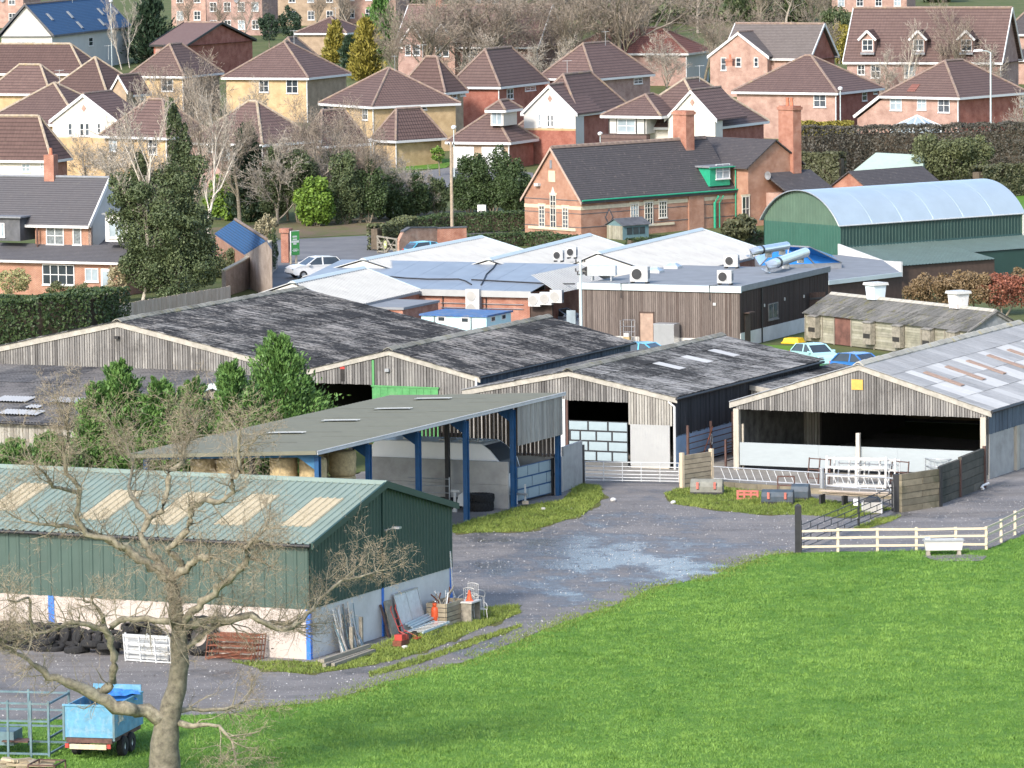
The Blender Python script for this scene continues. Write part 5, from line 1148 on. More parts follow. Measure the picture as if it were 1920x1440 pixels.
# stones in the gravel
def chips():
    poly = [tuple(G(*q,0).xy) for q in TRACK_LOW+[(1850,1031),(1920,1003),(1920,930),(1480,960),(1100,940),(860,1000),(860,1150),(0,1240)]]
    A = np.array(poly); lo,hi = A.min(0),A.max(0); P = lo+rng.random((42000,2))*(hi-lo); P = P[inpoly(P,poly)]; n = len(P); s = .010+.024*rng.random(n)**3
    V = np.zeros((n,4,3)); a = rng.random(n)*6.3
    for k in range(4): V[:,k,0] = P[:,0]+s*np.cos(a+k*PI/2)*(.7+.6*rng.random(n)); V[:,k,1] = P[:,1]+s*np.sin(a+k*PI/2); V[:,k,2] = .006+s*(1.1 if k in (1,2) else .2)
    tri_cloud('gravel_chips', V, 'chip', rng.random(n), kind='stuff', label='loose pale stone chips scattered over the yard gravel', cat='gravel')
m_leaf('chip',(.26,.25,.24),(.60,.58,.55),.8); chips()
# ------------------------------------------------------------------ builders for houses
def obox(m, o, t, n, a0,a1, z0,z1, d0,d1, mi=0):
    """box on a wall: t along the wall, n outward"""
    o = Vector(o); t = Vector(t); n = Vector(n); Z = Vector((0,0,1))
    return m.hexa([o+t*a0+n*d0+Z*z0,o+t*a1+n*d0+Z*z0,o+t*a1+n*d1+Z*z0,o+t*a0+n*d1+Z*z0,o+t*a0+n*d0+Z*z1,o+t*a1+n*d0+Z*z1,o+t*a1+n*d1+Z*z1,o+t*a0+n*d1+Z*z1], mi)
def window(p, o, t, n, w, h, nx=2, nz=2, fm='white_upvc', gm='glass_dark', sill=True, fw=.07, surround=None):
    m = MB(); a,b = w/2,h/2
    for x in (-a,a-fw): obox(m,o,t,n,x,x+fw,-b,b,.0,.06)
    for z in (-b,b-fw): obox(m,o,t,n,-a+fw,a-fw,z,z+fw,.0,.06)
    for i in range(1,nx): obox(m,o,t,n,-a+w*i/nx-fw/2.4,-a+w*i/nx+fw/2.4,-b+fw,b-fw,.0,.055)
    for i in range(1,nz): obox(m,o,t,n,-a+fw,a-fw,-b+h*i/nz-fw/2.6,-b+h*i/nz+fw/2.6,.0,.05)
    gm = random.choice(['glass_dark','glass_dark','glass_dark2','glass_pale']) if gm == 'glass_dark' else gm
    f = m.obj('window',fm,p); obox(MB(),o,t,n,-a+fw,a-fw,-b+fw,b-fw,.005,.02).obj('pane',gm,f)
    if sill: obox(MB(),o,t,n,-a-.05,a+.05,-b-.08,-b,.0,.11).obj('sill',fm,f)
    if surround: m = MB(); obox(m,o,t,n,-a-.1,a+.1,b,b+.16,.0,.03); m.obj('lintel',surround,f)
    return f
FACES = {'f':(Vector((1,0,0)),Vector((0,-1,0))), 'r':(Vector((0,1,0)),Vector((1,0,0))), 'l':(Vector((0,-1,0)),Vector((-1,0,0))), 'b':(Vector((-1,0,0)),Vector((0,1,0)))}
def wpx(p, fr, face, c, rect, nx=2, nz=2, **kw):
    """window from its pixel rectangle on the wall plane (face f: y=c, face r: x=c)"""
    x0,y0,x1,y1 = rect; t,n = FACES[face]
    if face in 'fb': a = fr.fy(x0,(y0+y1)/2,c); b = fr.fy(x1,(y0+y1)/2,c); zt = fr.fy((x0+x1)/2,y0,c)[1]; zb = fr.fy((x0+x1)/2,y1,c)[1]; o = Vector(((a[0]+b[0])/2,c,(zt+zb)/2))
    else: a = fr.fx(x0,(y0+y1)/2,c); b = fr.fx(x1,(y0+y1)/2,c); zt = fr.fx((x0+x1)/2,y0,c)[1]; zb = fr.fx((x0+x1)/2,y1,c)[1]; o = Vector((c,(a[0]+b[0])/2,(zt+zb)/2))
    return window(p,o,t,n,abs(b[0]-a[0]),zt-zb,nx,nz,**kw)
def ac_unit(o, deg, w, h, d, label, fans=1, wall=False, grp='air conditioning units'):
    p = thing('air_conditioner', Fr(o,deg), label, 'air conditioner', grp)
    z0 = 0 if wall else .12
    MB().box(-w/2,w/2,-d/2,d/2,z0,z0+h).obj('casing','ac_white',p)
    for k in range(fans):
        r = min(w,h/fans)*.36; zc = z0+h*(k+.5)/fans
        g = MB().lathe([(.0,0),(r,0),(r,.03),(r*.9,.045),(.0,.045)],18,axis='y',o=(-w*.1,-d/2-.045,zc)).obj('fan_grille','dark_plastic' if not wall else 'concrete',p); MB().lathe([(r,0),(r+.03,0),(r+.03,.05),(r,.05)],18,axis='y',o=(-w*.1,-d/2-.052,zc)).obj('ring','ac_white',g)
    if not wall: MB().box(-w/2+.05,-w/2+.15,-d/2-.05,d/2+.05,0,z0).box(w/2-.15,w/2-.05,-d/2-.05,d/2+.05,0,z0).obj('feet','black_metal',p)
    MB().box(w/2+.0,w/2+.02,-d/2+.05,d/2-.05,z0+h*.2,z0+h*.75).obj('side_panel','lead_grey',p)
# ============================ dark timber clad flat-roofed building
def timber_building():
    fr = Fr(G(1388,652),-23.5); H = fr.hz(537); x0 = fr.ex(1085,0,2); y1 = fr.ey(1553,0,3.5); zf = fr.hz(549)
    p = thing('timber_clad_building', fr, 'flat-roofed building clad in weathered brown vertical boards with pale fascia', 'building')
    wall_slab(p,x0,-.05,.05,.2,0,zf,'timber_dark','wall'); wall_slab(p,-.2,-.05,.2,y1,0,zf,'timber_dark','wall'); wall_slab(p,x0,x0+.15,.2,y1,0,zf,'timber_dark','wall'); wall_slab(p,x0,-.05,y1,y1+.15,0,zf,'timber_dark','wall')
    boards_x(p,x0,0,.05,.55,zf,'board_brown',.13,.02); boards_y(p,0,y1,-.04,.95,zf,'board_darkbrown',.14,.012)
    wall_slab(p,x0,0,-.02,.045,0,.55,'cream_render','plinth'); wall_slab(p,-.04,.03,.05,y1,0,.95,'concrete_pale','plinth')
    wall_slab(p,x0,.1,.05,y1+.1,zf+.05,H-.12,'grey_membrane','roof_deck')
    wall_slab(p,x0-.05,.12,-.12,.05,zf,H,'pale_blue_grey','fascia'); wall_slab(p,-.06,.14,.05,y1+.1,zf+.1,H+.03,'lead_grey','parapet')
    a = fr.fy(1200,600,0); xd,_ = fr.fy(1213,600,0); MB().box(xd-.46,xd+.46,-.05,.03,.0,2.12).obj('door','door_ply',p); MB().box(xd-.53,xd-.46,-.07,.03,0,2.2).box(xd+.46,xd+.53,-.07,.03,0,2.2).box(xd-.53,xd+.53,-.07,.03,2.12,2.22).obj('door_frame','board_trim',p)
    ya,zt = fr.fx(1400,575,0); MB().box(.01,.07,ya-.45,ya+.5,.05,2.1).obj('door','board_trim',p); MB().box(.01,.4,ya-.55,ya+.55,2.2,2.26).obj('door_hood','board_trim',p)
    wpx(p,fr,'r',.01,(1440,568,1458,598),2,1,fm='timber_frame',sill=True)
    yy = fr.ey(1428,.05,2); MB().tube([(.09,yy,0),(.09,yy,zf)],.05,6).obj('downpipe','black_metal',p)
    for px,py in ((1340,570),): x,z = fr.fy(px,py,0); MB().box(x-.1,x+.1,-.06,-.0,z-.1,z+.08).obj('vent_box','ac_white',p)
    for px,py in ((1432,572),(1470,560),(1506,555)): y,z = fr.fx(px,py,0); MB().box(.02,.09,y-.05,y+.05,z-.12,z+.08).obj('wall_light','ac_white',p)
    for px in (1166,1332): x = fr.ex(px,0,3.5); MB().tube([(x,-.16,zf-.5),(x,-.16,H+.02),(x+.35,.3,H+.02)],.035,6).obj('cable_pipe','black_metal',p)
    # things on its roof
    R = H-.12
    def rp(px,py): x,y = fr.fz(px,py,R); return fr.w(x,y,R)
    ac_unit(rp(1200,531),-22,1.25,1.0,.5,'boxy white air conditioner on the flat roof edge, bigger of the edge pair'); ac_unit(rp(1360,534),-22,1.0,.85,.45,'boxy white air conditioner on the flat roof near the building corner'); ac_unit(rp(1372,503),-22,1.0,.8,.4,'white air conditioner with round fan at the back of the flat roof')
    q = rp(1128,526); p2 = thing('extract_duct', Fr(q,-10), 'galvanised square extract duct box with open mouth on the flat roof', 'duct')
    MB().box(-.9,1.0,-.45,.45,.35,1.0).obj('box','duct_metal',p2); MB().hexa([(-1.0,-.46,.35),(-.9,-.46,.35),(-.9,.46,.35),(-1.0,.46,.35),(-1.4,-.4,.75),(-.9,-.46,1.0),(-.9,.46,1.0),(-1.4,.4,.75)]).obj('mouth','dark_plastic',p2)
    for x in (-.6,.7): MB().box(x-.04,x+.04,-.4,.4,0,.35).obj('stand','galv',p2)
    for px,py,lab in ((1228,511,'small white domed rooflight behind the bigger air conditioner'),(1262,503,'pale domed rooflight at the foot of the white sheet roof')):
        p3 = thing('dome_rooflight', Fr(rp(px,py),-22), lab, 'rooflight'); MB().box(-.5,.5,-.5,.5,0,.15).obj('kerb','galv_white',p3); MB().hexa([(-.48,-.48,.15),(.48,-.48,.15),(.48,.48,.15),(-.48,.48,.15),(-.2,-.2,.36),(.2,-.2,.36),(.2,.2,.36),(-.2,.2,.36)]).obj('dome','glass_pale',p3)
    for (a,b,r,lab,dr) in (((1440,513),(1510,490),.34,'fat silver ventilation pipe with dark open end on the timber building',0),((1410,487),(1475,477),.30,'silver ventilation pipe lying behind the open-ended one',1)):
        A,B = fr.loc(rp(*a)),fr.loc(rp(*b)); p4 = thing('roof_duct', fr, lab, 'duct'); z = R+.62
        P = [Vector((A.x-.15,A.y,z-.42)),Vector((A.x,A.y,z-.1)),Vector((A.x+.25,A.y+.2,z)),Vector((B.x,B.y,z))]
        MB().tube(P,[r,r,r,r],16).obj('pipe','duct_metal',p4,smooth=False); MB().tube([P[2].lerp(P[3],.12),P[2].lerp(P[3],.16)],r+.03,16).obj('clamp','black_metal',p4)
        d0 = (P[0]-P[1]).normalized(); MB().tube([P[0],P[0]+d0*.02],r*.9,16).obj('mouth','dark_plastic',p4)
        for k in (.4,.85): q = P[2].lerp(P[3],k); MB().box(q.x-.25,q.x+.25,q.y-.04,q.y+.04,R,z-r+.05).obj('cradle','galv',p4)
    # roll cage and stainless tank in front
    q = G(1177,655); f = Fr(Vector((*fr.w(fr.ex(1177,-.7,0),-.7,0).xy,0)),-23); p5 = thing('roll_cage', f, 'wire roll cage trolley against the boarded wall', 'trolley')
    for x in (-.4,.4):
        for y in (-.3,.3): MB().tube([(x,y,.1),(x,y,1.7)],.02,5).obj('post','galv',p5)
    for z in (.2,.55,.9,1.25,1.68):
        MB().tube([(-.4,-.3,z),(-.4,.3,z),(.4,.3,z),(.4,-.3,z)],.013,4).obj('wire','galv',p5)
    MB().box(-.4,.4,-.3,.3,.1,.14).obj('base','galv',p5); MB().box(-.25,.2,-.2,.2,.15,.6).obj('load','straw',p5); MB().box(-.2,.15,-.2,.15,.6,.85).obj('load','white_paint',p5)
    f = Fr(fr.w(fr.ex(1250,-.75,0),-.75,0),-23.5); p6 = thing('steel_tank', f, 'stainless steel cabinet tank beside the plywood door', 'tank'); MB().box(-.72,.72,-.5,.5,0,1.5).obj('body','stainless',p6); MB().box(-.74,.74,-.52,.52,1.5,1.56).obj('lid','galv',p6)
    return fr,x0,y1,H
m_plain('glass_dark2', (.08,.095,.11), .08, var=.5, scale=1.5, spec=.8); m_plain('door_ply',(.34,.24,.18),.8,var=.2,scale=3); m_plain('board_trim',(.07,.045,.035),.8,var=.2)
TB,TBX,TBY,TBH = timber_building()
# ============================ low grey-roofed range with white wings
def grey_range():
    z = 4.2; a = G(640,488,z); b = G(1090,497,z); fr = Fr((a.x,a.y,0),-22.4); L = (b-a).length; ze = 3.05; yf = -9.2
    p = thing('grey_roof_range', fr, 'long low brick range with painted grey felt roof and white fascia', 'building')
    xl = fr.ex(770,yf,ze); xr = fr.ex(1052,yf,ze)
    n = 9
    for k in range(n):
        x0,x1 = k*L/n,(k+1)*L/n; y_l = yf
        MB().hexa([(x0+.01,yf,ze),(x1-.01,yf,ze),(x1-.01,0,z),(x0+.01,0,z),(x0+.01,yf,ze+.06),(x1-.01,yf,ze+.06),(x1-.01,0,z+.06),(x0+.01,0,z+.06)]).obj('roof_panel','grey_roof_paint',p)
    MB().prism([(0,z-.05),(8,3.0),(8,2.9),(0,z-.2)],0,L,axis='x').obj('rear_roof','grey_roof_paint',p)
    MB().box(0,L,yf-.12,yf-.005,ze-.35,ze+.08).obj('fascia','white_sheet',p)
    wall_slab(p,.3,L-.2,yf+.2,yf+.4,0,ze-.05,'brick_red'); wall_slab(p,.3,.5,yf+.4,0,0,ze-.05,'brick_red'); wall_slab(p,L-.4,L-.2,yf+.4,0,0,ze-.05,'brick_red')
    # wandering cables on the felt
    def onr(px,py):
        Nl = Vector((0,-(z-ze),-yf)).normalized(); N = fr.y*Nl.y+Vector((0,0,Nl.z)); v = ray(px,py); t = (fr.w(0,0,z+.08)-CP).dot(N)/v.dot(N); return fr.loc(CP+v*t)
    for pts in ([(728,519),(760,522),(800,524),(860,524),(872,527),(884,534)],[(931,493),(925,503),(912,515),(908,524),(902,535)],[(884,525),(960,529),(1040,533),(1078,533)]):
        MB().tube([onr(*q)+Vector((0,0,.03)) for q in pts],.05,5).obj('cable','black_metal',p)
    # end slope with pale sheets
    Vx = Vector((L,0,z)); 
    corr('end_roof','white_sheet',p,Vector((L+.02,0,z+.03)),Vector((0,-1,0)),-yf,Vector((1.9,0,-1.15)),2.3,.4,.04)
    wall_slab(p,L-.2,L+1.4,yf+.3,yf+.5,0,2.6,'timber_dark','end_wall'); x,zz = fr.fy(1072,580,yf+.3); MB().box(x-.35,x+.3,yf+.22,yf+.29,.8,1.9).obj('end_window','glass_pale',p)
    for k,(px,py) in enumerate(((1005,560),(1025,557),(1043,553))):
        x,zz = fr.fy(px,py,yf); ac_unit(fr.w(x+.05*k,yf-.15+.0,zz-.5),-22,.85,.85,.4,['white wall air conditioner first of the three above the brick corner','white wall air conditioner between two others above the brick corner','white wall air conditioner next to the timber building corner'][k],1,True)
    x,zz = fr.fy(890,565,yf); q = fr.w(x,yf-.2,zz-.9); ac_unit(q,-22,1.0,1.75,.45,'tall double-fan air conditioner on the brick wall',2,True)
    for px in (829,910): x,_ = fr.fy(px,560,yf); MB().tube([(x,yf+.12,.5),(x,yf+.12,ze-.3)],.035,6).obj('downpipe','black_metal',p)
    for zz in (2.2,1.9): MB().tube([(fr.ex(825,yf,2),yf+.13,zz),(fr.ex(980,yf,2),yf+.13,zz)],.03,5).obj('pipe_run','lead_grey',p)
    return fr,L
GR,GRL = grey_range()
def white_wing(r0, r1, z, ze, hwr, hwl, label, pitch=.42, y0=0, name='white_wing'):
    a = G(*r0,z); b = G(*r1,z); d = b-a; ang = math.degrees(math.atan2(d.y,d.x))-90; fr = Fr((a.x,a.y,0),ang); L = d.length
    p = thing(name, fr, label, 'building')
    for s,hw in ((1,hwr),(-1,hwl)):
        dn = Vector((s*hw,0,ze-z)); S = dn.length
        if s > 0: corr('roof','white_sheet',p,Vector((hw,y0,ze)),(0,1,0),L-y0,-dn,S,pitch,.06)
        else: corr('roof','white_sheet',p,Vector((-hw,L,ze)),(0,-1,0),L-y0,-dn,S,pitch,.06)
    MB().hexa([(-.3,y0,z-.03),(.3,y0,z-.03),(.3,L+.1,z-.03),(-.3,L+.1,z-.03),(-.06,y0,z+.12),(.06,y0,z+.12),(.06,L+.1,z+.12),(-.06,L+.1,z+.12)]).obj('ridge_cap','pale_blue_grey',p)
    m = MB()
    for k in range(int(L/.42)): m.box(.30,.34,y0+k*.42,y0+k*.42+.26,z-.14,z-.04)
    m.obj('ridge_filler_shade','lead_grey',p,kind='stuff')  # dark blocks added for the filler shadows below the ridge cap
    for s,hw in ((1,hwr),(-1,hwl)):
        MB().hexa([(0,L-.05,z-.12),(0,L+.12,z-.12),(s*hw,L+.12,ze-.12),(s*hw,L-.05,ze-.12),(0,L-.05,z+.1),(0,L+.12,z+.1),(s*hw,L+.12,ze+.1),(s*hw,L-.05,ze+.1)]).obj('verge_trim','pale_blue_grey',p)
        MB().box(s*hw-.06,s*hw+.06,y0,L+.1,ze-.16,ze-.02).obj('gutter','lead_grey',p)
    MB().prism([(-hwl+.15,0),(hwr-.15,0),(hwr-.15,ze-.08),(0,z-.1),(-hwl+.15,ze-.08)],y0+.1,y0+.25).obj('near_wall','white_render',p); MB().prism([(-hwl+.15,0),(hwr-.15,0),(hwr-.15,ze-.08),(0,z-.1),(-hwl+.15,ze-.08)],L-.2,L-.05).obj('far_wall','brick_red',p)
    wall_slab(p,hwr-.3,hwr-.15,y0+.3,L-.2,0,ze-.1,'brick_red'); wall_slab(p,-hwl+.15,-hwl+.3,y0+.3,L-.2,0,ze-.1,'brick_red')
    return fr,L
white_wing((680,487),(902,444),4.5,3.2,4.6,4.6,'white ribbed roof wing ending behind the brick entrance wall')
W2,_ = white_wing((915,487),(1105,440),4.5,3.2,4.2,4.2,'middle white ribbed roof wing between two others')
W3,W3L = white_wing((1120,475),(1315,430),4.55,2.9,5.4,4.0,'largest bright white ribbed roof wing beside the timber building')
white_wing((547,530),(680,502),4.5,3.0,4.3,4.6,'small white gabled roof in front of the grey felt roof',name='white_annex')
for k,(px,py) in enumerate(((1048,483),(1073,477))):
    q = G(px,py+8,3.9); ac_unit(Vector((q.x,q.y,3.9)),-24,.7,.7,.35,['white air conditioner sitting in the valley between white roofs','smaller white air conditioner higher in the white roof valley'][k])
# flat brick store, pale blue cabin
def stores():
    q = G(755,578,2.8); fr = Fr((q.x,q.y,0),-23); p = thing('brick_store', fr, 'small red brick store with flat grey felt roof', 'building')
    wall_slab(p,-5.5,0,0,.2,0,2.7,'brick_red'); wall_slab(p,-.2,0,.2,5.8,0,2.7,'brick_red'); wall_slab(p,-5.7,.12,-.12,5.8,2.7,2.86,'grey_membrane','flat_roof')
    x,y = fr.fz(727,558,2.86); p2 = thing('dome_rooflight', Fr(fr.w(x,y,2.86),-22), 'white pyramid rooflight on the brick store roof', 'rooflight'); MB().box(-.55,.55,-.55,.55,0,.14).obj('kerb','galv_white',p2); MB().hexa([(-.5,-.5,.14),(.5,-.5,.14),(.5,.5,.14),(-.5,.5,.14),(-.1,-.1,.4),(.1,-.1,.4),(.1,.1,.4),(-.1,.1,.4)]).obj('dome','white_sheet',p2)
    q = G(912,592,2.45); fr = Fr((q.x,q.y,0),-24); w_ = -fr.ex(790,0,2.4); d_ = fr.ey(958,0,2.4); p = thing('blue_cabin', fr, 'pale blue flat-roofed cabin with dark blue felt roof', 'cabin')
    wall_slab(p,-w_,0,0,d_,0,2.35,'pale_blue_cabin'); wall_slab(p,-w_-.12,.12,-.12,d_+.1,2.35,2.47,'blue_felt','flat_roof')
    for px,py in ((828,598),(872,600)): x,z = fr.fy(px,py,0); MB().box(x-.3,x+.3,-.03,-.003,z-.18,z+.18).obj('window','white_upvc',p); MB().box(x-.22,x+.22,-.045,-.031,z-.12,z+.12).obj('pane','glass_dark',p)
    for px,py in ((924,598),(944,594)): y,z = fr.fx(px,py,0); MB().box(.003,.03,y-.35,y+.35,z-.18,z+.18).obj('window','white_upvc',p); MB().box(.031,.045,y-.26,y+.26,z-.12,z+.12).obj('pane','glass_dark',p)
    for px in (815,884): x = fr.ex(px,0,1.5); MB().tube([(x,-.06,.1),(x,-.06,2.35)],.04,6).obj('downpipe','timber_frame',p)
m_plain('pale_blue_cabin',(.42,.62,.66),.55,var=.05,scale=1.5)
stores()
# lattice wire pole and telegraph poles
def pole(px, top, r, mat, label, arms=(), name='utility_pole', base=None):
    q = base or GT(*px); fr = at(q); H = fr.hz(top); p = thing(name, fr, label, 'pole'); MB().tube([(0,0,0),(0,0,H*.5),(0,0,H)],[r,r*.88,r*.72],10).obj('shaft',mat,p)
    for z,w_,a in arms:
        MB().bar((-w_*math.cos(a),-w_*math.sin(a),H-z),(w_*math.cos(a),w_*math.sin(a),H-z),.07).obj('crossarm','timber_frame',p)
        for s in (-1,1): MB().tube([(s*w_*.9*math.cos(a),s*w_*.9*math.sin(a),H-z),(s*w_*.9*math.cos(a),s*w_*.9*math.sin(a),H-z+.2)],.05,6).obj('insulator','dark_plastic',p)
    return fr,H,p
pole((1090,664),487,.11,'pale_blue_grey','pale slim metal service pole with short crossarms before the timber building',((.15,.35,.4),(.75,.35,.2),(.95,.3,.8)))
m_plain('pole_wood',(.34,.27,.20),.9,var=.25,scale=3); pole((848,458),266,.15,'pole_wood','weathered wooden telegraph pole by the brick gate wall',((.25,.25,.3),))
# ============================ old brick school
def school():
    c = G(1089,373,3.5); fr = Fr((c.x,c.y,0),-47.); W = -fr.ex(984,0,2); xl = -W; ez = 3.45; zr = fr.hz(279,-W/2,0); L = fr.ey(1378,0,ez)
    p = thing('brick_school', fr, 'old red brick schoolhouse with steep slate roof, lancet windows and green gutters', 'building')
    g = lambda x: ez+(zr-ez)*(1-abs(2*(x-xl)/W-1))
    MB().prism([(xl,0),(0,0),(0,ez),(-W/2,zr),(xl,ez)],0,.35).obj('gable_wall','brick_orange',p); wall_slab(p,-.3,0,.35,L,0,ez,'brick_orange','side_wall'); wall_slab(p,xl,xl+.3,.35,L,0,ez,'brick_orange','side_wall')
    for s,x0,x1 in ((1,.3,-W/2),(-1,xl-.3,-W/2)):
        k = (zr-ez)/(W/2); z0 = ez-.3*k
        MB().hexa([(x0,-.18,z0),(x0,L+.1,z0),(x1,L+.1,zr),(x1,-.18,zr),(x0,-.18,z0+.12),(x0,L+.1,z0+.12),(x1,L+.1,zr+.12),(x1,-.18,zr+.12)]).obj('roof','slate_school',p)
        MB().hexa([(x0,-.26,z0-.1),(x0,-.18,z0-.1),(x1,-.18,zr-.1),(x1,-.26,zr-.1),(x0,-.26,z0+.14),(x0,-.18,z0+.14),(x1,-.18,zr+.14),(x1,-.26,zr+.14)]).obj('barge_board','terracotta_pale',p)
    n = 26
    rm = MB().prism([(-.16,-.1),(.16,-.1),(.1,.1),(0,.16),(-.1,.1)],0,L/n*.97).mesh('school_ridge',['ridge_tile'])
    for k in range(n): link('ridge_tile',rm,p,loc=(-W/2,-.1+k*L/n,zr+.12))
    MB().tube([(.36,-.15,ez-.1),(.36,L,ez-.1)],.07,8).obj('gutter','green_paint',p)
    # bands, sills and windows on the gable
    for z0,z1,m_ in ((2.55,2.85,'stone_buff'),(1.05,1.11,'slate'),(3.3,3.36,'slate'),(2.2,2.25,'slate')): MB().box(xl-.02,.02,-.03,-.002,z0,z1).obj('string_course',m_,p); MB().box(.003,.03,.0,L,z0,z1).obj('string_course',m_,p)
    for rect in ((1011,385,1022,425),(1032,365,1043,428),(1055,388,1066,428)): wpx(p,fr,'f',-.01,rect,2,5,fm='cream_render',sill=True,surround='stone_buff')
    x,z = fr.fy(1037,362,-.01); MB().prism([(x-.28,z-.1),(x+.28,z-.1),(x,z+.55)],-.05,-.01).obj('arch_head','cream_render',p)
    x,z = fr.fy(1035,330,-.01); MB().box(x-.4,x+.4,-.05,-.003,z-.5,z+.45).obj('stone_plaque','stone_buff',p)
    x,z = fr.fy(1033,308,-.01); MB().box(x-.12,x+.12,-.06,-.003,z-.35,z+.35).obj('louvre','lead_grey',p)
    x,z = fr.fy(1010,346,-.01); MB().box(x-.25,x+.25,-.35,-.003,z-.12,z+.12).obj('flood_light','galv_white',p)
    MB().box(xl+.5,-.6,-.1,-.003,.75,1.0).obj('sill_band','stone_buff',p)
    # side windows
    for rect in ((1182,382,1197,424),(1208,379,1224,421),(1235,377,1250,408)): wpx(p,fr,'r',.01,rect,3,4,fm='cream_render',sill=True,surround='stone_buff')
    y0 = fr.ey(1180,0,2); y1 = fr.ey(1260,0,2); MB().box(.003,.1,y0-.3,y1+.2,.75,.95).obj('sill_band','stone_buff',p)
    for px,py in ((1142,407),(1303,395)):
        y,z = fr.fx(px,py,.01); MB().prism([(y-.5,z),(y,z-.75),(y+.5,z),(y,z+.75)],.003,.03,axis='x').obj('diamond_panel','slate',p); MB().prism([(y-.36,z),(y,z-.55),(y+.36,z),(y,z+.55)],.03,.045,axis='x').obj('diamond_inset','brick_orange',p)
    y = fr.ey(1290,0,2); y2 = fr.ey(1318,0,2); wall_slab(p,.0,.14,y,y2,0,ez-.25,'brick_orange','buttress')
    for px in (1337,1346): y = fr.ey(px,0,2); MB().tube([(.2,y,0),(.2,y,2.3),(.3,y+.4,2.9)],.11 if px == 1337 else .06,8).obj('downpipe','green_paint',p)
    # cross wing with gable facing the viewer-right, behind
    yc = L; Lw = 7.5; zc = 5.9
    cw = Fr(fr.w(0,L,0),-47.)
    x1 = 1.6; wall_slab(p,-W,x1,L,L+6.5,0,zc-.4,'brick_orange','wing_wall')
    zr2 = fr.hz(262,-1.0,L+3.2)
    MB().prism([(L,zc-.4),(L+6.5,zc-.4),(L+3.25,zr2)],x1-.3,x1,axis='x').obj('wing_gable','brick_orange',p)
    for s,ya,yb in ((1,L-.4,L+3.25),(-1,L+6.9,L+3.25)):
        MB().hexa([(-W,ya,zc-.75),(x1+.25,ya,zc-.75),(x1+.25,yb,zr2),(-W,yb,zr2),(-W,ya,zc-.63),(x1+.25,ya,zc-.63),(x1+.25,yb,zr2+.12),(-W,yb,zr2+.12)]).obj('wing_roof','slate_school',p)
    # dormer, green cheeks
    y0 = fr.ey(1318,-.3,5.2); zd = fr.fx(1352,335,0)[1]
    yd = fr.ey(1353,.15,4.8); d0,d1 = yd-1.3,yd+1.1; zb = 3.75; zt = 5.35
    MB().box(-2.6,.05,d0,d1,zb,zt).obj('dormer_cheeks','green_paint',p); MB().box(-2.7,.25,d0-.25,d1+.2,zt,zt+.14).obj('dormer_roof','lead_grey',p)
    wpx(p,fr,'r',.06,(1342,307,1368,335),2,2)
    MB().tube([(.3,d0-.3,zt-.02),(.3,d1+.9,zt-.02)],.06,6).obj('gutter','green_paint',p)
    y = fr.ey(1380,x1,3); MB().tube([(.2,L-.12,0),(.2,L-.12,5.3)],.06,6).obj('downpipe','green_paint',p)
    wpx(p,fr,'r',x1+.01,(1391,368,1405,415),2,2,fm='cream_render',surround='stone_buff')
    # chimneys
    def stack(px0,px1,pyt,x,y,zb,mat='brick_red',pots=0):
        zt_ = fr.hz(pyt,x,y); w_ = abs(fr.ex(px1,y,zt_)-fr.ex(px0,y,zt_))*.75; c_ = MB().box(x-w_/2,x+w_/2,y-.5,y+.5,zb,zt_).obj('chimney',mat,p); MB().box(x-w_/2-.1,x+w_/2+.1,y-.6,y+.6,zt_-.35,zt_-.1).obj('cap',mat,c_)
        for k in range(pots): MB().lathe([(.16,0),(.13,.35),(.16,.7),(.0,.7)],10,o=(x-.25+.5*k,y,zt_)).obj('pot','terracotta',c_)
    yy = fr.ey(1282,-W/2,7.5); stack(1265,1298,207,-W/2,yy,zr-1.5)
    stack(1450,1487,198,x1-.5,L+5.7,4.5,'brick_red',2)
    # rear outshot with slate roof and second lower gable at right
    MB().box(x1,x1+2.6,L+2.2,L+7.5,0,3.0).obj('outshot','brick_salmon',p)
    for s in (0,1):
        pass
    MB().hexa([(x1-.1,L+2.0,4.6),(x1+2.9,L+2.0,2.95),(x1+2.9,L+7.8,2.95),(x1-.1,L+7.8,4.6),(x1-.1,L+2.0,4.75),(x1+2.9,L+2.0,3.1),(x1+2.9,L+7.8,3.1),(x1-.1,L+7.8,4.75)]).obj('outshot_roof','slate_school',p)
    MB().tube([(x1+2.98,L+1.9,2.95),(x1+2.98,L+7.8,2.95)],.07,6).obj('gutter','green_paint',p)
    y = fr.ey(1421,x1,5); o = MB().lathe([(.0,.12),(.2,.08),(.38,0),(.36,-.02),(.0,.08)],14,axis='y').obj('satellite_dish','lead_grey',p); o.location = (x1+.5,L+1.9,4.5)
    # lower range to the right
    f2 = Fr(fr.w(x1+1.0,L+8.2,0),-47.); p2 = thing('slate_outbuilding', f2, 'low brick outbuilding with slate roof and green gable behind the silver barn', 'building')
    MB().prism([(0,0),(6.5,0),(6.5,2.6),(3.25,4.6),(0,2.6)],0,9).obj('walls','brick_red',p2)
    for a,b in ((-.3,3.25),(6.8,3.25)): MB().hexa([(a,-.2,2.45),(a,9.2,2.45),(b,9.2,4.6),(b,-.2,4.6),(a,-.2,2.57),(a,9.2,2.57),(b,9.2,4.72),(b,-.2,4.72)]).obj('roof','slate_school',p2)
    return fr,L
m_plain('terracotta_pale',(.42,.31,.25),.8,var=.15)
SCH,SCHL = school()
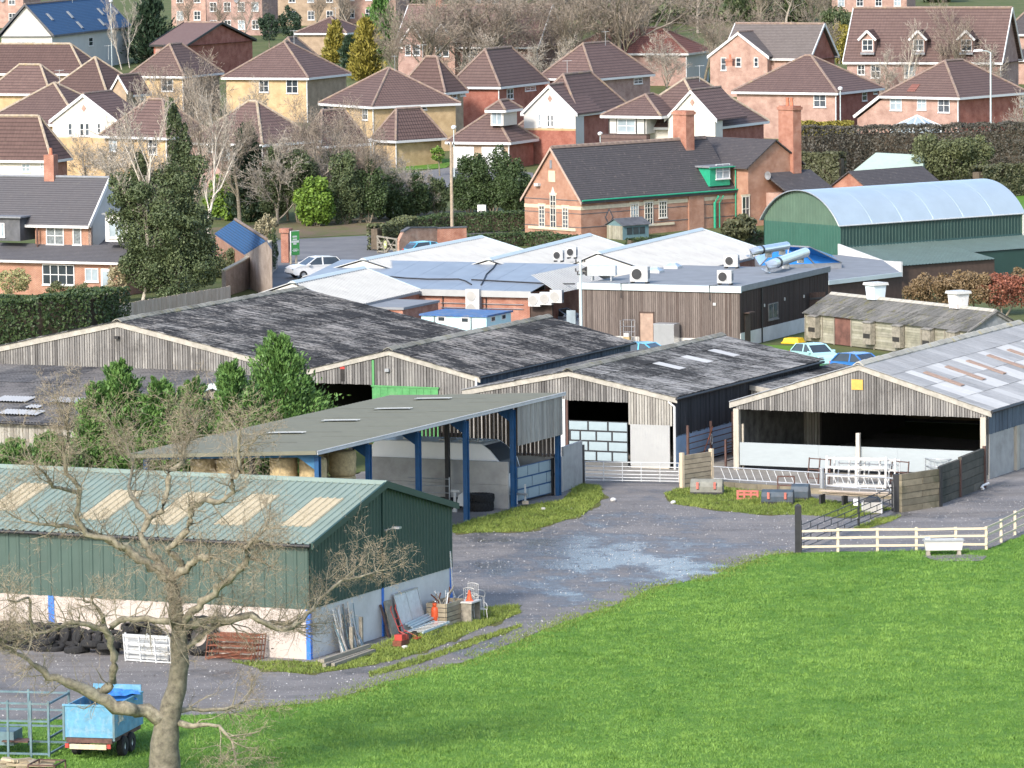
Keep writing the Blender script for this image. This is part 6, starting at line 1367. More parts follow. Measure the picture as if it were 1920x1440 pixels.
def play_shed():
    q = GT(1150,452); fr = Fr(q,-62); fr = Fr(G(1168,451),-50); p = thing('garden_shed', fr, 'small grey-green shed with felt roof in front of the school', 'shed')
    MB().prism([(-2.0,0),(0,0),(0,1.25),(-1.0,1.75),(-2.0,1.25)],0,2.9).obj('walls','shed_teal',p)
    for a in (.18,-2.18): MB().hexa([(a,-.15,1.2),(a,3.05,1.2),(-1.0,3.05,1.75),(-1.0,-.15,1.75),(a,-.15,1.26),(a,3.05,1.26),(-1.0,3.05,1.81),(-1.0,-.15,1.81)]).obj('roof','slate',p)
    for k in range(3): MB().box(.003,.03,.45+k*.7,1.05+k*.7,.45,1.05).obj('pane','glass_dark',p)
    for k in range(8): cube('board','board_stable',p,-2.0+k*.25,-1.77+k*.25,-.03,-.003,.02,1.2)
m_plain('shed_teal',(.12,.20,.22),.7,var=.12); play_shed()
# ============================ silver round-roofed barn
def round_barn():
    ez = 4.5; c = G(1576,421,ez); fr = Fr((c.x,c.y,0),-53.); W = -fr.ex(1432,0,4); L = fr.ey(1916,0,ez); rise = fr.hz(358,-W/2,0)-ez
    p = thing('round_roof_barn', fr, 'green clad barn with silver curved roof', 'barn')
    n = 26; R = (rise*rise+W*W/4)/(2*rise); a0 = math.asin(W/2/R); zc = ez+rise-R
    arc = [(-W/2+R*math.sin(-a0+2*a0*k/n), zc+R*math.cos(-a0+2*a0*k/n)) for k in range(n+1)]
    o = [(-W/2+(R+.06)*math.sin(-(a0+.03)+2*(a0+.03)*k/n), zc+(R+.06)*math.cos(-(a0+.03)+2*(a0+.03)*k/n)) for k in range(n+1)]
    m = MB(); nl = 12
    i0 = 0
    for j in range(nl+1): m.v += [(x,-.25+(L+.5)*j/nl,z) for x,z in o]
    for j in range(nl):
        for k in range(n): m.f.append((j*(n+1)+k,j*(n+1)+k+1,(j+1)*(n+1)+k+1,(j+1)*(n+1)+k)); m.mi.append(0)
    m.obj('curved_roof','silver_roof',p,smooth=True)
    for k in range(1,6):
        y = L*k/6; MB().tube([(x,y,z-.004) for x,z in o],.012,4).obj('roof_seam','silver_roof',p)
    MB().tube([(x,-.27,z) for x,z in o],.05,6).obj('verge_trim','galv',p); MB().tube([(o[-1][0],-.25,o[-1][1]),(o[-1][0],L+.25,o[-1][1])],.06,6).obj('eave_trim','galv_white',p)
    # gable end: lower green, upper paler translucent sheets
    zs = fr.hz(413,-W*.3,0)-.3; m = MB(); pr = corr_profile(W,.33,.03,'box'); ar = lambda x: zc+math.sqrt(max(0,R*R-(x+W/2)**2))
    for (a,da),(b,db) in zip(pr,pr[1:]): m.face([(a-W,-da,0),(b-W,-db,0),(b-W,-db,zs),(a-W,-da,zs)])
    m.obj('cladding','green_cladding_mid',p); m = MB()
    for (a,da),(b,db) in zip(pr,pr[1:]):
        if ar(a-W) > zs and ar(b-W) > zs: m.face([(a-W,-da,zs),(b-W,-db,zs),(b-W,-db,ar(b-W)),(a-W,-da,ar(a-W))])
    m.obj('translucent_cladding','green_translucent',p)
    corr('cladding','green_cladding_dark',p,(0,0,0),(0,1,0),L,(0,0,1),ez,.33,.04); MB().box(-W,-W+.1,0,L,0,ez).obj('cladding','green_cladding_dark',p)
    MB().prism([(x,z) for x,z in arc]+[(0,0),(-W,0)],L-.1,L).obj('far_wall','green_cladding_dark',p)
    yy = L+.1; MB().tube([(.1,L+.05,1.5),(.1,L+.05,ez-.1)],.08,6).obj('downpipe','ac_white',p)
    # lean-to
    zt = fr.fx(1582,464,0)[1]; ze = zt-1.0; wd = fr.ex(1690,0,ze); y1 = fr.ey(1875,0,zt)
    f2 = Fr(fr.o,-53.); p2 = thing('green_lean_to', f2, 'wide green ribbed lean-to roof below the silver curved barn', 'building')
    S = math.hypot(wd,zt-ze)
    ym = fr.ey(1868,wd,ze)
    corr('roof','green_roof_dark',p2,Vector((wd,-.1,ze)),(0,1,0),ym,Vector((-wd,0,zt-ze)),S,.33,.05)
    corr('roof','green_roof_dark',p2,Vector((wd*.62,ym-.1,ze+(zt-ze)*.38-.02)),(0,1,0),L-ym+7,Vector((-wd*.62,0,(zt-ze)*.62)),S*.62,.25,.035)
    MB().box(wd*.55,wd*.6,ym+.1,L+6.8,0,ze+.3).obj('cladding','green_cladding_dark',p2)
    wall_slab(p2,wd-.35,wd-.2,0,ym,0,ze-.05,'board_trim','wall')
    MB().prism([(0.02,zt+.3),(0.02,1.0),(wd+.3,1.0),(wd+.3,ze+.35),(wd*.75,ze+.32)],-.3,-.14).obj('parapet','concrete_pale',p2)
    MB().hexa([(-.02,-.14,zt-.02),(.12,-.14,zt-.02),(.12,L,zt-.02),(-.02,L,zt-.02),(.02,-.14,zt+.12),(.06,-.14,zt+.12),(.06,L,zt+.12),(.02,L,zt+.12)]).obj('flashing','green_cladding_dark',p2)
    # flat-roofed link with dark boards
    f3 = Fr(TB.w(0,TBY+.3,0),-40); q = G(1690,518,2.5)
    p3 = thing('flat_link', Fr((0,0,0),0), 'grey flat roof link between timber building and green lean-to', 'building')
    P = [G(1553,528,2.6),G(1690,512,2.6),G(1655,488,2.6),G(1575,478,2.6),G(1500,478,2.6)]
    m = MB(); m.face([(v.x,v.y,2.6) for v in P]); m.face([(v.x,v.y,2.35) for v in P])
    for a,b in zip(P,P[1:]+P[:1]): m.face([(a.x,a.y,2.35),(b.x,b.y,2.35),(b.x,b.y,2.6),(a.x,a.y,2.6)])
    m.obj('flat_roof','grey_membrane',p3); m = MB(); a,b = P[0],P[1]; m.bar((a.x,a.y+.3,1.2),(b.x,b.y+.3,1.2),.15,2.3); m.obj('boarded_wall','board_trim',p3)
    d = (b-a); MB().bar((a.x,a.y-.05,2.52),(b.x,b.y-.05,2.52),.12,.3).obj('fascia','pale_blue_grey',p3)
    # blue pyramid rooflight
    zb = 3.0; A,B,C_,D_ = G(1425,498,zb),G(1578,492,zb),G(1560,478,zb),G(1415,482,zb)
    Rg = G(1460,460,4.3),G(1518,463,4.3)
    p4 = thing('lantern_rooflight', at(A), 'bright blue glazed lantern rooflight behind the silver pipes', 'rooflight'); k = A
    L_ = lambda v: tuple(v-k)
    m = MB(); m.face([L_(A),L_(B),L_(Rg[1]),L_(Rg[0])]); m.face([L_(B),L_(C_),L_(Rg[1])]); m.face([L_(C_),L_(D_),L_(Rg[0]),L_(Rg[1])]); m.face([L_(D_),L_(A),L_(Rg[0])]); m.obj('glazing','blue_roof_glass',p4)
    for t in (0,.33,.66,1): MB().bar(Vector(L_(A)).lerp(Vector(L_(B)),t),Vector(L_(Rg[0])).lerp(Vector(L_(Rg[1])),t),.1,.06).obj('glazing_bar','lead_grey',p4)
    MB().bar(L_(Rg[0]),L_(Rg[1]),.14,.1).obj('ridge_bar','lead_grey',p4)
    m = MB()
    for a_,b_ in ((A,B),(B,C_),(C_,D_),(D_,A)): m.face([L_(a_),L_(b_),tuple(b_-k-Vector((0,0,3))),tuple(a_-k-Vector((0,0,3)))])
    m.obj('upstand','lead_grey',p4)
m_plain('green_translucent',(.085,.14,.10),.4,var=.12,scale=.8)
round_barn()
# ============================ old stable shed with two white vents
def stable():
    fr = Fr(G(1512,640),-57.); ez = 1.95; zr = 3.05; L = fr.ex(1818,0,ez); W = 4.2
    p = thing('stable_shed', fr, 'old pale boarded poultry house with mossy sheet roof', 'shed')
    S = math.hypot(W/2,zr-ez)
    sheets(p, Vector((-.2,-.25,ez-.1)), (1,0,0), L+.45, Vector((0,W/2,zr-ez)), S+.25, 'fibre_mossy', sl=S/2+.1, sw=1.1)
    sheets(p, Vector((L+.25,W+.25,ez-.1)), (-1,0,0), L+.45, Vector((0,-W/2,zr-ez)), S+.25, 'fibre_mossy', sl=S+.3, sw=1.1)
    nn = int(L/1.1); rc = MB().prism([(-.22,-.1),(.22,-.1),(.06,.08),(-.06,.08)],0,L/nn*.98,axis='x').mesh('stable_ridge',['ridge_mossy'])
    rc = MB().prism([(-.22,-.08),(.22,-.08),(.06,.09),(-.06,.09)],0,L/nn*.98,axis='x').mesh('stable_ridge',['barge'])
    for k in range(nn): link('ridge_cap',rc,p,loc=(k*L/nn,W/2,zr+.05))
    xb = fr.ex(1566,0,1); xe = fr.ex(1598,0,1)
    def seg_boards(a,b):
        n = 11
        for k in range(n): cube('weatherboard','board_stable',p,a,b,-.05-random.uniform(0,.03),.0,.06+k*(ez-.1)/n,.06+(k+.94)*(ez-.1)/n)
    ed = [0,1.9,xb,xe]+list(np.linspace(xe,L,6)[1:])
    for a,b in zip(ed,ed[1:]):
        if abs(a-xb) < .01: continue
        seg_boards(a+.03,b-.03)
    for x in ed: cube('cover_strip','timber_old',p,x-.05,x+.05,-.11,-.085,0,ez)
    cube('door','door_red',p,xb+.05,xe-.05,-.06,-.01,.05,ez-.02)
    for k,px in enumerate((1524,1627,1682,1738,1785)):
        x,z = fr.fy(px,617+ (px-1524)*.10,-.4); b = MB().box(x-.42,x+.42,-.5,-.12,.35,ez-.12).obj('nest_box','timber_old',p); MB().box(x-.36,x+.36,-.515,-.502,.75,1.05).obj('slot','barn_dark_inside',b)
        MB().hexa([(x-.48,-.56,ez-.2),(x+.48,-.56,ez-.2),(x+.48,-.1,ez-.1),(x-.48,-.1,ez-.1),(x-.48,-.56,ez-.15),(x+.48,-.56,ez-.15),(x+.48,-.1,ez-.05),(x-.48,-.1,ez-.05)]).obj('box_roof','timber_frame',b)
    wall_slab(p,.05,L-.05,.0,.1,.02,ez-.05,'timber_frame','wall'); wall_slab(p,.05,L-.05,W-.1,W,.02,ez-.05,'timber_frame','wall')
    for x0,x1 in ((0,.08),(L-.08,L)): MB().prism([(0,.02),(W,.02),(W,ez),(W/2,zr-.05),(0,ez)],x0,x1,axis='x').obj('gable_wall','board_gablegrey',p)
    for s,y0 in ((0,-.25),(1,W+.25)): MB().hexa([(L+.05,y0,ez-.3),(L+.14,y0,ez-.3),(L+.14,W/2,zr-.2),(L+.05,W/2,zr-.2),(L+.05,y0,ez-.05),(L+.14,y0,ez-.05),(L+.14,W/2,zr+.1),(L+.05,W/2,zr+.1)]).obj('barge_board','timber_frame',p)
    MB().box(L+.01,L+.06,W/2-.3,W/2+1.2,0,1.9).obj('end_door','timber_frame',p)
    for px,lab in ((1642,'white box ridge vent on the mossy shed, nearer the timber building'),(1797,'white box ridge vent with peeling brown patches on the mossy shed')):
        x = fr.ex(px,W/2,zr+.3); v = thing('ridge_vent', Fr(fr.w(x,W/2,zr-.05),-57), lab, 'vent'); MB().hexa([(-.42,-.42,0),(.42,-.42,0),(.42,.42,0),(-.42,.42,0),(-.5,-.5,.95),(.5,-.5,.95),(.5,.5,.95),(-.5,.5,.95)]).obj('shaft','vent_blue' if px < 1700 else 'vent_peel',v); MB().hexa([(-.62,-.62,.95),(.62,-.62,.95),(.62,.62,.95),(-.62,.62,.95),(-.58,-.58,1.12),(.58,-.58,1.12),(.58,.58,1.12),(-.58,.58,1.12)]).obj('cap','white_paint',v)
m_plain('door_red',(.15,.07,.055),.85,var=.4,scale=3,dirt=(.28,.13,.10)); m_plain('board_gablegrey',(.22,.23,.24),.85,var=.25,scale=3); m_plain('vent_blue',(.62,.70,.75),.5,var=.05); m_plain('vent_peel',(.72,.70,.68),.6,var=.08,scale=2,dirt=(.25,.10,.06),dirt_amt=.9)
stable()
q = G(1488,643); p = thing('yellow_bin', Fr(q,-30), 'low bright yellow plastic grit bin near the poultry house', 'bin'); MB().hexa([(-.62,-.5,0),(.62,-.5,0),(.62,.5,0),(-.62,.5,0),(-.5,-.4,.34),(.5,-.4,.34),(.5,.4,.34),(-.5,.4,.34)]).obj('lid','yellow_paint',p); MB().box(-.66,.66,-.54,.54,0,.07).obj('lip','yellow_paint',p)
# tall dark gate between timber building and stable
fr_ = Fr(TB.w(.2,TBY*.74,0),AU+60); p = thing('side_gate', fr_, 'tall dark boarded gate beside the poultry house', 'gate')
for k in range(7): cube('board','board_darkbrown',p,.02+k*.2,.2+k*.2,-.03,.03,.05,2.6)
for z in (.4,1.3,2.2): MB().box(0,1.4,-.07,-.03,z-.06,z+.06).obj('hinge','black_metal',p)
# ============================ cars
def car(px, deg, paint, label, kind='hatch', z=0, L=4.0, w=.86, H=1.5, z0=None):
    q = G(*px,0); fr = Fr((q.x,q.y,0),deg); p = thing('parked_car', fr, label, 'car'); l = L/2
    lo = [(-l,.35),(-l+.05,.75),(-l+.12,.95),(-l*.42,1.0),(l*.5,1.0),(l*.82,.88),(l*.98,.70),(l,.38),(l*.92,.25),(-l*.94,.25)]
    if kind == 'suv': lo = [(-l,.45),(-l+.02,.9),(-l+.1,1.02),(l*.45,1.05),(l*.8,.97),(l*.97,.8),(l,.45),(l*.92,.3),(-l*.94,.3)]
    b = .98 if kind != 'suv' else 1.02
    def body(prof, ws, name, mat, parent, sm=False):
        n = len(prof); m = MB(); 
        for s in (-1,1): m.v += [(x,s*(wd if callable(wd) is False else wd),zz) for (x,zz),wd in zip(prof,ws)]
        for j in range(n): m.f.append((j,(j+1)%n,n+(j+1)%n,n+j)); m.mi.append(0)
        m.f.append(tuple(range(n))[::-1]); m.f.append(tuple(range(n,2*n))); m.mi += [0,0]
        return m.obj(name,mat,parent)
    ws = [w*(.95 if abs(x) > l*.9 else 1) for x,zz in lo]; bd = body(lo,ws,'body',paint,p)
    gh = [(-l*.93,b-.03),(-l*.80,H*.86),(-l*.62,H-.03),(-l*.15,H),(l*.12,H-.05),(l*.52,b-.03)]
    body(gh,[w*.93,w*.80,w*.76,w*.76,w*.78,w*.92],'glasshouse','glass_dark',p)
    body([(-l*.66,H-.035),(-l*.15,H+.015),(l*.13,H-.035),(l*.13,H-.07),(-l*.66,H-.07)],[w*.765]*5,'roof',paint,p)
    for x0,z0_,x1,z1_ in ((-l*.90,b,-l*.64,H-.04),(l*.50,b,l*.11,H-.05),(-l*.12,b,-l*.12,H-.02)):
        for s in (-1,1): MB().bar((x0,s*w*.925,z0_),(x1,s*w*.785,z1_),.09,.05).obj('pillar',paint,p)
    for x in (-l*.62,l*.62):
        for s in (-1,1): t = MB().lathe([(.17,-.1),(.29,-.1),(.32,-.06),(.32,.06),(.29,.1),(.17,.1)],16,axis='y',o=(x,s*(w-.08),.32)).obj('wheel','tyre_rubber',p); MB().lathe([(.0,-.06),(.18,-.085),(.18,.085),(.0,.06)],12,axis='y',o=(x,s*(w-.07),.32)).obj('rim','galv',t)
    for s in (-1,1):
        MB().box(l*.90,l*.985,s*w*.75-.14,s*w*.75+.14,.68,.80).obj('headlight','glass_pale',p); MB().box(-l*1.0,-l*.965,s*w*.78-.12,s*w*.78+.1,.72,.95).obj('tail_light','red_paint',p); MB().box(l*.38,l*.46,s*(w+.09)-.08,s*(w+.09)+.08,b,b+.13).obj('mirror',paint,p)
    return p
car((592,520),205,'car_white','white crossover car parked by the green sign',kind='suv',L=4.5,w=.92,H=1.62)
car((1528,688),-62,'car_pale_blue','pale blue small hatchback behind the dark barn roof',L=3.7,w=.82,H=1.48); car((1614,707),-48,'car_blue','bright blue hatchback seen over the patched barn roof',L=3.9,w=.85,H=1.5)
car((1214,686),-30,'car_cyan','cyan blue car roof showing behind the dark barn ridge',L=4.1); car((1050,618),-28,'car_grey_blue','blue-grey car parked at the foot of the timber building',L=4.2); car((806,487),25,'car_cyan','turquoise car half hidden behind the white wing roof',L=4.2)
# ------------------------------------------------------------------ the estate: brick houses with brown pantile roofs
def roof_hip(p, x0,x1,y0,y1, ze, zr, mat, rid='ridge_tile', gutter='fascia_white', th=.14, kind='hip'):
    w,d = x1-x0,y1-y0
    if kind == 'hip':
        if w >= d: A = Vector((x0+d/2,(y0+y1)/2,zr)); B = Vector((x1-d/2,(y0+y1)/2,zr))
        else: A = Vector(((x0+x1)/2,y0+w/2,zr)); B = Vector(((x0+x1)/2,y1-w/2,zr))
    elif kind == 'gx': A = Vector((x0,(y0+y1)/2,zr)); B = Vector((x1,(y0+y1)/2,zr))
    else: A = Vector(((x0+x1)/2,y0,zr)); B = Vector(((x0+x1)/2,y1,zr))
    c = [Vector((x0,y0,ze)),Vector((x1,y0,ze)),Vector((x1,y1,ze)),Vector((x0,y1,ze))]; m = MB()
    if (w >= d and kind == 'hip') or kind == 'gx':
        m.face([c[0],c[1],B,A]); m.face([c[2],c[3],A,B])
        if kind == 'hip': m.face([c[1],c[2],B]); m.face([c[3],c[0],A])
        hips = [(c[0],A),(c[3],A),(c[1],B),(c[2],B)]
    else:
        m.face([c[1],c[2],B,A]); m.face([c[3],c[0],A,B])
        if kind == 'hip': m.face([c[0],c[1],A]); m.face([c[2],c[3],B])
        hips = [(c[0],A),(c[1],A),(c[2],B),(c[3],B)]
    m.face([v-Vector((0,0,th)) for v in c][::-1])
    r = m.obj('roof',mat,p)
    if (A-B).length > .3: MB().tube([A,B],.16,6).obj('ridge_tiles',rid,p)
    if kind == 'hip':
        for a,b in hips: MB().tube([a+Vector((0,0,.02)),b],.14,6).obj('hip_tiles',rid,p)
    g = MB()
    segs = [(0,1),(1,2),(2,3),(3,0)] if kind == 'hip' else ([(0,1),(2,3)] if kind == 'gx' else [(1,2),(3,0)])
    for i,j in segs: g.bar(c[i]-Vector((0,0,.13)),c[j]-Vector((0,0,.13)),.12,.24)
    g.obj('gutter',gutter,p)
    if kind != 'hip':
        ends = ((c[0],A,c[3]),(c[1],B,c[2])) if kind == 'gx' else ((c[0],A,c[1]),(c[3],B,c[2]))
        for a,t,b in ends:
            for q in (a,b): MB().bar(q-Vector((0,0,.05)),t-Vector((0,0,.05)),.1,.25).obj('barge_board',gutter,p)
    return A,B
def house(name, label, L, C, R, h, ang, wf, wr, top, roof='tile_brown', kind='hip', rid='ridge_tile', ov=.4, gutter='fascia_white', wins=(), rwins=(), dmin=0, pane='glass_dark', cat='house', chim=None):
    c = GT(*C,h); fr = Fr((c.x,c.y,T(c.y)),ang); ze = c.z-T(c.y); w = -fr.ex(L[0],0,ze); d = max(dmin,fr.ey(R[0],0,ze)); zr = fr.hz(top,-w/2,d/2 if kind != 'gy' else 0)
    zr = max(ze+1.2, min(zr, ze+6))
    p = thing(name, fr, label, cat)
    a0,a1,b0,b1 = -w+ov,-ov,ov,d-ov
    if kind == 'gx' or kind == 'gy':
        pr = [(b0,-.5),(b1,-.5),(b1,ze-.15),(d/2,zr-.25),(b0,ze-.15)] if kind == 'gx' else [(a0,-.5),(a1,-.5),(a1,ze-.15),(-w/2,zr-.25),(a0,ze-.15)]
        if kind == 'gx': MB().prism(pr,a1-.25,a1,axis='x').obj('gable_wall',wr,p); MB().prism(pr,a0,a0+.25,axis='x').obj('gable_wall',wr,p); wall_slab(p,a0+.25,a1-.25,b0,b0+.25,-.5,ze-.1,wf); wall_slab(p,a0+.25,a1-.25,b1-.25,b1,-.5,ze-.1,wf)
        else: MB().prism(pr,b0,b0+.25).obj('gable_wall',wf,p); MB().prism(pr,b1-.25,b1).obj('gable_wall',wf,p); wall_slab(p,a1-.25,a1,b0+.25,b1-.25,-.5,ze-.1,wr); wall_slab(p,a0,a0+.25,b0+.25,b1-.25,-.5,ze-.1,wr)
        roof_hip(p,-w,0,0,d,ze,zr,roof,rid,gutter,kind=kind)
    else:
        wall_slab(p,a0,a1,b0,b0+.25,-.5,ze-.1,wf); wall_slab(p,a1-.25,a1,b0+.25,b1,-.5,ze-.1,wr); wall_slab(p,a0,a0+.25,b0+.25,b1,-.5,ze-.1,wr); wall_slab(p,a0+.25,a1-.25,b1-.25,b1,-.5,ze-.1,wf)
        roof_hip(p,-w,0,0,d,ze,zr,roof,rid,gutter)
    for r in wins: wpx(p,fr,'f',b0-.005,r,2 if r[2]-r[0] > 9 else 1,2,gm=pane)
    for r in rwins: wpx(p,fr,'r',a1+.005,r,2 if r[2]-r[0] > 9 else 1,2,gm=pane)
    MB().tube([(a1+.06,b0-.06,0),(a1+.06,b0-.06,ze-.2)],.06,6).obj('downpipe','fascia_white',p)
    if random.random() < .4: 
        x_,y_ = -w*random.uniform(.3,.7),d*.5; MB().tube([(x_,y_,zr-.3),(x_,y_,zr+1.3)],.025,5).bar((x_-.5,y_,zr+1.2),(x_+.5,y_,zr+1.25),.03).bar((x_-.3,y_-.25,zr+1.22),(x_-.3,y_+.25,zr+1.22),.02).bar((x_+.2,y_-.2,zr+1.22),(x_+.2,y_+.2,zr+1.22),.02).obj('aerial','galv',p)
    if chim: 
        px,py,mat = chim; x = fr.ex(px,d/2,zr); zt = fr.hz(py,x,d/2); k = MB().box(x-.4,x+.4,d/2-.3,d/2+.3,zr-1.2,zt).obj('chimney',mat,p); MB().box(x-.46,x+.46,d/2-.36,d/2+.36,zt-.25,zt-.08).obj('cap',mat,k); MB().lathe([(.14,0),(.11,.45),(.0,.45)],8,o=(x,d/2,zt)).obj('pot','terracotta',k)
    return p,fr,w,d,ze,zr
def gable_wing(h, x0p, x1p, apex, base, wall, low=None, roof='tile_brown', depth=6, out=.9, wins=(), band=None, diamond=None, nz=2):
    """projecting gable on the front face of house tuple h; pixel extents of its verge"""
    p,fr,w,d,ze,zr = h; y = -out; xa = fr.ex(x0p,y,ze); xb = fr.ex(x1p,y,ze); xm = (xa+xb)/2; zt = fr.hz(apex,xm,y); zb = fr.hz(base,xm,y)
    MB().prism([(xa+.3,-.5),(xb-.3,-.5),(xb-.3,zb),(xm,zt-.2),(xa+.3,zb)],y+.15,y+.4).obj('gable_wall',wall,p)
    wall_slab(p,xb-.5,xb-.3,y+.4,ov_(1.2),-.5,zb,wall,'return_wall')
    for a in (xa,xb):
        MB().hexa([(a,y,zb-.1),(a,depth,zb-.1),(xm,depth,zt),(xm,y,zt),(a,y,zb+.06),(a,depth,zb+.06),(xm,depth,zt+.14),(xm,y,zt+.14)]).obj('wing_roof',roof,p)
        MB().hexa([(a,y-.08,zb-.3),(a,y,zb-.3),(xm,y,zt-.2),(xm,y-.08,zt-.2),(a,y-.08,zb+.05),(a,y,zb+.05),(xm,y,zt+.12),(xm,y-.08,zt+.12)]).obj('barge_board','fascia_white',p)
    MB().tube([(xm,y,zt+.12),(xm,depth,zt+.12)],.14,6).obj('ridge_tiles','ridge_tile',p)
    for r in wins: wpx(p,fr,'f',y+.145,r,1,nz)
    if band:
        z1 = fr.fy((x0p+x1p)/2,band,y)[1]; MB().box(xa+.28,xb-.28,y+.10,y+.149,z1-.2,z1).obj('brick_band','brick_yellow',p); MB().box(xa+.28,xb-.28,y+.12,y+.149,-.5,z1-.2).obj('lower_wall',low or 'brick_salmon',p)
    if diamond: x,z = fr.fy(*diamond,y+.14); MB().prism([(x-.25,z),(x,z-.35),(x+.25,z),(x,z+.35)],y+.10,y+.148).obj('diamond','brick_salmon',p)
def ov_(v): return v
H = {}
H['H1'] = house('white_house','white rendered house with bright blue slate roof and rooflights',(-5,65),(100,66),(248,48),5.4,-14,'white_render','white_render',8,'slate_blue','gy',gutter='slate')
def blue_roof_lights():
    p,fr,w,d,ze,zr = H['H1']; n = Vector((zr-ze,0,w/2)).normalized(); N = fr.x*n.x+Vector((0,0,n.z))
    for px,py in ((93,32),(131,28),(149,47),(188,22),(215,20),(190,42)):
        v = ray(px,py); t = (fr.w(0,0,ze)-CP).dot(N)/v.dot(N); c = fr.loc(CP+v*t); u = Vector((-w/2,0,zr-ze)).normalized(); f = Vector((0,1,0))
        m = MB(); m.hexa([c+f*a+u*b+n*k for k in (.02,.1) for a,b in ((-.4,-.6),(.4,-.6),(.4,.6),(-.4,.6))]); o = m.obj('rooflight','lead_grey',p); m = MB(); m.hexa([c+f*a+u*b+n*k for k in (.10,.12) for a,b in ((-.3,-.5),(.3,-.5),(.3,.5),(-.3,.5))]); m.obj('pane','white_sheet',o)
    wpx(p,fr,'r',-.395,(166,70,174,86),1,2,gm='glass_dark'); wpx(p,fr,'f',.395,(31,77,68,90),4,1,gm='glass_pale')
blue_roof_lights()
house('hip_roof_house','long brown hip-roofed house in front of the white house',(-70,130),(160,138),(205,122),5,-20,'brick_tan_and_shade','brick_tan_and_shade',82,'tile_dark',rid='ridge_pale')
house('hip_roof_house','small pyramid-roofed house with pale ridge tiles and yellow lichen peak',(-30,166),(95,176),(144,153),5,-25,'brick_yellow','brick_tan_and_shade',121,rid='ridge_pale')
H['H4'] = house('hip_roof_house','brown hip-roofed house with a little blue-trimmed gable',(75,168),(203,182),(284,166),5,-28,'brick_tan_and_shade','brick_tan_and_shade',107,'tile_dark',rid='ridge_pale',rwins=((238,178,246,190),(262,172,270,186)))
gable_wing(H['H4'],205,240,143,172,'brick_tan_and_shade',roof='tile_dark',depth=4,out=.3)
H['H5'] = house('gabled_house','house with broad cream gable and slim windows',(-40,216),(150,233),(246,207),5,-22,'brick_yellow','brick_tan_and_shade',155,rid='ridge_pale')
gable_wing(H['H5'],92,222,178,227,'cream_render','brick_yellow',depth=5.5,wins=((128,231,136,254),(150,231,158,255),(160,231,168,255),(183,231,189,250)),band=258,diamond=(157,203))
house('hip_roof_house','dark brown roofed house just behind the cottage chimney',(-90,296),(97,301),(136,291),3.2,-20,'cream_render','brick_red',217,'tile_dark',rid='ridge_pale',wins=((41,307,57,322),(76,305,86,318)))
H['H7'] = house('yellow_brick_house','yellow brick house with hip roof beneath the birch trees',(238,143),(345,143),(420,135),5,-23.5,'brick_yellow','brick_tan_and_shade',82,wins=((303,147,325,171),(263,147,271,155)))
house('yellow_brick_house','low yellow brick house behind the ivy-clad tree',(185,247),(312,258),(402,250),4.6,-38,'brick_yellow','brick_rose',186,wins=((205,256,220,284),(279,259,295,290)))
house('hip_roof_house','rose brick house with wide hip roof behind the dark conifer',(348,258),(492,271),(602,264),4.6,-38,'brick_rose','brick_salmon',190,rid='ridge_pale',wins=((415,268,432,300),(390,265,402,285)),rwins=((500,278,512,300),))
house('hip_roof_house','brick garage with dark hip roof behind the bare hedge trees',(556,270),(602,274),(694,262),2.9,-46,'brick_rose','brick_red',206,'tile_dark')
house('yellow_brick_house','large yellow brick house with deep brown hip roof and white sash windows',(415,144),(578,146),(658,137),5,-22.4,'brick_yellow','brick_tan_and_shade',78,wins=((486,150,504,173),(537,149,559,175)))
house('hip_roof_house','grey-tiled hip roof peeking out behind the big yellow house',(490,112),(560,118),(606,100),5,-22,'brick_tan_and_shade','brick_tan_and_shade',70,'tile_grey')
house('yellow_brick_house','yellow brick house with mossy-peaked roof turned towards the trees',(597,188),(697,200),(864,191),5,-58,'brick_yellow','brick_yellow',127,rid='ridge_tile',wins=((606,192,626,206),(680,203,690,225)),rwins=((782,197,800,206),))
house('hip_roof_house','tan brick house with dark side roof behind the mossy-peaked house',(742,150),(835,174),(878,163),5,-30,'brick_tan_and_shade','brick_tan_and_shade',106,'tile_dark',rwins=((848,170,856,184),(862,167,872,180)))
house('yellow_brick_garage','low yellow brick garage with rosy brown hip roof',(694,259),(742,264),(838,256),2.7,-46,'brick_yellow','brick_yellow',203,'tile_brown')
house('red_brick_house','red brick house with tall brown hip roof and shaded side',(838,161),(938,163),(1030,151),5,-24,'brick_deep_and_shade','brick_deep_and_shade',90,rwins=((950,166,962,186),(984,162,1004,170)))
house('red_brick_house','brown hip-roofed brick house behind the yellow-green bush',(1006,141),(1115,148),(1228,139),5,-32,'brick_deep_and_shade','brick_rose',80,rwins=((1188,146,1204,157),))
H['H16'] = house('gabled_house','white gabled house with orange band and red brick base',(978,205),(1085,214),(1185,186),5,-26,'brick_deep_and_shade','brick_deep_and_shade',137,dmin=8)
gable_wing(H['H16'],976,1083,161,213,'white_render','brick_deep_and_shade',depth=5,wins=((1009,214,1014,237),(1026,215,1031,238),(1033,215,1038,238),(1050,216,1055,239)),band=241,diamond=(1031,185))
H['H16b'] = house('garage_house','brown roofed double garage with a white dormer window',(835,263),(957,267),(1010,252),2.7,-24,'brick_tan_and_shade','brick_deep_and_shade',208)
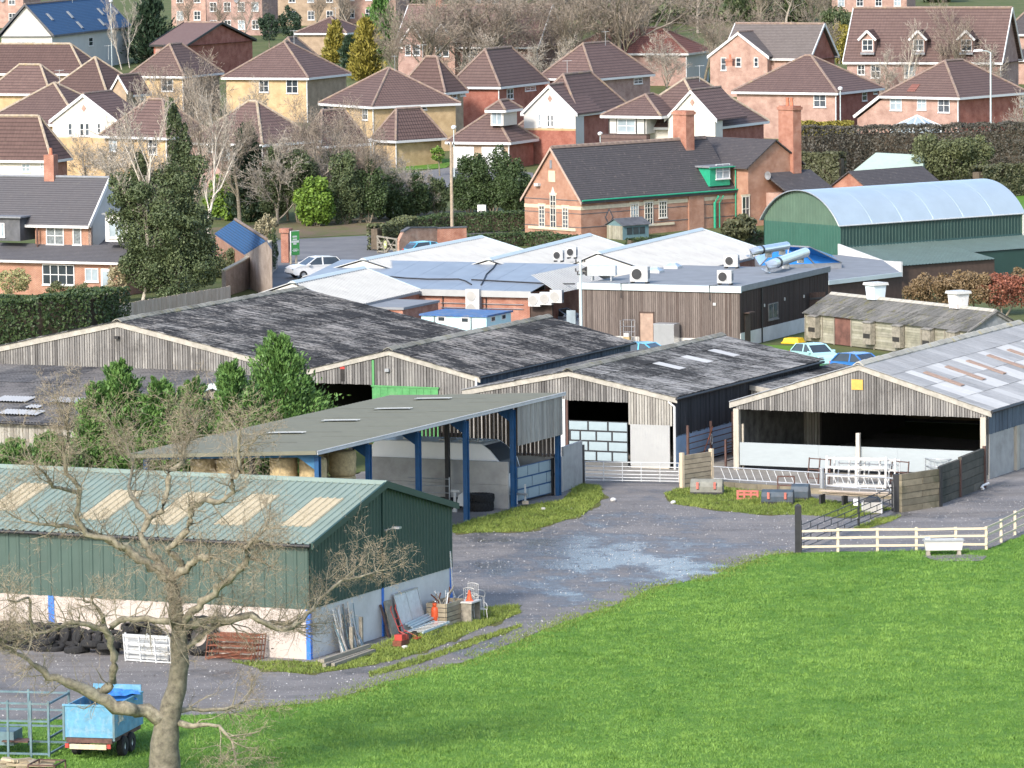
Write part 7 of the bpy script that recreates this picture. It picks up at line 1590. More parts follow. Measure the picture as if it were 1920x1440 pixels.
def dorm():
    p,fr,w,d,ze,zr = H['H16b']; x0 = fr.ex(920,1.2,ze+1.5); x1 = fr.ex(944,1.2,ze+1.5); zb = fr.hz(236,x0,1.2); zt = fr.hz(206,x0,1.2)
    MB().box(x0,x1,1.2,4.5,zb,zt).obj('dormer','cream_render',p); roof_hip(p,x0-.4,x1+.4,.8,5,zt,zt+.9,'tile_brown'); wpx(p,fr,'f',1.19,(922,209,942,234),2,1,gm='glass_pale')
    for r in ((851,274,889,312),(904,274,944,312)): 
        a = fr.fy(r[0],290,.39); b = fr.fy(r[2],290,.39); MB().box(a[0],b[0],.30,.39,0,2.2).obj('garage_door','white_upvc',p)
dorm()
def porch():
    q = GT(1000,287); fr = Fr(q,-26); p = thing('porch', fr, 'small tiled porch roof on white brackets before the gabled house', 'porch'); roof_hip(p,-1.6,1.6,-1.2,1.2,2.5,3.7,'tile_brown')
    for x in (-1.3,1.3): MB().box(x-.08,x+.08,-1.0,-.84,0,2.4).bar((x,-.9,1.7),(x*.5,-.9,2.35),.08).obj('bracket','white_upvc',p)
porch()
H['H17'] = house('gabled_house','house with cream gable and broad ridge standing behind the school roof',(1150,232),(1330,240),(1442,200),5,-28,'cream_render','brick_deep_and_shade',147,dmin=9,rid='ridge_pale')
gable_wing(H['H17'],1246,1345,171,224,'cream_render',depth=6,out=.6,diamond=(1298,192))
def bay():
    p,fr,w,d,ze,zr = H['H17']; y = -1.6; x0 = fr.ex(1141,y,ze); x1 = fr.ex(1212,y,ze); zb = fr.hz(250,x0,y); zt = fr.hz(216,x0,y); q = MB().box(x0,x1,y,4,zb,zt).obj('bay','white_render',p)
    roof_hip(p,x0-.6,x1+1.8,y-.5,6,zt,fr.hz(176,(x0+x1)/2+.6,2.5),'tile_brown')
    wpx(p,fr,'f',y-.01,(1158,223,1192,249),2,2,gm='glass_pale')
    for px in (1142,1157,1193,1209): x = fr.ex(px,y,zt); MB().box(x-.06,x+.06,y-.04,y-.005,zb,zt).obj('timber_stud','black_metal',p)
    MB().box(x0-.4,x1+.4,y-.8,y,zb-.9,zb-.05).obj('skirt_roof','tile_brown',p)
bay()
house('salmon_brick_house','salmon brick house with broad brown hip roof beside the holly bush',(1372,169),(1570,174),(1658,164),5,-29,'brick_salmon','brick_deep_and_shade',104,wins=((1526,176,1549,201),),rwins=((1616,170,1625,189),(1637,167,1644,176)),chim=(1369,110,'brick_red'))
H['H19'] = house('salmon_brick_house','salmon brick house with conservatory and a red repaired tile patch',(1648,174),(1798,183),(1928,170),5,-38,'brick_salmon','brick_deep_and_shade',113,wins=((1669,180,1691,207),(1720,182,1737,206),(1759,184,1781,211)),rwins=((1912,178,1926,200),))
def h19():
    p,fr,w,d,ze,zr = H['H19']; q = fr.w(-w,0,0)
    xa = fr.ex(1604,.5,3); za = fr.hz(219,xa,.5); MB().hexa([(xa,.2,za-.1),(-w+.1,.2,ze-.1),(-w+.1,6,ze-.1),(xa,6,za-.1),(xa,.2,za+.1),(-w+.1,.2,ze+.1),(-w+.1,6,ze+.1),(xa,6,za+.1)]).obj('side_roof','tile_brown',p); MB().bar((xa,.15,za),(-w+.1,.15,ze),.12,.3).obj('barge_board','fascia_white',p); MB().prism([(xa+.3,-.5),(-w+.4,-.5),(-w+.4,ze-.2),(xa+.3,za-.2)],.4,.6).obj('wall','brick_salmon',p)
    n = Vector((0,-(zr-ze),d/2 if w >= d else w/2)).normalized(); N = fr.y*n.y+Vector((0,0,n.z)); v = ray(1713,165); t = (fr.w(0,0,ze)-CP).dot(N)/v.dot(N); c = fr.loc(CP+v*t); u = Vector((0,d/2,zr-ze)).normalized() if w >= d else Vector((0,w/2,zr-ze)).normalized()
    m = MB(); f = Vector((1,0,0)); m.hexa([c+f*a+u*b+n*k for k in (.01,.06) for a,b in ((-.5,-.6),(.5,-.6),(.5,.6),(-.5,.6))]); m.obj('repair_tiles','tile_red',p)
    cn = Fr(fr.w(fr.ex(1722,-3,2),-3.2,0),-38); k = thing('conservatory', cn, 'white framed glass conservatory with pitched roof behind the hedge', 'conservatory')
    a = Vector((0,0,3.3)); R_ = 2.9; pts = [Vector((R_*math.cos(t_),R_*.8*math.sin(t_),2.1)) for t_ in [i*PI/5 for i in range(10)]]
    m = MB()
    for i in range(10): m.face([pts[i],pts[(i+1)%10],a])
    m.obj('roof_glazing','glass_pale',k)
    for q_ in pts: MB().bar(q_,a,.1,.07).obj('glazing_bar','white_upvc',k)
    m = MB()
    for i in range(10): A,B = pts[i],pts[(i+1)%10]; m.face([A,B,B-Vector((0,0,2.1)),A-Vector((0,0,2.1))])
    m.obj('side_glazing','glass_pale',k)
    for i in range(10): MB().bar(pts[i],pts[i]-Vector((0,0,2.1)),.1).bar(pts[i],pts[(i+1)%10],.12).obj('frame','white_upvc',k)
h19()
H['H20'] = house('tall_brick_house','tall rose brick house with steep brown roof and white dormers',(1580,111),(1880,117),(1896,100),5.4,-20,'brick_rose','brick_rose',6,'tile_brown','gx',dmin=9,wins=((1633,121,1651,146),(1696,122,1716,146),(1608,121,1622,140),(1755,123,1770,146)))
def dormers20():
    p,fr,w,d,ze,zr = H['H20']
    for px in (1627,1722,1812):
        y = .35; xc = fr.ex(px,y,ze+2.5); zb = fr.hz(99,xc,y); zt = fr.hz(72,xc,y); zp = fr.hz(58,xc,y)
        dd = MB().prism([(xc-.75,zb),(xc+.75,zb),(xc+.75,zt),(xc,zp-.1),(xc-.75,zt)],y,y+4.5).obj('dormer','brick_rose',p)
        for s in (-1,1): MB().hexa([(xc+s*1.05,y-.3,zt-.25),(xc+s*1.05,y+4.5,zt-.25),(xc,y+4.5,zp),(xc,y-.3,zp),(xc+s*1.05,y-.3,zt-.1),(xc+s*1.05,y+4.5,zt-.1),(xc,y+4.5,zp+.14),(xc,y-.3,zp+.14)]).obj('dormer_roof','tile_dark',dd); MB().bar((xc+s*1.05,y-.32,zt-.2),(xc,y-.32,zp),.1,.25).obj('barge_board','fascia_white',dd)
        x0,x1 = px-10,px+10; wpx(p,fr,'f',y-.01,(x0,74,x1,95),2,2)
        MB().box(xc-.8,xc+.8,y-.25,y,zb-.2,zb+.05).obj('apron','lead_grey',dd)
dormers20()
house('slate_roof_house','dark slate-roofed house at the far right behind the tall house',(1878,60),(1975,64),(2040,52),5,-20,'brick_salmon','brick_rose',4,'slate_school',wins=((1886,54,1898,75),))
house('slate_roof_house','low dark slate roof next to the tall house gable',(1872,108),(1965,112),(2020,100),3,-20,'brick_salmon','brick_rose',84,'slate_school')
H['H22'] = house('gabled_house','salmon brick house with dark tiled roof and shaded end gable',(1352,104),(1520,110),(1562,92),4.6,-28,'brick_salmon','brick_deep_and_shade',44,'tile_grey','gx',dmin=8)
gable_wing(H['H22'],1326,1442,62,106,'brick_salmon',roof='tile_grey',depth=5,wins=((1352,108,1362,132),(1380,108,1390,125),(1414,108,1422,125)))
house('red_roof_house','red tiled hip roof half hidden by bare trees',(1050,96),(1290,100),(1336,89),4,-20,'brick_rose','white_render',52,'tile_red')
H['H24'] = house('big_rose_house','large old house with rosy tiled roof, bay gables and chimney',(738,82),(1010,88),(1064,76),5,-20,'brick_rose','brick_rose',9,'tile_rose','gx',dmin=10,chim=(825,-6,'brick_red'),wins=((868,88,895,106),))
gable_wing(H['H24'],750,796,46,78,'brick_rose',roof='tile_rose',depth=4,wins=((760,84,770,104),(774,84,788,104))); gable_wing(H['H24'],800,856,45,80,'brick_salmon',roof='tile_rose',depth=4,out=1.2,wins=((817,84,828,106),(830,84,842,106)))
house('end_gable_house','brown roofed house showing its red brick end gable',(280,83),(352,84),(481,71),4.5,-26,'brick_rose','brick_deep_and_shade',42,'tile_rose','gx',gutter='black_metal')
house('hip_roof_house','low dark hip roof beside the golden conifers',(552,60),(650,62),(692,52),3,-20,'brick_tan_and_shade','brick_tan_and_shade',32,'tile_dark')
def terrace(label, x0, x1, base, h, mat, cols, rows, ang=-14):
    q = GT(x0,base); fr = Fr(q,ang); w = fr.ex(x1,0,2); p = thing('brick_terrace', fr, label, 'building'); wall_slab(p,0,w,0,8,-.5,h,mat); roof_hip(p,-.3,w+.3,-.3,8.3,h,h+3,'tile_dark',kind='gx')
    for r in range(rows):
        for c in range(cols): window(p,Vector((w*(c+.5)/cols,-.003,1.5+2.6*r)),FACES['f'][0],FACES['f'][1],1.05,1.35,2,2)
    MB().lathe([(0,.1),(.2,.07),(.38,0),(.0,.06)],12,axis='y',o=(w*.55,-.3,h*.6)).obj('satellite_dish','lead_grey',p)
terrace('brown brick terrace with white windows behind the end-gable house',388,492,66,8.4,'brick_rose',4,3); terrace('tall red brick flats beyond the dark shrubs',322,386,48,7.8,'brick_salmon',2,3)
terrace('long brown brick block behind the round shrubs',496,636,48,7.8,'brick_tan_and_shade',4,3); terrace('orange brick house end beside the tall cypress',642,742,44,7.5,'brick_salmon',3,3); terrace('pink brick cottage corner behind the white house gable',-40,44,52,7.,'brick_salmon',2,2)
terrace('far brick houses between the tree trunks',1130,1260,26,6,'brick_rose',4,2); terrace('far cream-windowed brick row above the tall house',1560,1700,22,6,'brick_salmon',4,2); terrace('far brick row past the woodland edge',880,1010,20,6,'brick_rose',4,2)
m_plain('canvas_green',(.30,.38,.34),.6,var=.06)
# green canvas roof in the paddock
q = GT(1612,352); p = thing('green_marquee', Fr(q,-18), 'pale green pitched canvas roof among the hedges', 'marquee')
MB().hexa([(-.2,-2.2,1.6),(6.5,-2.2,1.6),(6.5,2.2,1.6),(-.2,2.2,1.6),(1.6,-.2,3.3),(6.3,-.2,3.1),(6.3,.2,3.1),(1.6,.2,3.3)]).obj('canvas','canvas_green',p); MB().box(0,6.2,-2.0,2.0,0,1.58).obj('sides','timber_dark',p)
# street lamps
def lamp(px, top, label, r=.08, arm=True, base=None):
    fr,Hh,p = pole(px,top,r,'pale_blue_grey',label,(),'street_lamp',base); p['category'] = 'street lamp'
    if arm: MB().tube([(0,0,Hh-.05),(-.35,-.1,Hh+.12),(-.9,-.2,Hh+.18)],.05,6).obj('arm','pale_blue_grey',p); MB().hexa([(-1.7,-.45,Hh+.08),(-.8,-.45,Hh+.12),(-.8,.0,Hh+.12),(-1.7,.0,Hh+.08),(-1.6,-.38,Hh+.28),(-.8,-.4,Hh+.3),(-.8,-.05,Hh+.3),(-1.6,-.1,Hh+.28)]).obj('lantern','galv_white',p)
    else: MB().lathe([(.05,0),(.22,.1),(.26,.3),(.1,.42),(0,.42)],10,o=(0,0,Hh)).obj('lantern','white_upvc',p)
lamp((1858,330),98,'tall pale street lamp with curved arm at the right-hand hedge',.1)
lamp((852,345),243,'slim dark street lamp with white lantern by the estate road',.06,False); lamp((1126,315),255,'short street lamp before the half-timbered bay',.06,False); lamp((1576,265),170,'thin grey service post before the salmon brick house',.07,False)
lamp((210,130),5,'black street lamp column beside the white house',.07,False); lamp((697,392),268,'thin service pole wrapped by bare branches',.1,False)
# ------------------------------------------------------------------ cottage and the farm entrance
def cottage():
    fr = Fr(G(222,557),-24); p = thing('slate_cottage', fr, 'old brick cottage with slate roof, catslide and white leaded windows', 'house')
    xl = fr.ex(-60,0,2); xm = fr.ex(75,0,2); z1 = fr.hz(492,0,0); yU = 2.0; d = 8.0
    xu0 = fr.ex(66,yU,4.5); xu1 = fr.ex(171,yU,4.5); zu0 = fr.hz(462,xu1,yU); zu1 = fr.hz(423,xu1,yU); zr = fr.hz(336,xu1,yU+3.0)
    wall_slab(p,xl,0,0,.25,0,z1,'brick_orange'); wall_slab(p,-.25,0,.25,d,0,z1,'brick_orange'); wall_slab(p,xu0,xu1,yU,yU+.25,zu0-.3,zu1,'brick_orange','upper_wall')
    MB().hexa([(xl,-.35,z1-.05),(.3,-.35,z1-.05),(.3,yU+.1,zu0),(xl,yU+.1,zu0),(xl,-.35,z1+.08),(.3,-.35,z1+.08),(.3,yU+.1,zu0+.13),(xl,yU+.1,zu0+.13)]).obj('catslide_roof','slate_cottage',p)
    yr = yU+3.0
    for ya,yb in ((yU-.35,yr),(yU+6.6,yr)): MB().hexa([(xl,ya,zu1-.1),(xu1+.05,ya,zu1-.1),(xu1+.05,yb,zr),(xl,yb,zr),(xl,ya,zu1+.04),(xu1+.05,ya,zu1+.04),(xu1+.05,yb,zr+.14),(xl,yb,zr+.14)]).obj('roof','slate_cottage',p)
    MB().tube([(xl,yr,zr+.12),(xu1,yr,zr+.12)],.13,6).obj('ridge_tiles','lead_grey',p)
    MB().prism([(yU,zu0-.4),(yU+6.2,zu0-.4),(yU+6.2,zu1-.1),(yr,zr-.1),(yU,zu1-.1)],xu1-.25,xu1,axis='x').obj('end_gable','white_render',p)
    MB().bar((xu1+.05,yU-.35,zu1-.05),(xu1+.05,yr,zr),.12,.3).obj('barge_board','fascia_white',p); MB().hexa([(xu1,yU+.5,zu0-.4),(.3,yU+.2,z1+.2),(.3,yU+6,z1+.2),(xu1,yU+6,zu0+1.6),(xu1,yU+.5,zu0-.2),(.3,yU+.2,z1+.4),(.3,yU+6,z1+.4),(xu1,yU+6,zu0+1.8)]).obj('side_roof','slate_cottage',p)
    MB().box(xl,xu1,yU-.42,yU-.34,zu1-.2,zu1).obj('gutter','fascia_white',p); MB().box(xl,.3,-.45,-.36,z1-.15,z1+.02).obj('gutter','fascia_white',p)
    wpx(p,fr,'f',yU-.005,(87,425,120,459),2,2,gm='leaded_glass'); wpx(p,fr,'f',yU-.005,(137,427,153,459),1,1,gm='leaded_glass')
    wpx(p,fr,'f',-.005,(80,496,140,534),4,2,gm='glass_dark'); wpx(p,fr,'f',-.005,(160,503,185,528),2,1,gm='glass_pale')
    a = fr.fy(190,520,0); b = fr.fy(208,520,0); MB().box(a[0],b[0],-.06,-.003,0,2.1).obj('front_door','white_upvc',p); MB().box(a[0]+.12,b[0]-.12,-.075,-.061,.6,1.9).obj('door_glass','glass_pale',p)
    # dormers
    for (x0,x1,t,bt,m_) in ((198,243,402,448,'white_upvc'),(-10,38,408,446,'slate')):
        y = .9; A = fr.ex(x0,y,4); B = fr.ex(x1,y,4); zb = fr.hz(bt,A,y); zt = fr.hz(t,A,y); q = MB().box(A,B,y,y+3,zb-.2,zt).obj('dormer',m_,p); MB().box(A-.15,B+.2,y-.25,y+3.2,zt,zt+.12).obj('dormer_roof','lead_grey',q)
        wpx(p,fr,'f',y-.005,(x0+6,t+10,x0+34 if x0 > 0 else 9,bt-2),2,1,gm='glass_pale')
    x = fr.ex(96,yr,zr); zt = fr.hz(290,x,yr); c = MB().box(x-.42,x+.42,yr-.35,yr+.35,zr-.8,zt).obj('chimney','brick_red',p); MB().box(x-.5,x+.5,yr-.43,yr+.43,zr-.85,zr-.3).obj('flashing','galv_white',c); MB().lathe([(.15,0),(.12,.5),(0,.5)],8,o=(x,yr,zt)).obj('pot','terracotta',c)
    x = fr.ex(70,yU-.4,4); MB().tube([(x,yU-.4,zu1-.2),(x,yU-.4,zu0-.8)],.07,6).obj('downpipe','rust_dark',p)
cottage()
def entrance():
    # timber fence with upright boards
    a = G(215,572,1.8); b = G(432,536,1.8); d = b-a; fr = Fr((a.x,a.y,0),math.degrees(math.atan2(d.y,d.x))); p = thing('board_fence', fr, 'pale close-boarded timber fence behind the wide barn', 'fence'); n = 64; w_ = d.length/n
    for k in range(n): cube('board','board_fence',p,k*w_,(k+.93)*w_,-.02,.02,.05,1.8+random.uniform(-.03,.03))
    for k in range(0,n+1,9): MB().box(k*w_-.05,k*w_+.05,.04,.14,0,1.75).obj('post','timber_pale',p)
    # roadside wall
    P = [G(*q) for q in ((420,556),(455,545),(485,528),(508,512),(517,503))]; o = P[0]; p = thing('garden_wall', at(o), 'tan brick garden wall curving towards the entrance', 'wall'); H_ = [1.9,2.2,2.4,2.5,2.3]
    for (u,h0),(v,h1) in zip(zip(P,H_),zip(P[1:],H_[1:])):
        n_ = (v-u).normalized().cross(Vector((0,0,1)))*.15; A,B = u-o,v-o
        MB().hexa([A-n_,B-n_,B+n_,A+n_]+[A-n_+Vector((0,0,h0)),B-n_+Vector((0,0,h1)),B+n_+Vector((0,0,h1)),A+n_+Vector((0,0,h0))]).obj('wall_section','brick_wallgrey',p)
        MB().bar(A+Vector((0,0,h0+.05)),B+Vector((0,0,h1+.05)),.36,.1).obj('coping','stone_buff',p)
    # outbuilding with blue tiles
    ze = 2.3; A,B = G(403,440,ze),G(458,478,ze); dz = 1.9; C_,D_ = G(441,414,ze+dz),G(491,452,ze+dz); o = Vector((A.x,A.y,0)); p = thing('blue_tile_outhouse', at(o), 'small brick outhouse with glossy blue tiled roof', 'building'); L_ = lambda v: v-o
    D_ = C_+(B-A); m = MB(); m.hexa([L_(A),L_(B),L_(D_),L_(C_)]+[L_(v)+Vector((0,0,.12)) for v in (A,B,D_,C_)]); m.obj('roof','tile_blue',p)
    r2 = C_+(C_-A)*.22; r2.z = ze+dz*.75; r3 = r2+(B-A); m = MB(); m.hexa([L_(r2),L_(r3),L_(D_)-Vector((0,0,.01)),L_(C_)-Vector((0,0,.01))]+[L_(v)+Vector((0,0,.11)) for v in (r2,r3,D_,C_)]); m.obj('roof','tile_blue',p)
    MB().tube([L_(C_)+Vector((0,0,.12)),L_(D_)+Vector((0,0,.12))],.12,6).obj('ridge_tiles','ridge_tile',p)
    g = lambda v,z: Vector((v.x-o.x,v.y-o.y,z)); m = MB()
    for u,v in ((A,B),(r2,r3)): m.face([g(u,0),g(v,0),g(v,u.z),g(u,u.z)])
    m.obj('walls','brick_orange',p)
    for u,c,v in ((A,C_,r2),(B,D_,r3)): MB().face([g(u,0),g(v,0),g(v,v.z),g(c,ze+dz-.02),g(u,ze)]).obj('end_wall','brick_wallgrey',p)
    # brick pillar and green sign
    fr = at(G(537,492),-20); H_ = fr.hz(428); p = thing('gate_pillar', fr, 'tall weathered brick gate pillar behind the green sign', 'pillar'); MB().box(-.32,.32,-.32,.32,0,H_-.35).obj('shaft','brick_red',p); MB().box(-.42,.42,-.42,.42,H_-.35,H_).obj('cap','brick_red',p)
    a = G(546,496); b = G(560,492); d = b-a; fr = Fr(a,42); p = thing('green_sign', fr, 'tall green sign board with white lettering on timber posts', 'sign'); w_ = fr.ex(561,0,1.5); zb,zt = fr.hz(479),fr.hz(434)
    MB().box(0,w_,-.03,.03,zb,zt).obj('board','sign_green',p); MB().box(-.04,0,-.04,.04,zb,zt+.02).box(0,w_,-.04,.04,zt,zt+.03).obj('edge','white_upvc',p)
    for x in (.05,w_-.25): MB().box(x-.06,x+.06,.035,.15,0,zb+.3).obj('post','timber_pale',p)
    m = MB()
    for r,(zz,h_,x0,x1) in enumerate(((.74,.07,.2,.75),(.63,.06,.22,.72),(.52,.09,.06,.95),(.44,.07,.25,.7),(.24,.03,.25,.75),(.19,.03,.15,.9),(.15,.03,.25,.7))):
        x = x0
        while x < x1-.04: 
            ww = random.uniform(.05,.11); m.box(x*w_,min(x1,x+ww)*w_,-.036,-.031,zb+(zt-zb)*zz,zb+(zt-zb)*(zz+h_)); x += ww+.03
    m.obj('lettering','white_upvc',p)
    # timber gate and brick wall
    fr,L = span((708,474),(744,480)); h_ = fr.hz(441); p = thing('timber_gate', fr, 'weathered wooden farm gate with oval emblem board', 'gate')
    for z in (.15,.5,.85,h_-.08): MB().box(0,L,-.04,.04,z-.06,z+.06).obj('rail','timber_old',p)
    for x in (.05,L/2,L-.05): MB().box(x-.07,x+.07,-.05,.05,0,h_).obj('stile','timber_old',p)
    for s in (0,1): MB().bar((.05+s*L/2,-.06,.15),(L/2-.05+s*(L/2-.05),-.06,h_-.1),.1,.04).bar((.05+s*L/2,-.07,h_-.1),(L/2-.05+s*(L/2-.05),-.07,.15),.1,.04).obj('brace','timber_old',p)
    MB().lathe([(.0,-.02),(.34,-.02),(.34,.02),(.0,.02)],20,axis='y',o=(L*.48,-.12,h_*.55)).obj('emblem_board','leaf_board',p); MB().box(L*.48-.16,L*.48+.16,-.15,-.142,h_*.5,h_*.62).obj('emblem_mark','white_upvc',p)
    fr,L = span((746,480),(818,472)); p = thing('brick_wall', fr, 'curved orange brick entrance wall with sloping end and dark coping', 'wall'); h_ = fr.hz(428,L*.3); 
    MB().prism([(0,0),(L,0),(L,h_*.9),(L*.3,h_),(L*.1,h_*.85),(0,h_*.55)],-.15,.15).obj('brickwork','brick_garden',p); MB().bar((L*.12,0,h_*.9),(L*.3,0,h_+.06),.4,.12).bar((L*.3,0,h_+.06),(L,0,h_*.9+.06),.4,.12).obj('coping','slate',p)
    fr2 = Fr(fr.w(L,0,0),20); p = thing('brick_wall', fr2, 'short shaded brick return beside the telegraph pole', 'wall'); MB().box(0,2.6,-.15,.15,0,h_*.88).obj('brickwork','brick_red',p); MB().box(-.05,2.65,-.2,.2,h_*.88,h_*.88+.1).obj('coping','slate',p)
    fr = at(G(904,412),-15); p = thing('white_notice', fr, 'white boxed notice with dark picture on the roadside verge', 'sign'); hh = fr.hz(384); MB().box(-.38,.38,-.15,.15,0,hh).obj('box','white_upvc',p); MB().box(-.24,.22,-.162,-.151,.05,hh*.62).obj('picture_frame','dark_plastic',p); MB().box(-.16,.14,-.17,-.163,.08,hh*.55).obj('picture','galv_white',p)
    fr = at(G(737,418)); p = thing('marker_post', fr, 'black and white verge marker post above the ivy hedge', 'post'); MB().box(-.07,.07,-.06,.06,0,.8).obj('shaft','dark_plastic',p); MB().box(-.08,.08,-.07,.07,.8,1.25).obj('tip','white_upvc',p)
    m = MB(); 
    for a,b in (((512,463),(600,456)),((620,455),(700,450))): A,B = G(*a),G(*b); m.bar((A.x,A.y,.012),(B.x,B.y,.012),.12,.004)
    m.obj('road_line','white_paint',None,kind='structure')
m_brick('brick_wallgrey',(.36,.28,.23),(.44,.35,.29),(.46,.40,.36)); m_plain('leaf_board',(.42,.44,.20),.6)
entrance()
def small_gable():
    # little boarded shed showing its right-hand slope past the conifers
    fr = Fr(frB.w(.25,-4.2,0),AU); p = thing('boarded_annex', fr, 'small boarded annex with pale barge board beside the conifers', 'shed'); W,ez,zr,L = 3.6,2.5,3.9,4.0; fr2 = fr
    for s,x0 in ((1,0),(-1,-2*W)): 
        MB().hexa([(x0*1.0+(.2 if s>0 else -.2),-.2,ez-.1),(x0+(.2 if s>0 else -.2),L,ez-.1),(-W,L,zr),(-W,-.2,zr),(x0+(.2 if s>0 else -.2),-.2,ez),(x0+(.2 if s>0 else -.2),L,ez),(-W,L,zr+.1),(-W,-.2,zr+.1)]).obj('roof','slate',p); MB().bar((x0,-.24,ez-.1),(-W,-.24,zr-.1),.06,.28).obj('barge_board','pale_blue_grey',p)
    boards_x(p,-2*W+.1,-.1,0,0,lambda x: ez-.1+(zr-ez)*(1-abs((x+W)/W)),'board_grey',.16,.03); wall_slab(p,-.1,0,.0,L,0,ez-.1,'timber_frame'); MB().tube([(.25,-.2,ez-.12),(.25,L,ez-.12)],.06,6).obj('gutter','black_metal',p)
small_gable()
# ------------------------------------------------------------------ foliage
def vn3(P, s, seed):
    return (vnoise(P[:,[0,2]],s,seed,2)+vnoise(P[:,[1,2]],s,seed+5,2))*.5
def leaves(P, N, size, elong=1.6, seed=0, up=.0):
    """diamond leaves at P, roughly facing N"""
    n = len(P); r = rng.normal(size=(n,3)); a = np.cross(N+.9*rng.normal(size=(n,3)), r); a /= np.linalg.norm(a,axis=1)[:,None]+1e-9
    a[:,2] += up; a /= np.linalg.norm(a,axis=1)[:,None]
    b = np.cross(a, N+.8*rng.normal(size=(n,3))); b /= np.linalg.norm(b,axis=1)[:,None]+1e-9
    s = size*(.6+.8*rng.random(n))[:,None]; V = np.zeros((n,4,3)); V[:,0] = P-a*s*elong*.5; V[:,1] = P+b*s*.42; V[:,2] = P+a*s*elong*.5; V[:,3] = P-b*s*.42
    return V
def blob_pts(blobs, dens, lump=.25):
    Ps,Ns = [],[]
    for (c,r) in blobs:
        c = np.array(c,float); r = np.array(r,float); area = 4*PI*((r[0]*r[1])**1.6/3+(r[0]*r[2])**1.6/3+(r[1]*r[2])**1.6/3)**(1/1.6)
        n = int(area*dens)+10; d = rng.normal(size=(n,3)); d /= np.linalg.norm(d,axis=1)[:,None]
        k = 1-lump*rng.random(n)**1.5; q = d*3+c; k = k*(1+.45*(vn3(q,.9,int(abs(c[0]*7)))-.5)); Ps.append(c+d*r*k[:,None]); nn = d/r; Ns.append(nn/np.linalg.norm(nn,axis=1)[:,None])
    return np.concatenate(Ps),np.concatenate(Ns)
def bush(name, o, blobs, mat, label, cat='shrub', dens=90, size=.16, elong=1.5, group=None, fine=.72, trunk=True, part='foliage', zmin=.02, seed=0):
    """blobs in local metres about o"""
    full = []
    for c,r in blobs:
        full.append((c,tuple(x*.86 for x in r)))
        for k in range(9):
            d = rng.normal(size=3); d /= np.linalg.norm(d); d[2] = abs(d[2])*.9+.05 if rng.random() < .7 else d[2]; f = rng.uniform(.18,.42)
            full.append((tuple(np.array(c)+d*np.array(r)*rng.uniform(.70,1.02)),tuple(f*(.7*x+.3*min(r)) for x in r)))
    p = thing(name, at(o), label, cat, group); P,N = blob_pts(full,dens*.62/fine**2*.9,.42); k = P[:,2] > zmin; P,N = P[k],N[k]
    r = .12+.75*vn3(P,1.1,seed+3)*rng.random(len(P))+.3*rng.random(len(P))**2
    tri_cloud(part, leaves(P,N,size*fine,elong), mat, r, p)
    if trunk:
        m = MB(); zt = max(b[0][2] for b in blobs)
        for b in blobs[:5]: m.tube([(b[0][0]*.2,b[0][1]*.2,0),(b[0][0]*.6,b[0][1]*.6,b[0][2]*.5),tuple(b[0])],[.09,.06,.02],5)
        m.obj('stem','bark',p)
    return p
def pxblobs(base, lst, ry=None, z0=0):
    """blobs given as (px,py,rx,ry) in pixels at the depth of ground pixel base"""
    o = GT(*base); s = prj(o)[2]; out = []
    for (px,py,rx,rz) in lst:
        q = GY(px,py,o.y); out.append(((q.x-o.x, random.uniform(-.3,.3)*rx/s, q.z-o.z),(rx/s,(ry or max(.5,rx/s*.9)),rz/s)))
    return o,out
def hedge(px, h, wd, mat, label, dens=110, size=.13, group=None, name='hedge', lump=.35):
    pts = [GT(*q) for q in px]; o = pts[0]; p = thing(name, at(o), label, 'hedge', group); Ps,Ns = [],[]
    m = MB()
    for a,b in zip(pts,pts[1:]):
        d = b-a; L = Vector((d.x,d.y,0)).length; t = np.array([d.x,d.y,d.z])/L; nn = np.array([t[1],-t[0],0.])
        n = int(L*(2*h+wd)*dens); u = rng.random(n)*L; f = rng.random(n); hs = h/(2*h+wd)
        side = np.where(f < hs,1.,np.where(f < 2*hs,-1.,0.)); zz = np.where(side != 0, rng.random(n)*h, h); v = np.where(side != 0, side*wd/2, (rng.random(n)-.5)*wd)
        base = np.array([a.x-o.x,a.y-o.y,a.z-o.z]); P = base+t*u[:,None]+nn*v[:,None]; P[:,2] += zz; N = nn*side[:,None]; N = N+np.array([0,0,1.])*(side == 0)[:,None]*1.0
        P += N*((vn3(P+np.array([o.x,o.y,0]),.8,3)-.5)*lump*2)[:,None]-N*(rng.random(n)**2*.2)[:,None]; Ps.append(P); Ns.append(N)
        m.bar((a-o)+Vector((0,0,h*.45)),(b-o)+Vector((0,0,h*.45)),wd*.42,h*.8)
    P = np.concatenate(Ps); N = np.concatenate(Ns); r = .1+.75*vn3(P,1.3,7)*rng.random(len(P))+.3*rng.random(len(P))**2
    tri_cloud('foliage', leaves(P,N,size,1.5), mat, r, p); m.obj('woody_core','soil',p)
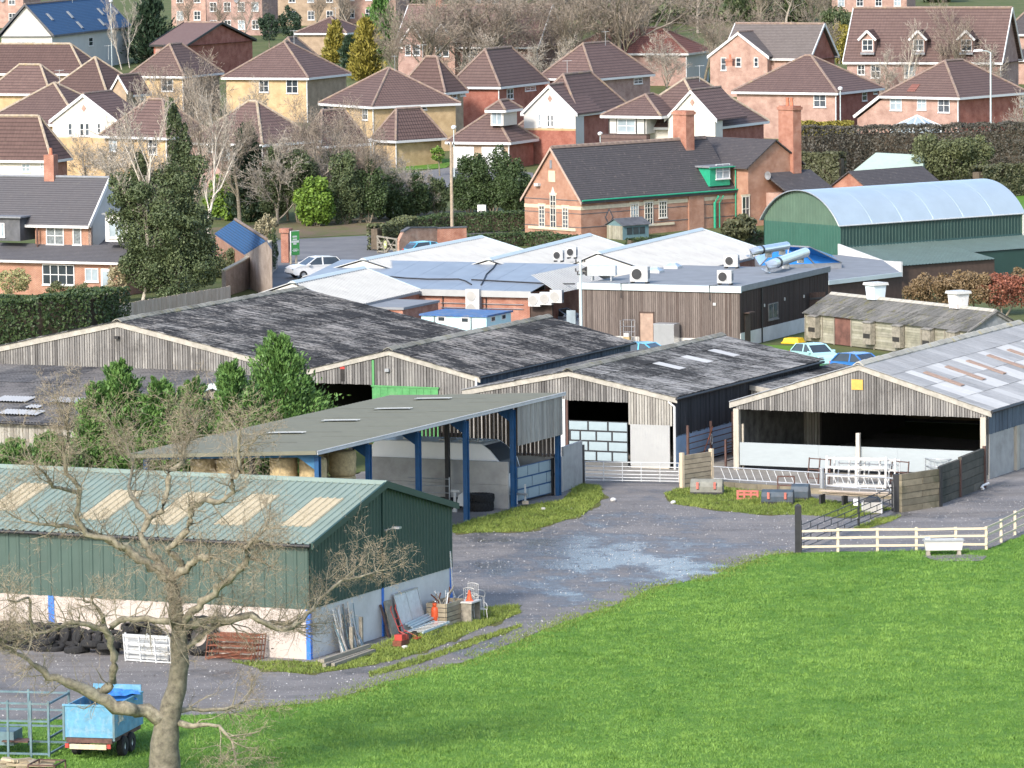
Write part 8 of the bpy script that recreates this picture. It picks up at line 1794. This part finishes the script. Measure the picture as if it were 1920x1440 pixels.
def conifer(name, o, Hh, R, mat, label, group=None, n=9000, size=.22, tip=.10, ragged=.3, low=.0, cat='tree', pw=.72):
    """boughs sweeping up from the stem, each carrying its own sprays of scale leaves"""
    p = thing(name, at(o), label, cat, group); nb = int(60+Hh*9); per = max(20,n//nb); m = MB(); Ps,Ds,Rs = [],[],[]
    for b in range(nb):
        t = (b+rng.random())/nb; t = .02+.96*t; a = rng.random()*2*PI; L = R*(((1-t)**pw)*1.02+.10)*(1+ragged*rng.uniform(-.55,.55)); up = rng.uniform(.45,1.0)+.9*t; h0 = max(.1,t*Hh*.93-L*.25)
        u = rng.random(per)**.65; d = np.array([math.cos(a),math.sin(a),0.]); C = d*(L*u)[:,None]; C[:,2] += h0+L*up*(u**1.6)*.75
        sp = L*(.10+.24*(1-np.abs(u-.6)))*.9; C += rng.normal(size=(per,3))*sp[:,None]*np.array([.62,.62,.5])
        dd = d*rng.uniform(.5,1.0)+np.array([0,0,up*.9]); Ps.append(C); Ds.append(np.tile(dd,(per,1))); Rs.append(np.full(per,rng.uniform(-.18,.22)))
        m.tube([(0,0,h0),tuple(d*L*.5+np.array([0,0,h0+L*up*.25])),tuple(d*L*.9+np.array([0,0,h0+L*up*.62]))],[.03+.02*R*(1-t),.025,.01],4,cap=False)
    P = np.concatenate(Ps); P[:,2] = np.clip(P[:,2],.05,Hh*1.02); D_ = np.concatenate(Ds)+.45*rng.normal(size=(len(P),3)); D_ /= np.linalg.norm(D_,axis=1)[:,None]; k = len(P)
    b_ = np.cross(D_,rng.normal(size=(k,3))); b_ /= np.linalg.norm(b_,axis=1)[:,None]; s_ = size*(.6+.9*rng.random(k))[:,None]; V = np.zeros((k,4,3))
    V[:,0] = P-D_*s_*.6; V[:,1] = P+b_*s_*.34; V[:,2] = P+D_*s_; V[:,3] = P-b_*s_*.34
    tri_cloud('crown', V, mat, .30+np.concatenate(Rs)+.45*(rng.random(k)-.35), p); m.tube([(0,0,0),(0,0,Hh*.5),(0,0,Hh*.95)],[R*.09,R*.06,.03],7); m.obj('trunk','bark',p)
# bare trees: limbs as tubes, twigs as slivers
def grow(mb, tw, p, d, L, r, lv, rs, P):
    n = 4; pts = [p.copy()]; rad = [r]; q = p.copy(); dd = d.copy()
    for i in range(n):
        dd = (dd+Vector((rs.gauss(0,P['wig']),rs.gauss(0,P['wig']),rs.gauss(0,P['wig'])+P['up']))).normalized(); q = q+dd*(L/n); pts.append(q.copy()); rad.append(r*(1-.55*(i+1)/n))
    if r > P['rmin']: mb.tube(pts,rad,6 if r > .1 else 4,cap=False)
    else:
        for a,b,k in zip(pts,pts[1:],range(n)): tw.append((a,b,max(P['tw'],r*(1-.5*k/n))))
    if lv <= 0: return
    nb = P['nb'][lv-1]
    for k in range(nb):
        t = (.25 if lv < P['lv'] else P['first'])+(.98-(.25 if lv < P['lv'] else P['first']))*(k+rs.random())/nb; i = min(n-1,int(t*n)); f = t*n-i; o = pts[i].lerp(pts[i+1],f)
        ax = (pts[i+1]-pts[i]).normalized(); s = ax.orthogonal().normalized(); s.rotate(Matrix.Rotation(rs.random()*6.283,3,ax)); an = RAD(rs.uniform(*P['ang'])); nd = (ax*math.cos(an)+s*math.sin(an)).normalized()
        grow(mb,tw,o,nd,L*rs.uniform(*P['len']),max(.006,rad[i]*rs.uniform(.42,.62)),lv-1,rs,P)
def twig_cloud(name, tw, mat, parent=None):
    A = np.array([t[0] for t in tw]); B = np.array([t[1] for t in tw]); w_ = np.array([t[2] for t in tw])[:,None]; d = B-A; s = np.cross(d,rng.normal(size=d.shape)); s /= np.linalg.norm(s,axis=1)[:,None]+1e-9
    V = np.stack([A-s*w_*.5,A+s*w_*.5,B+s*w_*.3,B-s*w_*.3],1); return tri_cloud(name,V,mat,rng.random(len(V))*.8+.1,parent)
BT = {}
def bare_variant(key, seed, Hh, P, bark, twig):
    rs = random.Random(seed); mb = MB(); tw = []; grow(mb,tw,Vector((0,0,0)),Vector((rs.gauss(0,.05),rs.gauss(0,.05),1)).normalized(),Hh*P['tl'],P['tr'],P['lv'],rs,P)
    me = mb.mesh('bare_limbs_'+key,[bark],smooth=True,uv=False); o = twig_cloud('tmp',tw,twig); td = o.data; bpy.data.objects.remove(o); BT[key] = (me,td)
PB = dict(wig=.16,up=.06,rmin=.03,tw=.03,nb=[7,6,6,9],lv=4,first=.22,ang=(25,62),len=(.42,.66),tl=.62,tr=.20)
bare_variant('broad',3,10,dict(PB),'bark_pale','twig'); bare_variant('broad2',9,10,dict(PB,ang=(20,50),up=.09),'bark','twig')
bare_variant('birch',5,11,dict(PB,ang=(18,40),up=.12,tl=.75,tr=.13,nb=[6,6,6,10],len=(.3,.5)),'birch_bark','twig_grey')
bare_variant('scrub',7,5,dict(PB,ang=(20,55),tl=.5,tr=.08,nb=[6,7,7,9],first=.05,tw=.018),'bark_pale','twig_grey')
def bare(key, px, top, label, group=None, wide=1.0, rz=None, base=None, h0=None, name='bare_tree'):
    o = base or GT(*px); fr = at(o); Hh = fr.hz(top); me,td = BT[key]; h_ref = {'broad':9.2,'broad2':9.6,'birch':11.0,'scrub':5.0}[key]; k = Hh/h_ref
    p = thing(name, fr, label, 'tree', group); p.scale = (k*wide,k*wide,k); p.rotation_euler = (0,0,random.random()*6.28 if rz is None else rz); link('trunk',me,p); link('crown',td,p)
# ------------------------------------------------------------------ planting
# leylandii between the canopy and the lean-to
for k,(px,py,top,R,lab) in enumerate(((178,903,706,1.7,'bright green leylandii with leaning tip at the left of the clump'),(228,900,664,2.2,'tallest bright green leylandii in the left clump'),(300,900,700,2.0,'bushy green leylandii between the two tall ones'),(365,897,700,1.9,'green leylandii touching the canopy roof edge'),(438,893,668,2.2,'dense leylandii beside the tallest spire'),(525,886,612,2.75,'tallest and broadest leylandii against the boarded barn'),(95,915,808,1.6,'low leylandii bush before the white boarded wall'),(25,918,822,1.5,'low dark leylandii at the shed roof end'),(575,880,690,1.4,'short leylandii at the annex corner'))):
    o = G(px,py); conifer('leylandii', o, at(o).hz(top), R, 'leaf_conifer', lab, 'leylandii by the canopy', n=30000 if R > 1.8 else 15000, size=.135, ragged=.55, pw=1.05)
# ivy-clad tree
def ivy_tree():
    o,b = pxblobs((325,566),[(330,505,85,55),(305,440,95,65),(350,440,60,70),(290,375,80,55),(340,340,50,60),(326,255,14,60),(320,210,9,32),(345,275,13,50),(262,320,16,40),(238,355,35,40),(385,490,38,60),(280,500,60,55),(250,420,40,50)]); b = [(c,(r[0],max(.7,r[0]*.75),r[2])) for c,r in b]
    bush('ivy_clad_tree', o, b, 'leaf_ivy', 'tall double-spired tree smothered in dark ivy beside the cottage', 'tree', dens=75, size=.18)
ivy_tree()
bare('birch',(268,566),178,'pale bare tree rising through the ivy-clad tree','bare trees around the estate',.8); bare('birch',(392,470),176,'slender bare tree behind the ivy-clad tree','bare trees around the estate',.8)
# roadside evergreen belt: separate bushes
o = GT(466,415); conifer('dark_cypress', o, at(o).hz(222), 1.9, 'leaf_conifer_dark', 'dark narrow cypress behind the roadside shrubs', n=8000, size=.24)
BU = [((420,412),(420,372,34,42),'leaf_laurel','bright yellow-green laurel behind the blue-tiled outhouse'),((478,415),(478,365,38,52),'leaf_ivy','dark ivy mound behind the pale dead ivy'),((515,418),(515,345,32,68),'leaf_ivy','tall ivy mound left of the bright laurel'),((595,424),(592,378,38,48),'leaf_laurel','big glossy bright laurel above the road verge'),((560,418),(560,330,34,60),'leaf_ivy','dark evergreen mound behind the bright laurel'),((648,420),(648,352,34,66),'leaf_ivy','dark evergreen mound right of the bright laurel'),((690,418),(692,360,34,56),'leaf_hedge','dark holly mound at the thin service pole'),((735,412),(735,368,34,44),'leaf_hedge','dark holly mound beyond the marker post'),((780,408),(780,366,30,42),'leaf_hedge','low dark evergreen by the estate road'),((818,404),(818,366,22,36),'leaf_ivy','ivy mound beside the telegraph pole'),((880,402),(880,350,36,54),'leaf_hedge','dense dark bush left of the school'),((925,402),(925,340,42,60),'leaf_hedge','tallest dense dark bush left of the school'),((968,404),(968,352,36,52),'leaf_hedge','dark bush touching the school gable'),((620,398),(620,318,30,40),'leaf_olive','olive green bush high in the roadside belt')]
for base,bl,mat,lab in BU:
    o,b = pxblobs(base,[bl,(bl[0]-bl[2]*.4,bl[1]+bl[3]*.35,bl[2]*.7,bl[3]*.6),(bl[0]+bl[2]*.45,bl[1]+bl[3]*.3,bl[2]*.65,bl[3]*.65)]); bush('evergreen_bush',o,b,mat,lab,dens=70 if mat != 'leaf_laurel' else 55,size=.19 if mat != 'leaf_laurel' else .28)
for (px,top,key,wd,lab) in ((( 585,408),205,'broad',1.0,'bare spreading tree above the bright laurel'),((450,420),195,'broad2',.9,'bare tree with tangled branches left of the cypress'),((640,412),215,'scrub',1.3,'tangled bare shrub over the dark roadside mounds'),((700,412),255,'scrub',1.2,'pale tangled bare shrub around the thin pole'),((760,400),275,'scrub',1.2,'low pale bare shrub before the yellow garage'),((540,414),230,'broad2',.8,'bare tree behind the ivy mounds'),((355,440),170,'broad2',.8,'bare grey tree behind the ivy spires'),((245,420),190,'scrub',1.4,'wide pale bare shrub behind the cottage roof'),((895,398),300,'scrub',1.0,'wiry bare shrub in front of the garage doors')):
    bare(key,px,top,lab,'bare trees around the estate',wd)
# hedges
hedge([(702,470),(742,464),(770,452)],2.1,1.4,'leaf_olive','clipped ivy hedge rounding the wooden gate',size=.16)
hedge([(770,446),(850,438),(985,432)],1.7,1.5,'leaf_hedge','long clipped hedge running from the gate to the school'); hedge([(835,468),(985,460),(1090,468)],1.1,1.3,'leaf_hedge','low hedge in front of the school gable'); hedge([(1180,470),(1300,462),(1430,455)],1.0,1.2,'leaf_hedge','low hedge behind the white roof wing')
hedge([(-60,655),(60,648),(150,640),(212,628)],3.3,2.6,'leaf_hedge','tall dark clipped hedge in front of the cottage',dens=95,size=.17)
hedge([(1488,345),(1620,338),(1760,336),(1960,330)],5.2,2.2,'leaf_brownhedge','tall brown winter hedge behind the silver barn',dens=75,size=.17,lump=.6); hedge([(1490,270),(1600,268)],2.2,1.0,'leaf_gold','narrow golden-topped hedge beside the salmon brick house',size=.2)
hedge([(1830,372),(1900,366),(1960,362)],2.8,2.0,'leaf_hedge_olive','lower olive hedge by the paddock',size=.2); hedge([(1440,335),(1500,350),(1580,352)],3.2,2.0,'leaf_hedge_olive','olive hedge behind the slate outbuilding',size=.2)
# single shrubs
SH = [((1385,462),[(1385,430,36,26)],'leaf_hedge_olive','spiky olive shrub beside the green downpipes',.35),((1780,352),[(1780,300,62,48),(1745,310,40,36),(1825,300,35,40)],'leaf_olive','large airy olive-green bush with white speckles behind the silver barn',.22),
 ((1755,590),[(1755,545,48,32),(1720,555,32,26)],'leaf_redgreen','reddish green photinia bush before the green lean-to',.16),((1830,590),[(1820,540,50,36),(1790,545,36,30)],'leaf_redgreen','bronze photinia bush between the shed vents',.16),((1880,592),[(1875,548,46,34),(1915,548,30,34)],'leaf_red','red-leaved photinia bush at the end of the mossy shed',.16),((1915,545),[(1912,515,18,14)],'leaf_redgreen','small bronze bush at the green lean-to corner',.16),
 ((40,548),[(40,485,42,22),(65,480,20,16)],'leaf_yellow','yellow flowering forsythia by the cottage wall',.13),((22,565),[(22,528,34,26)],'leaf_variegated','cream variegated shrub below the forsythia',.16),((228,566),[(222,528,24,34),(205,548,20,20)],'leaf_straw','tangled straw-coloured creeper at the cottage door',.2),((110,560),[(112,545,26,14),(150,545,20,16)],'leaf_olive','low green shrub under the cottage bay window',.15),
 ((500,505),[(497,432,24,30),(480,450,20,26)],'leaf_straw','pale dead-topped ivy clump on the garden wall',.2),((440,520),[(440,492,40,26),(415,505,24,22)],'leaf_olive','green ivy bush below the blue-tiled roof',.18),((508,512),[(512,470,10,40)],'leaf_ivy','narrow ivy trailing down the garden wall end',.16),
 ((1170,205),[(1172,163,30,24),(1150,170,20,18)],'leaf_laurel','bright yellow-green conifer bush behind the white gabled house',.24),((1500,235),[(1498,205,38,30),(1478,190,20,24)],'leaf_hedge','dark holly bush beside the tall school chimney',.2),((1572,120),[(1575,85,26,34),(1582,65,18,22)],'leaf_gold','golden green bush beside the tall rose house',.26),((1568,72),[(1570,40,28,34)],'leaf_ivy','dark evergreen above the golden bush',.26),
 ((505,90),[(504,52,20,30)],'leaf_conifer_dark','round dark shrub before the long brown block',.24),((545,86),[(545,45,22,34)],'leaf_conifer_dark','bigger round dark shrub before the long brown block',.24),((825,330),[(822,290,14,16)],'leaf_laurel','small bright bush beside the yellow garage wall',.2),((1790,165),[(1790,100,14,44)],'leaf_ivy','ivy column climbing the tall house front',.22),((45,330),[(45,322,28,9),(82,320,14,8)],'leaf_hedge','clipped dark bushes behind the cottage ridge',.2),((130,325),[(130,300,22,26)],'leaf_ivy','dark bush behind the cottage chimney',.2)]
for base,bl,mat,lab,sz in SH:
    o,b = pxblobs(base,bl); bush('garden_shrub' if 'hedge' not in lab else 'shrub',o,b,mat,lab,dens=80 if sz < .2 else 50,size=sz,trunk=True)
# conifers in the estate
for (px,top,R,mat,lab) in (((628,118),36,1.5,'leaf_gold','small golden conifer beside the dark hip roof'),((688,150),28,2.1,'leaf_gold','tall golden conifer in front of the dark cypress'),((716,110),-18,2.4,'leaf_conifer','tall olive cypress behind the golden conifer'),((660,140),66,1.6,'leaf_conifer_dark','dark conifer between the two golden ones'),((284,118),-14,3.0,'leaf_conifer_dark','dark conifer behind the birch clump'),((330,345),275,1.2,'leaf_ivy','small dark conifer at the ivy tree foot')):
    o = GT(*px); conifer('garden_conifer',o,at(o).hz(top),R,mat,lab,n=7000,size=.32,ragged=.4)
# bare trees in and behind the estate
for (px,top,key,wd,lab) in (((228,130),-10,'birch',.8,'pale white-stemmed birch beside the white house'),((243,128),0,'birch',.7,'second pale birch right of the white house'),((290,112),-20,'birch',.9,'birch clump in front of the dark conifer'),((345,100),10,'birch',.8,'thin birch before the end-gable house'),((425,135),60,'scrub',1.3,'brown bare shrub right of the end-gable house'),((800,125),-10,'broad',1.0,'large bare tree before the big rose house'),((860,118),-20,'broad2',1.1,'wide bare tree right of the bay gables'),((925,110),-30,'birch',1.1,'tall pale bare tree before the rosy roof'),((985,112),-20,'broad',1.1,'dense bare tree at the end of the rosy roof'),((1040,115),-15,'broad2',1.1,'bare tree left of the red roof'),((755,130),20,'broad2',.8,'bare shrubby tree behind the mossy-peaked house'),((1185,110),-60,'broad2',1.3,'thick-trunked bare tree before the red roof'),((1225,100),-70,'broad',1.3,'forked thick-trunked bare tree beside the red roof'),((1260,150),55,'scrub',1.1,'coppiced bare stems beside the pale blue wall'),((1300,150),50,'scrub',1.0,'second clump of coppiced bare stems'),((1400,160),85,'scrub',.9,'small bare tree before the salmon gable'),((1460,105),40,'birch',.8,'thin birch before the grey-tiled roof'),((1500,100),45,'birch',.7,'another thin birch before the grey-tiled roof'),((1690,165),38,'birch',.9,'bare birch in front of the tall rose house'),((1660,160),70,'scrub',.9,'small bare tree beside the tall house windows'),((1780,120),20,'broad2',.8,'bare ivy-footed tree before the white dormer'),((1840,130),60,'scrub',1.2,'bare shrub at the tall house end'),((245,330),140,'birch',.9,'pale bare tree before the yellow brick house'),((300,330),150,'broad2',.8,'bare tree beside the narrow ivy spire'),((400,330),150,'birch',.9,'bare tree between the yellow brick houses'),((590,190),120,'scrub',.9,'bare shrub at the yellow house corner'),((1905,330),150,'scrub',.8,'bare shrub above the brown hedge'),((780,128),-5,'broad2',1.3,'wide bare tree screening the bay gables'),((895,122),-15,'broad',1.3,'broad bare tree screening the rosy roof'),((955,118),-20,'broad2',1.3,'tall bare tree at the rosy roof right half'),((520,420),225,'scrub',1.2,'pale tangled bare shrub between the ivy mounds'),((615,415),200,'broad',.9,'bare tree with fine crown behind the bright laurel'),((675,418),225,'broad2',.8,'bare hedge tree left of the yellow garage'),((730,410),270,'scrub',1.3,'wide bare shrub over the holly mounds'),((800,404),300,'scrub',1.0,'low bare shrub by the telegraph pole'),((160,345),232,'scrub',1.2,'bare shrub behind the cottage chimney'),((205,350),225,'scrub',1.2,'pale bare shrub right of the cottage ridge'),((415,345),215,'scrub',1.2,'bare shrub before the rose brick house'),((330,325),120,'broad',.9,'bare tree between two yellow brick houses'),((475,250),130,'scrub',1.0,'bare shrub at the big yellow house corner'),((655,260),150,'scrub',1.0,'bare shrub below the mossy-peaked roof'),((1100,112),20,'broad',.9,'bare tree against the red roof left end'),((1140,108),-10,'broad2',1.0,'bare tree against the red roof middle'),((1320,105),10,'broad2',1.0,'bare tree left of the grey-tiled roof'),((1350,112),30,'broad',.8,'bare tree at the salmon gable'),((1420,100),15,'broad',.9,'bare tree above the grey-tiled ridge'),((1545,118),25,'broad2',.8,'bare tree between golden bush and shaded gable'),((900,125),40,'scrub',1.4,'bare thicket under the rosy roof'),((1010,128),60,'scrub',1.4,'bare thicket left of the brown hip roof'),((1075,120),50,'scrub',1.3,'bare thicket before the red roof'),((1250,118),40,'scrub',1.3,'bare thicket between the thick trunks'),((405,75),-5,'broad2',.9,'bare tree before the brown brick terrace'),((455,80),-10,'broad',.9,'bare tree left of the round dark shrub'),((590,60),-20,'broad2',.9,'bare tree before the long brown block'),((655,58),-25,'broad',.9,'bare tree before the orange brick house end'),((735,60),-20,'broad2',.9,'bare tree left of the big rose house'),((360,70),-20,'broad2',.8,'bare tree before the tall red flats'),((1560,60),-30,'broad',.8,'bare tree beside the tall house ridge'),((20,345),285,'scrub',.8,'small bare shrub behind the cottage roof')):
    x_,y_ = px
    if 740 < x_ < 1570 and 95 <= y_ <= 135: y_ += 54          # these stand in front of the houses behind the first row
    if 1580 < x_ < 1900 and 100 <= y_ <= 170: y_ = 207
    bare(key,(x_,y_),top,lab,'bare trees around the estate',wd)
# woodland along the top of the picture
WL = []
for k in range(26):
    x = 870+k*29+random.uniform(-8,8); y = random.uniform(30,76); 
    if 1540 < x: y = random.uniform(5,14)
    bare(random.choice(['broad','broad2']),(x,y),-60+random.uniform(-10,25),'bare woodland tree in the belt beyond the estate','woodland trees beyond the estate',1.1)
for k,(x,y,t,r) in enumerate(((1010,40,-25,3.2),(1055,34,-15,3.0),(1100,36,-30,3.4),(1190,55,-10,3.4),(1240,40,-20,3.2),(1290,44,-15,3.6),(1345,40,-20,3.6),(1400,46,-10,3.8),(1440,40,-14,3.2),(1490,40,-8,3.2),(1560,14,-30,3.0),(1760,4,-40,3.0),(560,10,-40,2.6),(770,20,-20,2.6))):
    o = GT(x,y); conifer('woodland_evergreen',o,at(o).hz(t),r,'leaf_ivy','dark rounded evergreen in the woodland belt beyond the estate','woodland evergreens beyond the estate',n=3500,size=.5,ragged=.5)
# ------------------------------------------------------------------ the big oak at the front
def oak():
    o = G(312,1478); Y0 = o.y; p = thing('oak_tree', at(o), 'big gnarled leafless oak with lichen-covered limbs at the field edge', 'tree'); s = prj(o)[2]
    rs = random.Random(21); mb = MB(); br = MB(); tk = MB(); tw = []
    def pt(px,py,dy): return GY(px,py,Y0+dy)-o
    LM = [([(308,1485,36),(309,1440,30),(309,1397,27),(318,1336,21),(331,1290,18),(338,1244,17),(335,1199,16),(333,1159,14),(327,1122,12),(320,1090,10)],0),
     ([(320,1092,10),(293,1067,9),(260,1050,8),(241,1031,7.5),(208,1012,6.5),(165,1000,6),(143,965,5.5),(150,915,5),(125,887,4.5),(120,852,4),(131,820,3.5),(124,800,2.5),(128,775,1.8)],-2.5),
     ([(150,925,4),(125,917,3.5),(100,912,3),(84,885,2.5),(60,868,1.6)],-2.6),
     ([(241,1031,6),(215,1020,5),(180,1000,5),(120,985,4),(90,985,3),(40,975,2)],-1.5),
     ([(318,1086,9),(300,1055,8),(278,1031,7),(262,1000,6),(282,972,6),(304,958,5.5),(315,917,5),(317,885,5),(342,865,4.5),(345,835,4),(366,810,3),(362,785,2)],1.5),
     ([(282,972,5),(262,950,5),(247,930,4),(243,900,3.5),(250,870,2.5),(238,835,2)],2.5),
     ([(318,1084,8),(348,1064,8),(372,1050,7.5),(393,1043,7)],-1),
     ([(348,1064,7),(330,1045,6),(318,1030,6),(345,1005,6),(357,975,5.5),(358,952,5.5),(382,937,5.5),(412,940,5),(435,922,4.5),(436,900,4),(450,878,4),(447,835,3),(452,800,2)],-2),
     ([(335,1175,9),(350,1159,8),(382,1128,7.5),(412,1101,7),(440,1076,6.5),(467,1046,6),(462,1027,5),(475,1012,3),(500,990,2)],-1.5),
     ([(467,1046,4),(490,1052,3),(505,1062,2)],-1.5),
     ([(338,1185,10),(382,1159,8),(428,1165,7),(470,1153,6),(501,1171,5.5),(530,1168,5),(550,1176,4)],1.5),
     ([(470,1155,5),(520,1178,4.5),(548,1178,4.5),(575,1150,4),(600,1125,3.5),(640,1090,3),(675,1083,2.5),(705,1072,1.6)],2.2),
     ([(338,1225,9),(360,1205,6),(395,1180,5),(430,1168,4)],.8),
     ([(312,1350,14),(260,1339,13),(214,1321,12),(171,1299,11),(131,1281,9),(92,1269,7),(61,1244,5),(30,1225,3),(5,1205,2)],-2.5),
     ([(180,1302,9),(197,1293,8.5),(215,1278,8),(211,1238,7.5),(205,1199,7),(196,1177,6.5),(165,1172,5),(137,1165,4),(100,1180,3.5),(60,1190,3)],-3),
     ([(205,1180,6),(220,1165,6),(238,1159,6),(280,1162,6),(318,1165,7)],-.5),
     ([(196,1177,5),(192,1155,4),(178,1135,3),(170,1118,2)],-3.2),
     ([(61,1190,4),(30,1185,4),(10,1200,3),(-15,1190,2)],-3.5),
     ([(60,1180,3.5),(56,1150,3),(55,1120,2.5),(30,1128,2),(15,1125,1.5)],-3.5),
     ([(318,1345,10),(350,1360,6),(385,1360,4),(412,1362,3.5),(435,1390,2.5),(442,1425,1.5)],-1),
     ([(320,1340,8),(360,1330,4),(420,1330,3),(460,1315,1.5)],1.2)]
    def sub(a,d,L,r,lv):
        n = 4; q = a.copy(); dd = d.copy(); pts = [a.copy()]; rr = [r]
        for i in range(n): dd = (dd+Vector((rs.gauss(0,.22),rs.gauss(0,.22),rs.gauss(0,.22)+.05))).normalized(); q = q+dd*L/n; pts.append(q.copy()); rr.append(r*(1-.6*(i+1)/n))
        if r > .010: br.tube(pts,rr,5,cap=False)
        else:
            for u,v,k in zip(pts,pts[1:],range(n)): tw.append((u,v,max(.010,r*1.5*(1-.4*k/n))))
        if lv <= 0: return
        for k in range((5,5,4)[lv-1]):
            i = rs.randrange(0,n) if lv < 3 else min(n-1,k); ax = (pts[i+1]-pts[i]).normalized(); sd = ax.orthogonal().normalized(); sd.rotate(Matrix.Rotation(rs.random()*6.283,3,ax)); an = RAD(rs.uniform(28,75))
            sub(pts[i].lerp(pts[i+1],rs.random()),(ax*math.cos(an)+sd*math.sin(an)).normalized(),L*rs.uniform(.45,.72),max(.006,rr[i]*rs.uniform(.4,.6)),lv-1)
    for li,(L,dy) in enumerate(LM):
        n = len(L); pts = [pt(x,y,dy*(i/(n-1) if li else 0)) for i,(x,y,_) in enumerate(L)]; rad = [w_/s for *_,w_ in L]
        # densify with wobble
        P2,R2 = [],[]
        for i in range(n-1):
            for k in range(3):
                f = k/3; a0,a1 = pts[max(0,i-1)],pts[min(n-1,i+2)]; q = pts[i].lerp(pts[i+1],f); 
                h = f*(1-f)*.25; q = q+(pts[i]-a0)*h*.5-(a1-pts[i+1])*h*.5; j = rad[i]*(.34 if li else .06); q = q+Vector((rs.gauss(0,j),rs.gauss(0,j),rs.gauss(0,j))); P2.append(q); R2.append((rad[i]*(1-f)+rad[i+1]*f)*(rs.uniform(.80,1.18) if li else rs.uniform(.98,1.03)))
        P2.append(pts[-1]); R2.append(rad[-1]); (mb if li else tk).tube(P2,R2,12 if li == 0 else 7)
        if li == 0: st = len(P2)-8
        else: st = max(1,int(len(P2)*.15))
        for i in range(st,len(P2)):
            cnt = (1 if rs.random() < (.7 if li < 13 else .35) else 0) if i < len(P2)*.55 else rs.choice((1,1,2))
            if i == len(P2)-1: cnt = 5
            for _ in range(cnt):
                d0 = (P2[min(i+1,len(P2)-1)]-P2[i-1]).normalized(); sd = d0.orthogonal().normalized(); sd.rotate(Matrix.Rotation(rs.random()*6.283,3,d0)); an = RAD(rs.uniform(25,80)); sub(P2[i],(d0*math.cos(an)+sd*math.sin(an)+Vector((0,0,.15))).normalized(),rs.uniform(.7,1.55)*(1 if i < len(P2)-1 else 1.15),min(.026,R2[i]*.5),3 if i > len(P2)*.35 and (li < 13 or i == len(P2)-1) else 2)
    tk.obj('trunk','bark_trunk',p,smooth=True); mb.obj('limbs','bark_lichen',p,smooth=True,kind='stuff'); br.obj('branches','bark_lichen',p,smooth=True,kind='stuff'); twig_cloud('twigs',tw,'twig_oak',p)['kind'] = 'stuff'
    print('oak twigs',len(tw))
oak()
# ------------------------------------------------------------------ grass
FIELD = TRACK_LOW+[(1850,1031),(1920,1003),(2150,925),(2200,1600),(150,1600),(0,1460),(-60,1400)]
grass('field_grass', FIELD, 420, 'grass_blade', .04,.11,.032,'short bright green pasture grass', cap=620000)
for i,v in enumerate(VERGES): grass('verge_grass', v, 330, 'grass_verge', .05,.17,.04,'rough tufts of verge grass', z=.012, cap=30000, bias=-.05)
# ragged grass creeping over the edge of the track
def edge_grass():
    px = TRACK_LOW[3:]; pts = [G(*q) for q in px]; Q = []
    for a,b in zip(pts,pts[1:]):
        n = int((b-a).length*260); t = rng.random(n); d = (b-a).normalized(); off = rng.normal(0,.55,n)
        Q.append(np.stack([a.x+(b.x-a.x)*t-d.y*off, a.y+(b.y-a.y)*t+d.x*off],1))
    P = np.concatenate(Q); k = vnoise(P,.9,4) > .40; P = P[k]; n = len(P); h = .03+.07*rng.random(n); a = rng.random(n)*6.3; w_ = .035*(.6+.8*rng.random(n)); V = np.zeros((n,3,3)); d = np.stack([np.cos(a),np.sin(a)],1)
    V[:,0,:2] = P-d*w_[:,None]/2; V[:,1,:2] = P+d*w_[:,None]/2; V[:,2,:2] = P+rng.normal(0,.5,(n,2))*h[:,None]; V[:,2,2] = h; V[:,:,2] += .004
    tri_cloud('edge_grass',V,'grass_verge',.2+.6*rng.random(n),kind='stuff',label='ragged grass creeping over the track edge',cat='grass')
edge_grass()
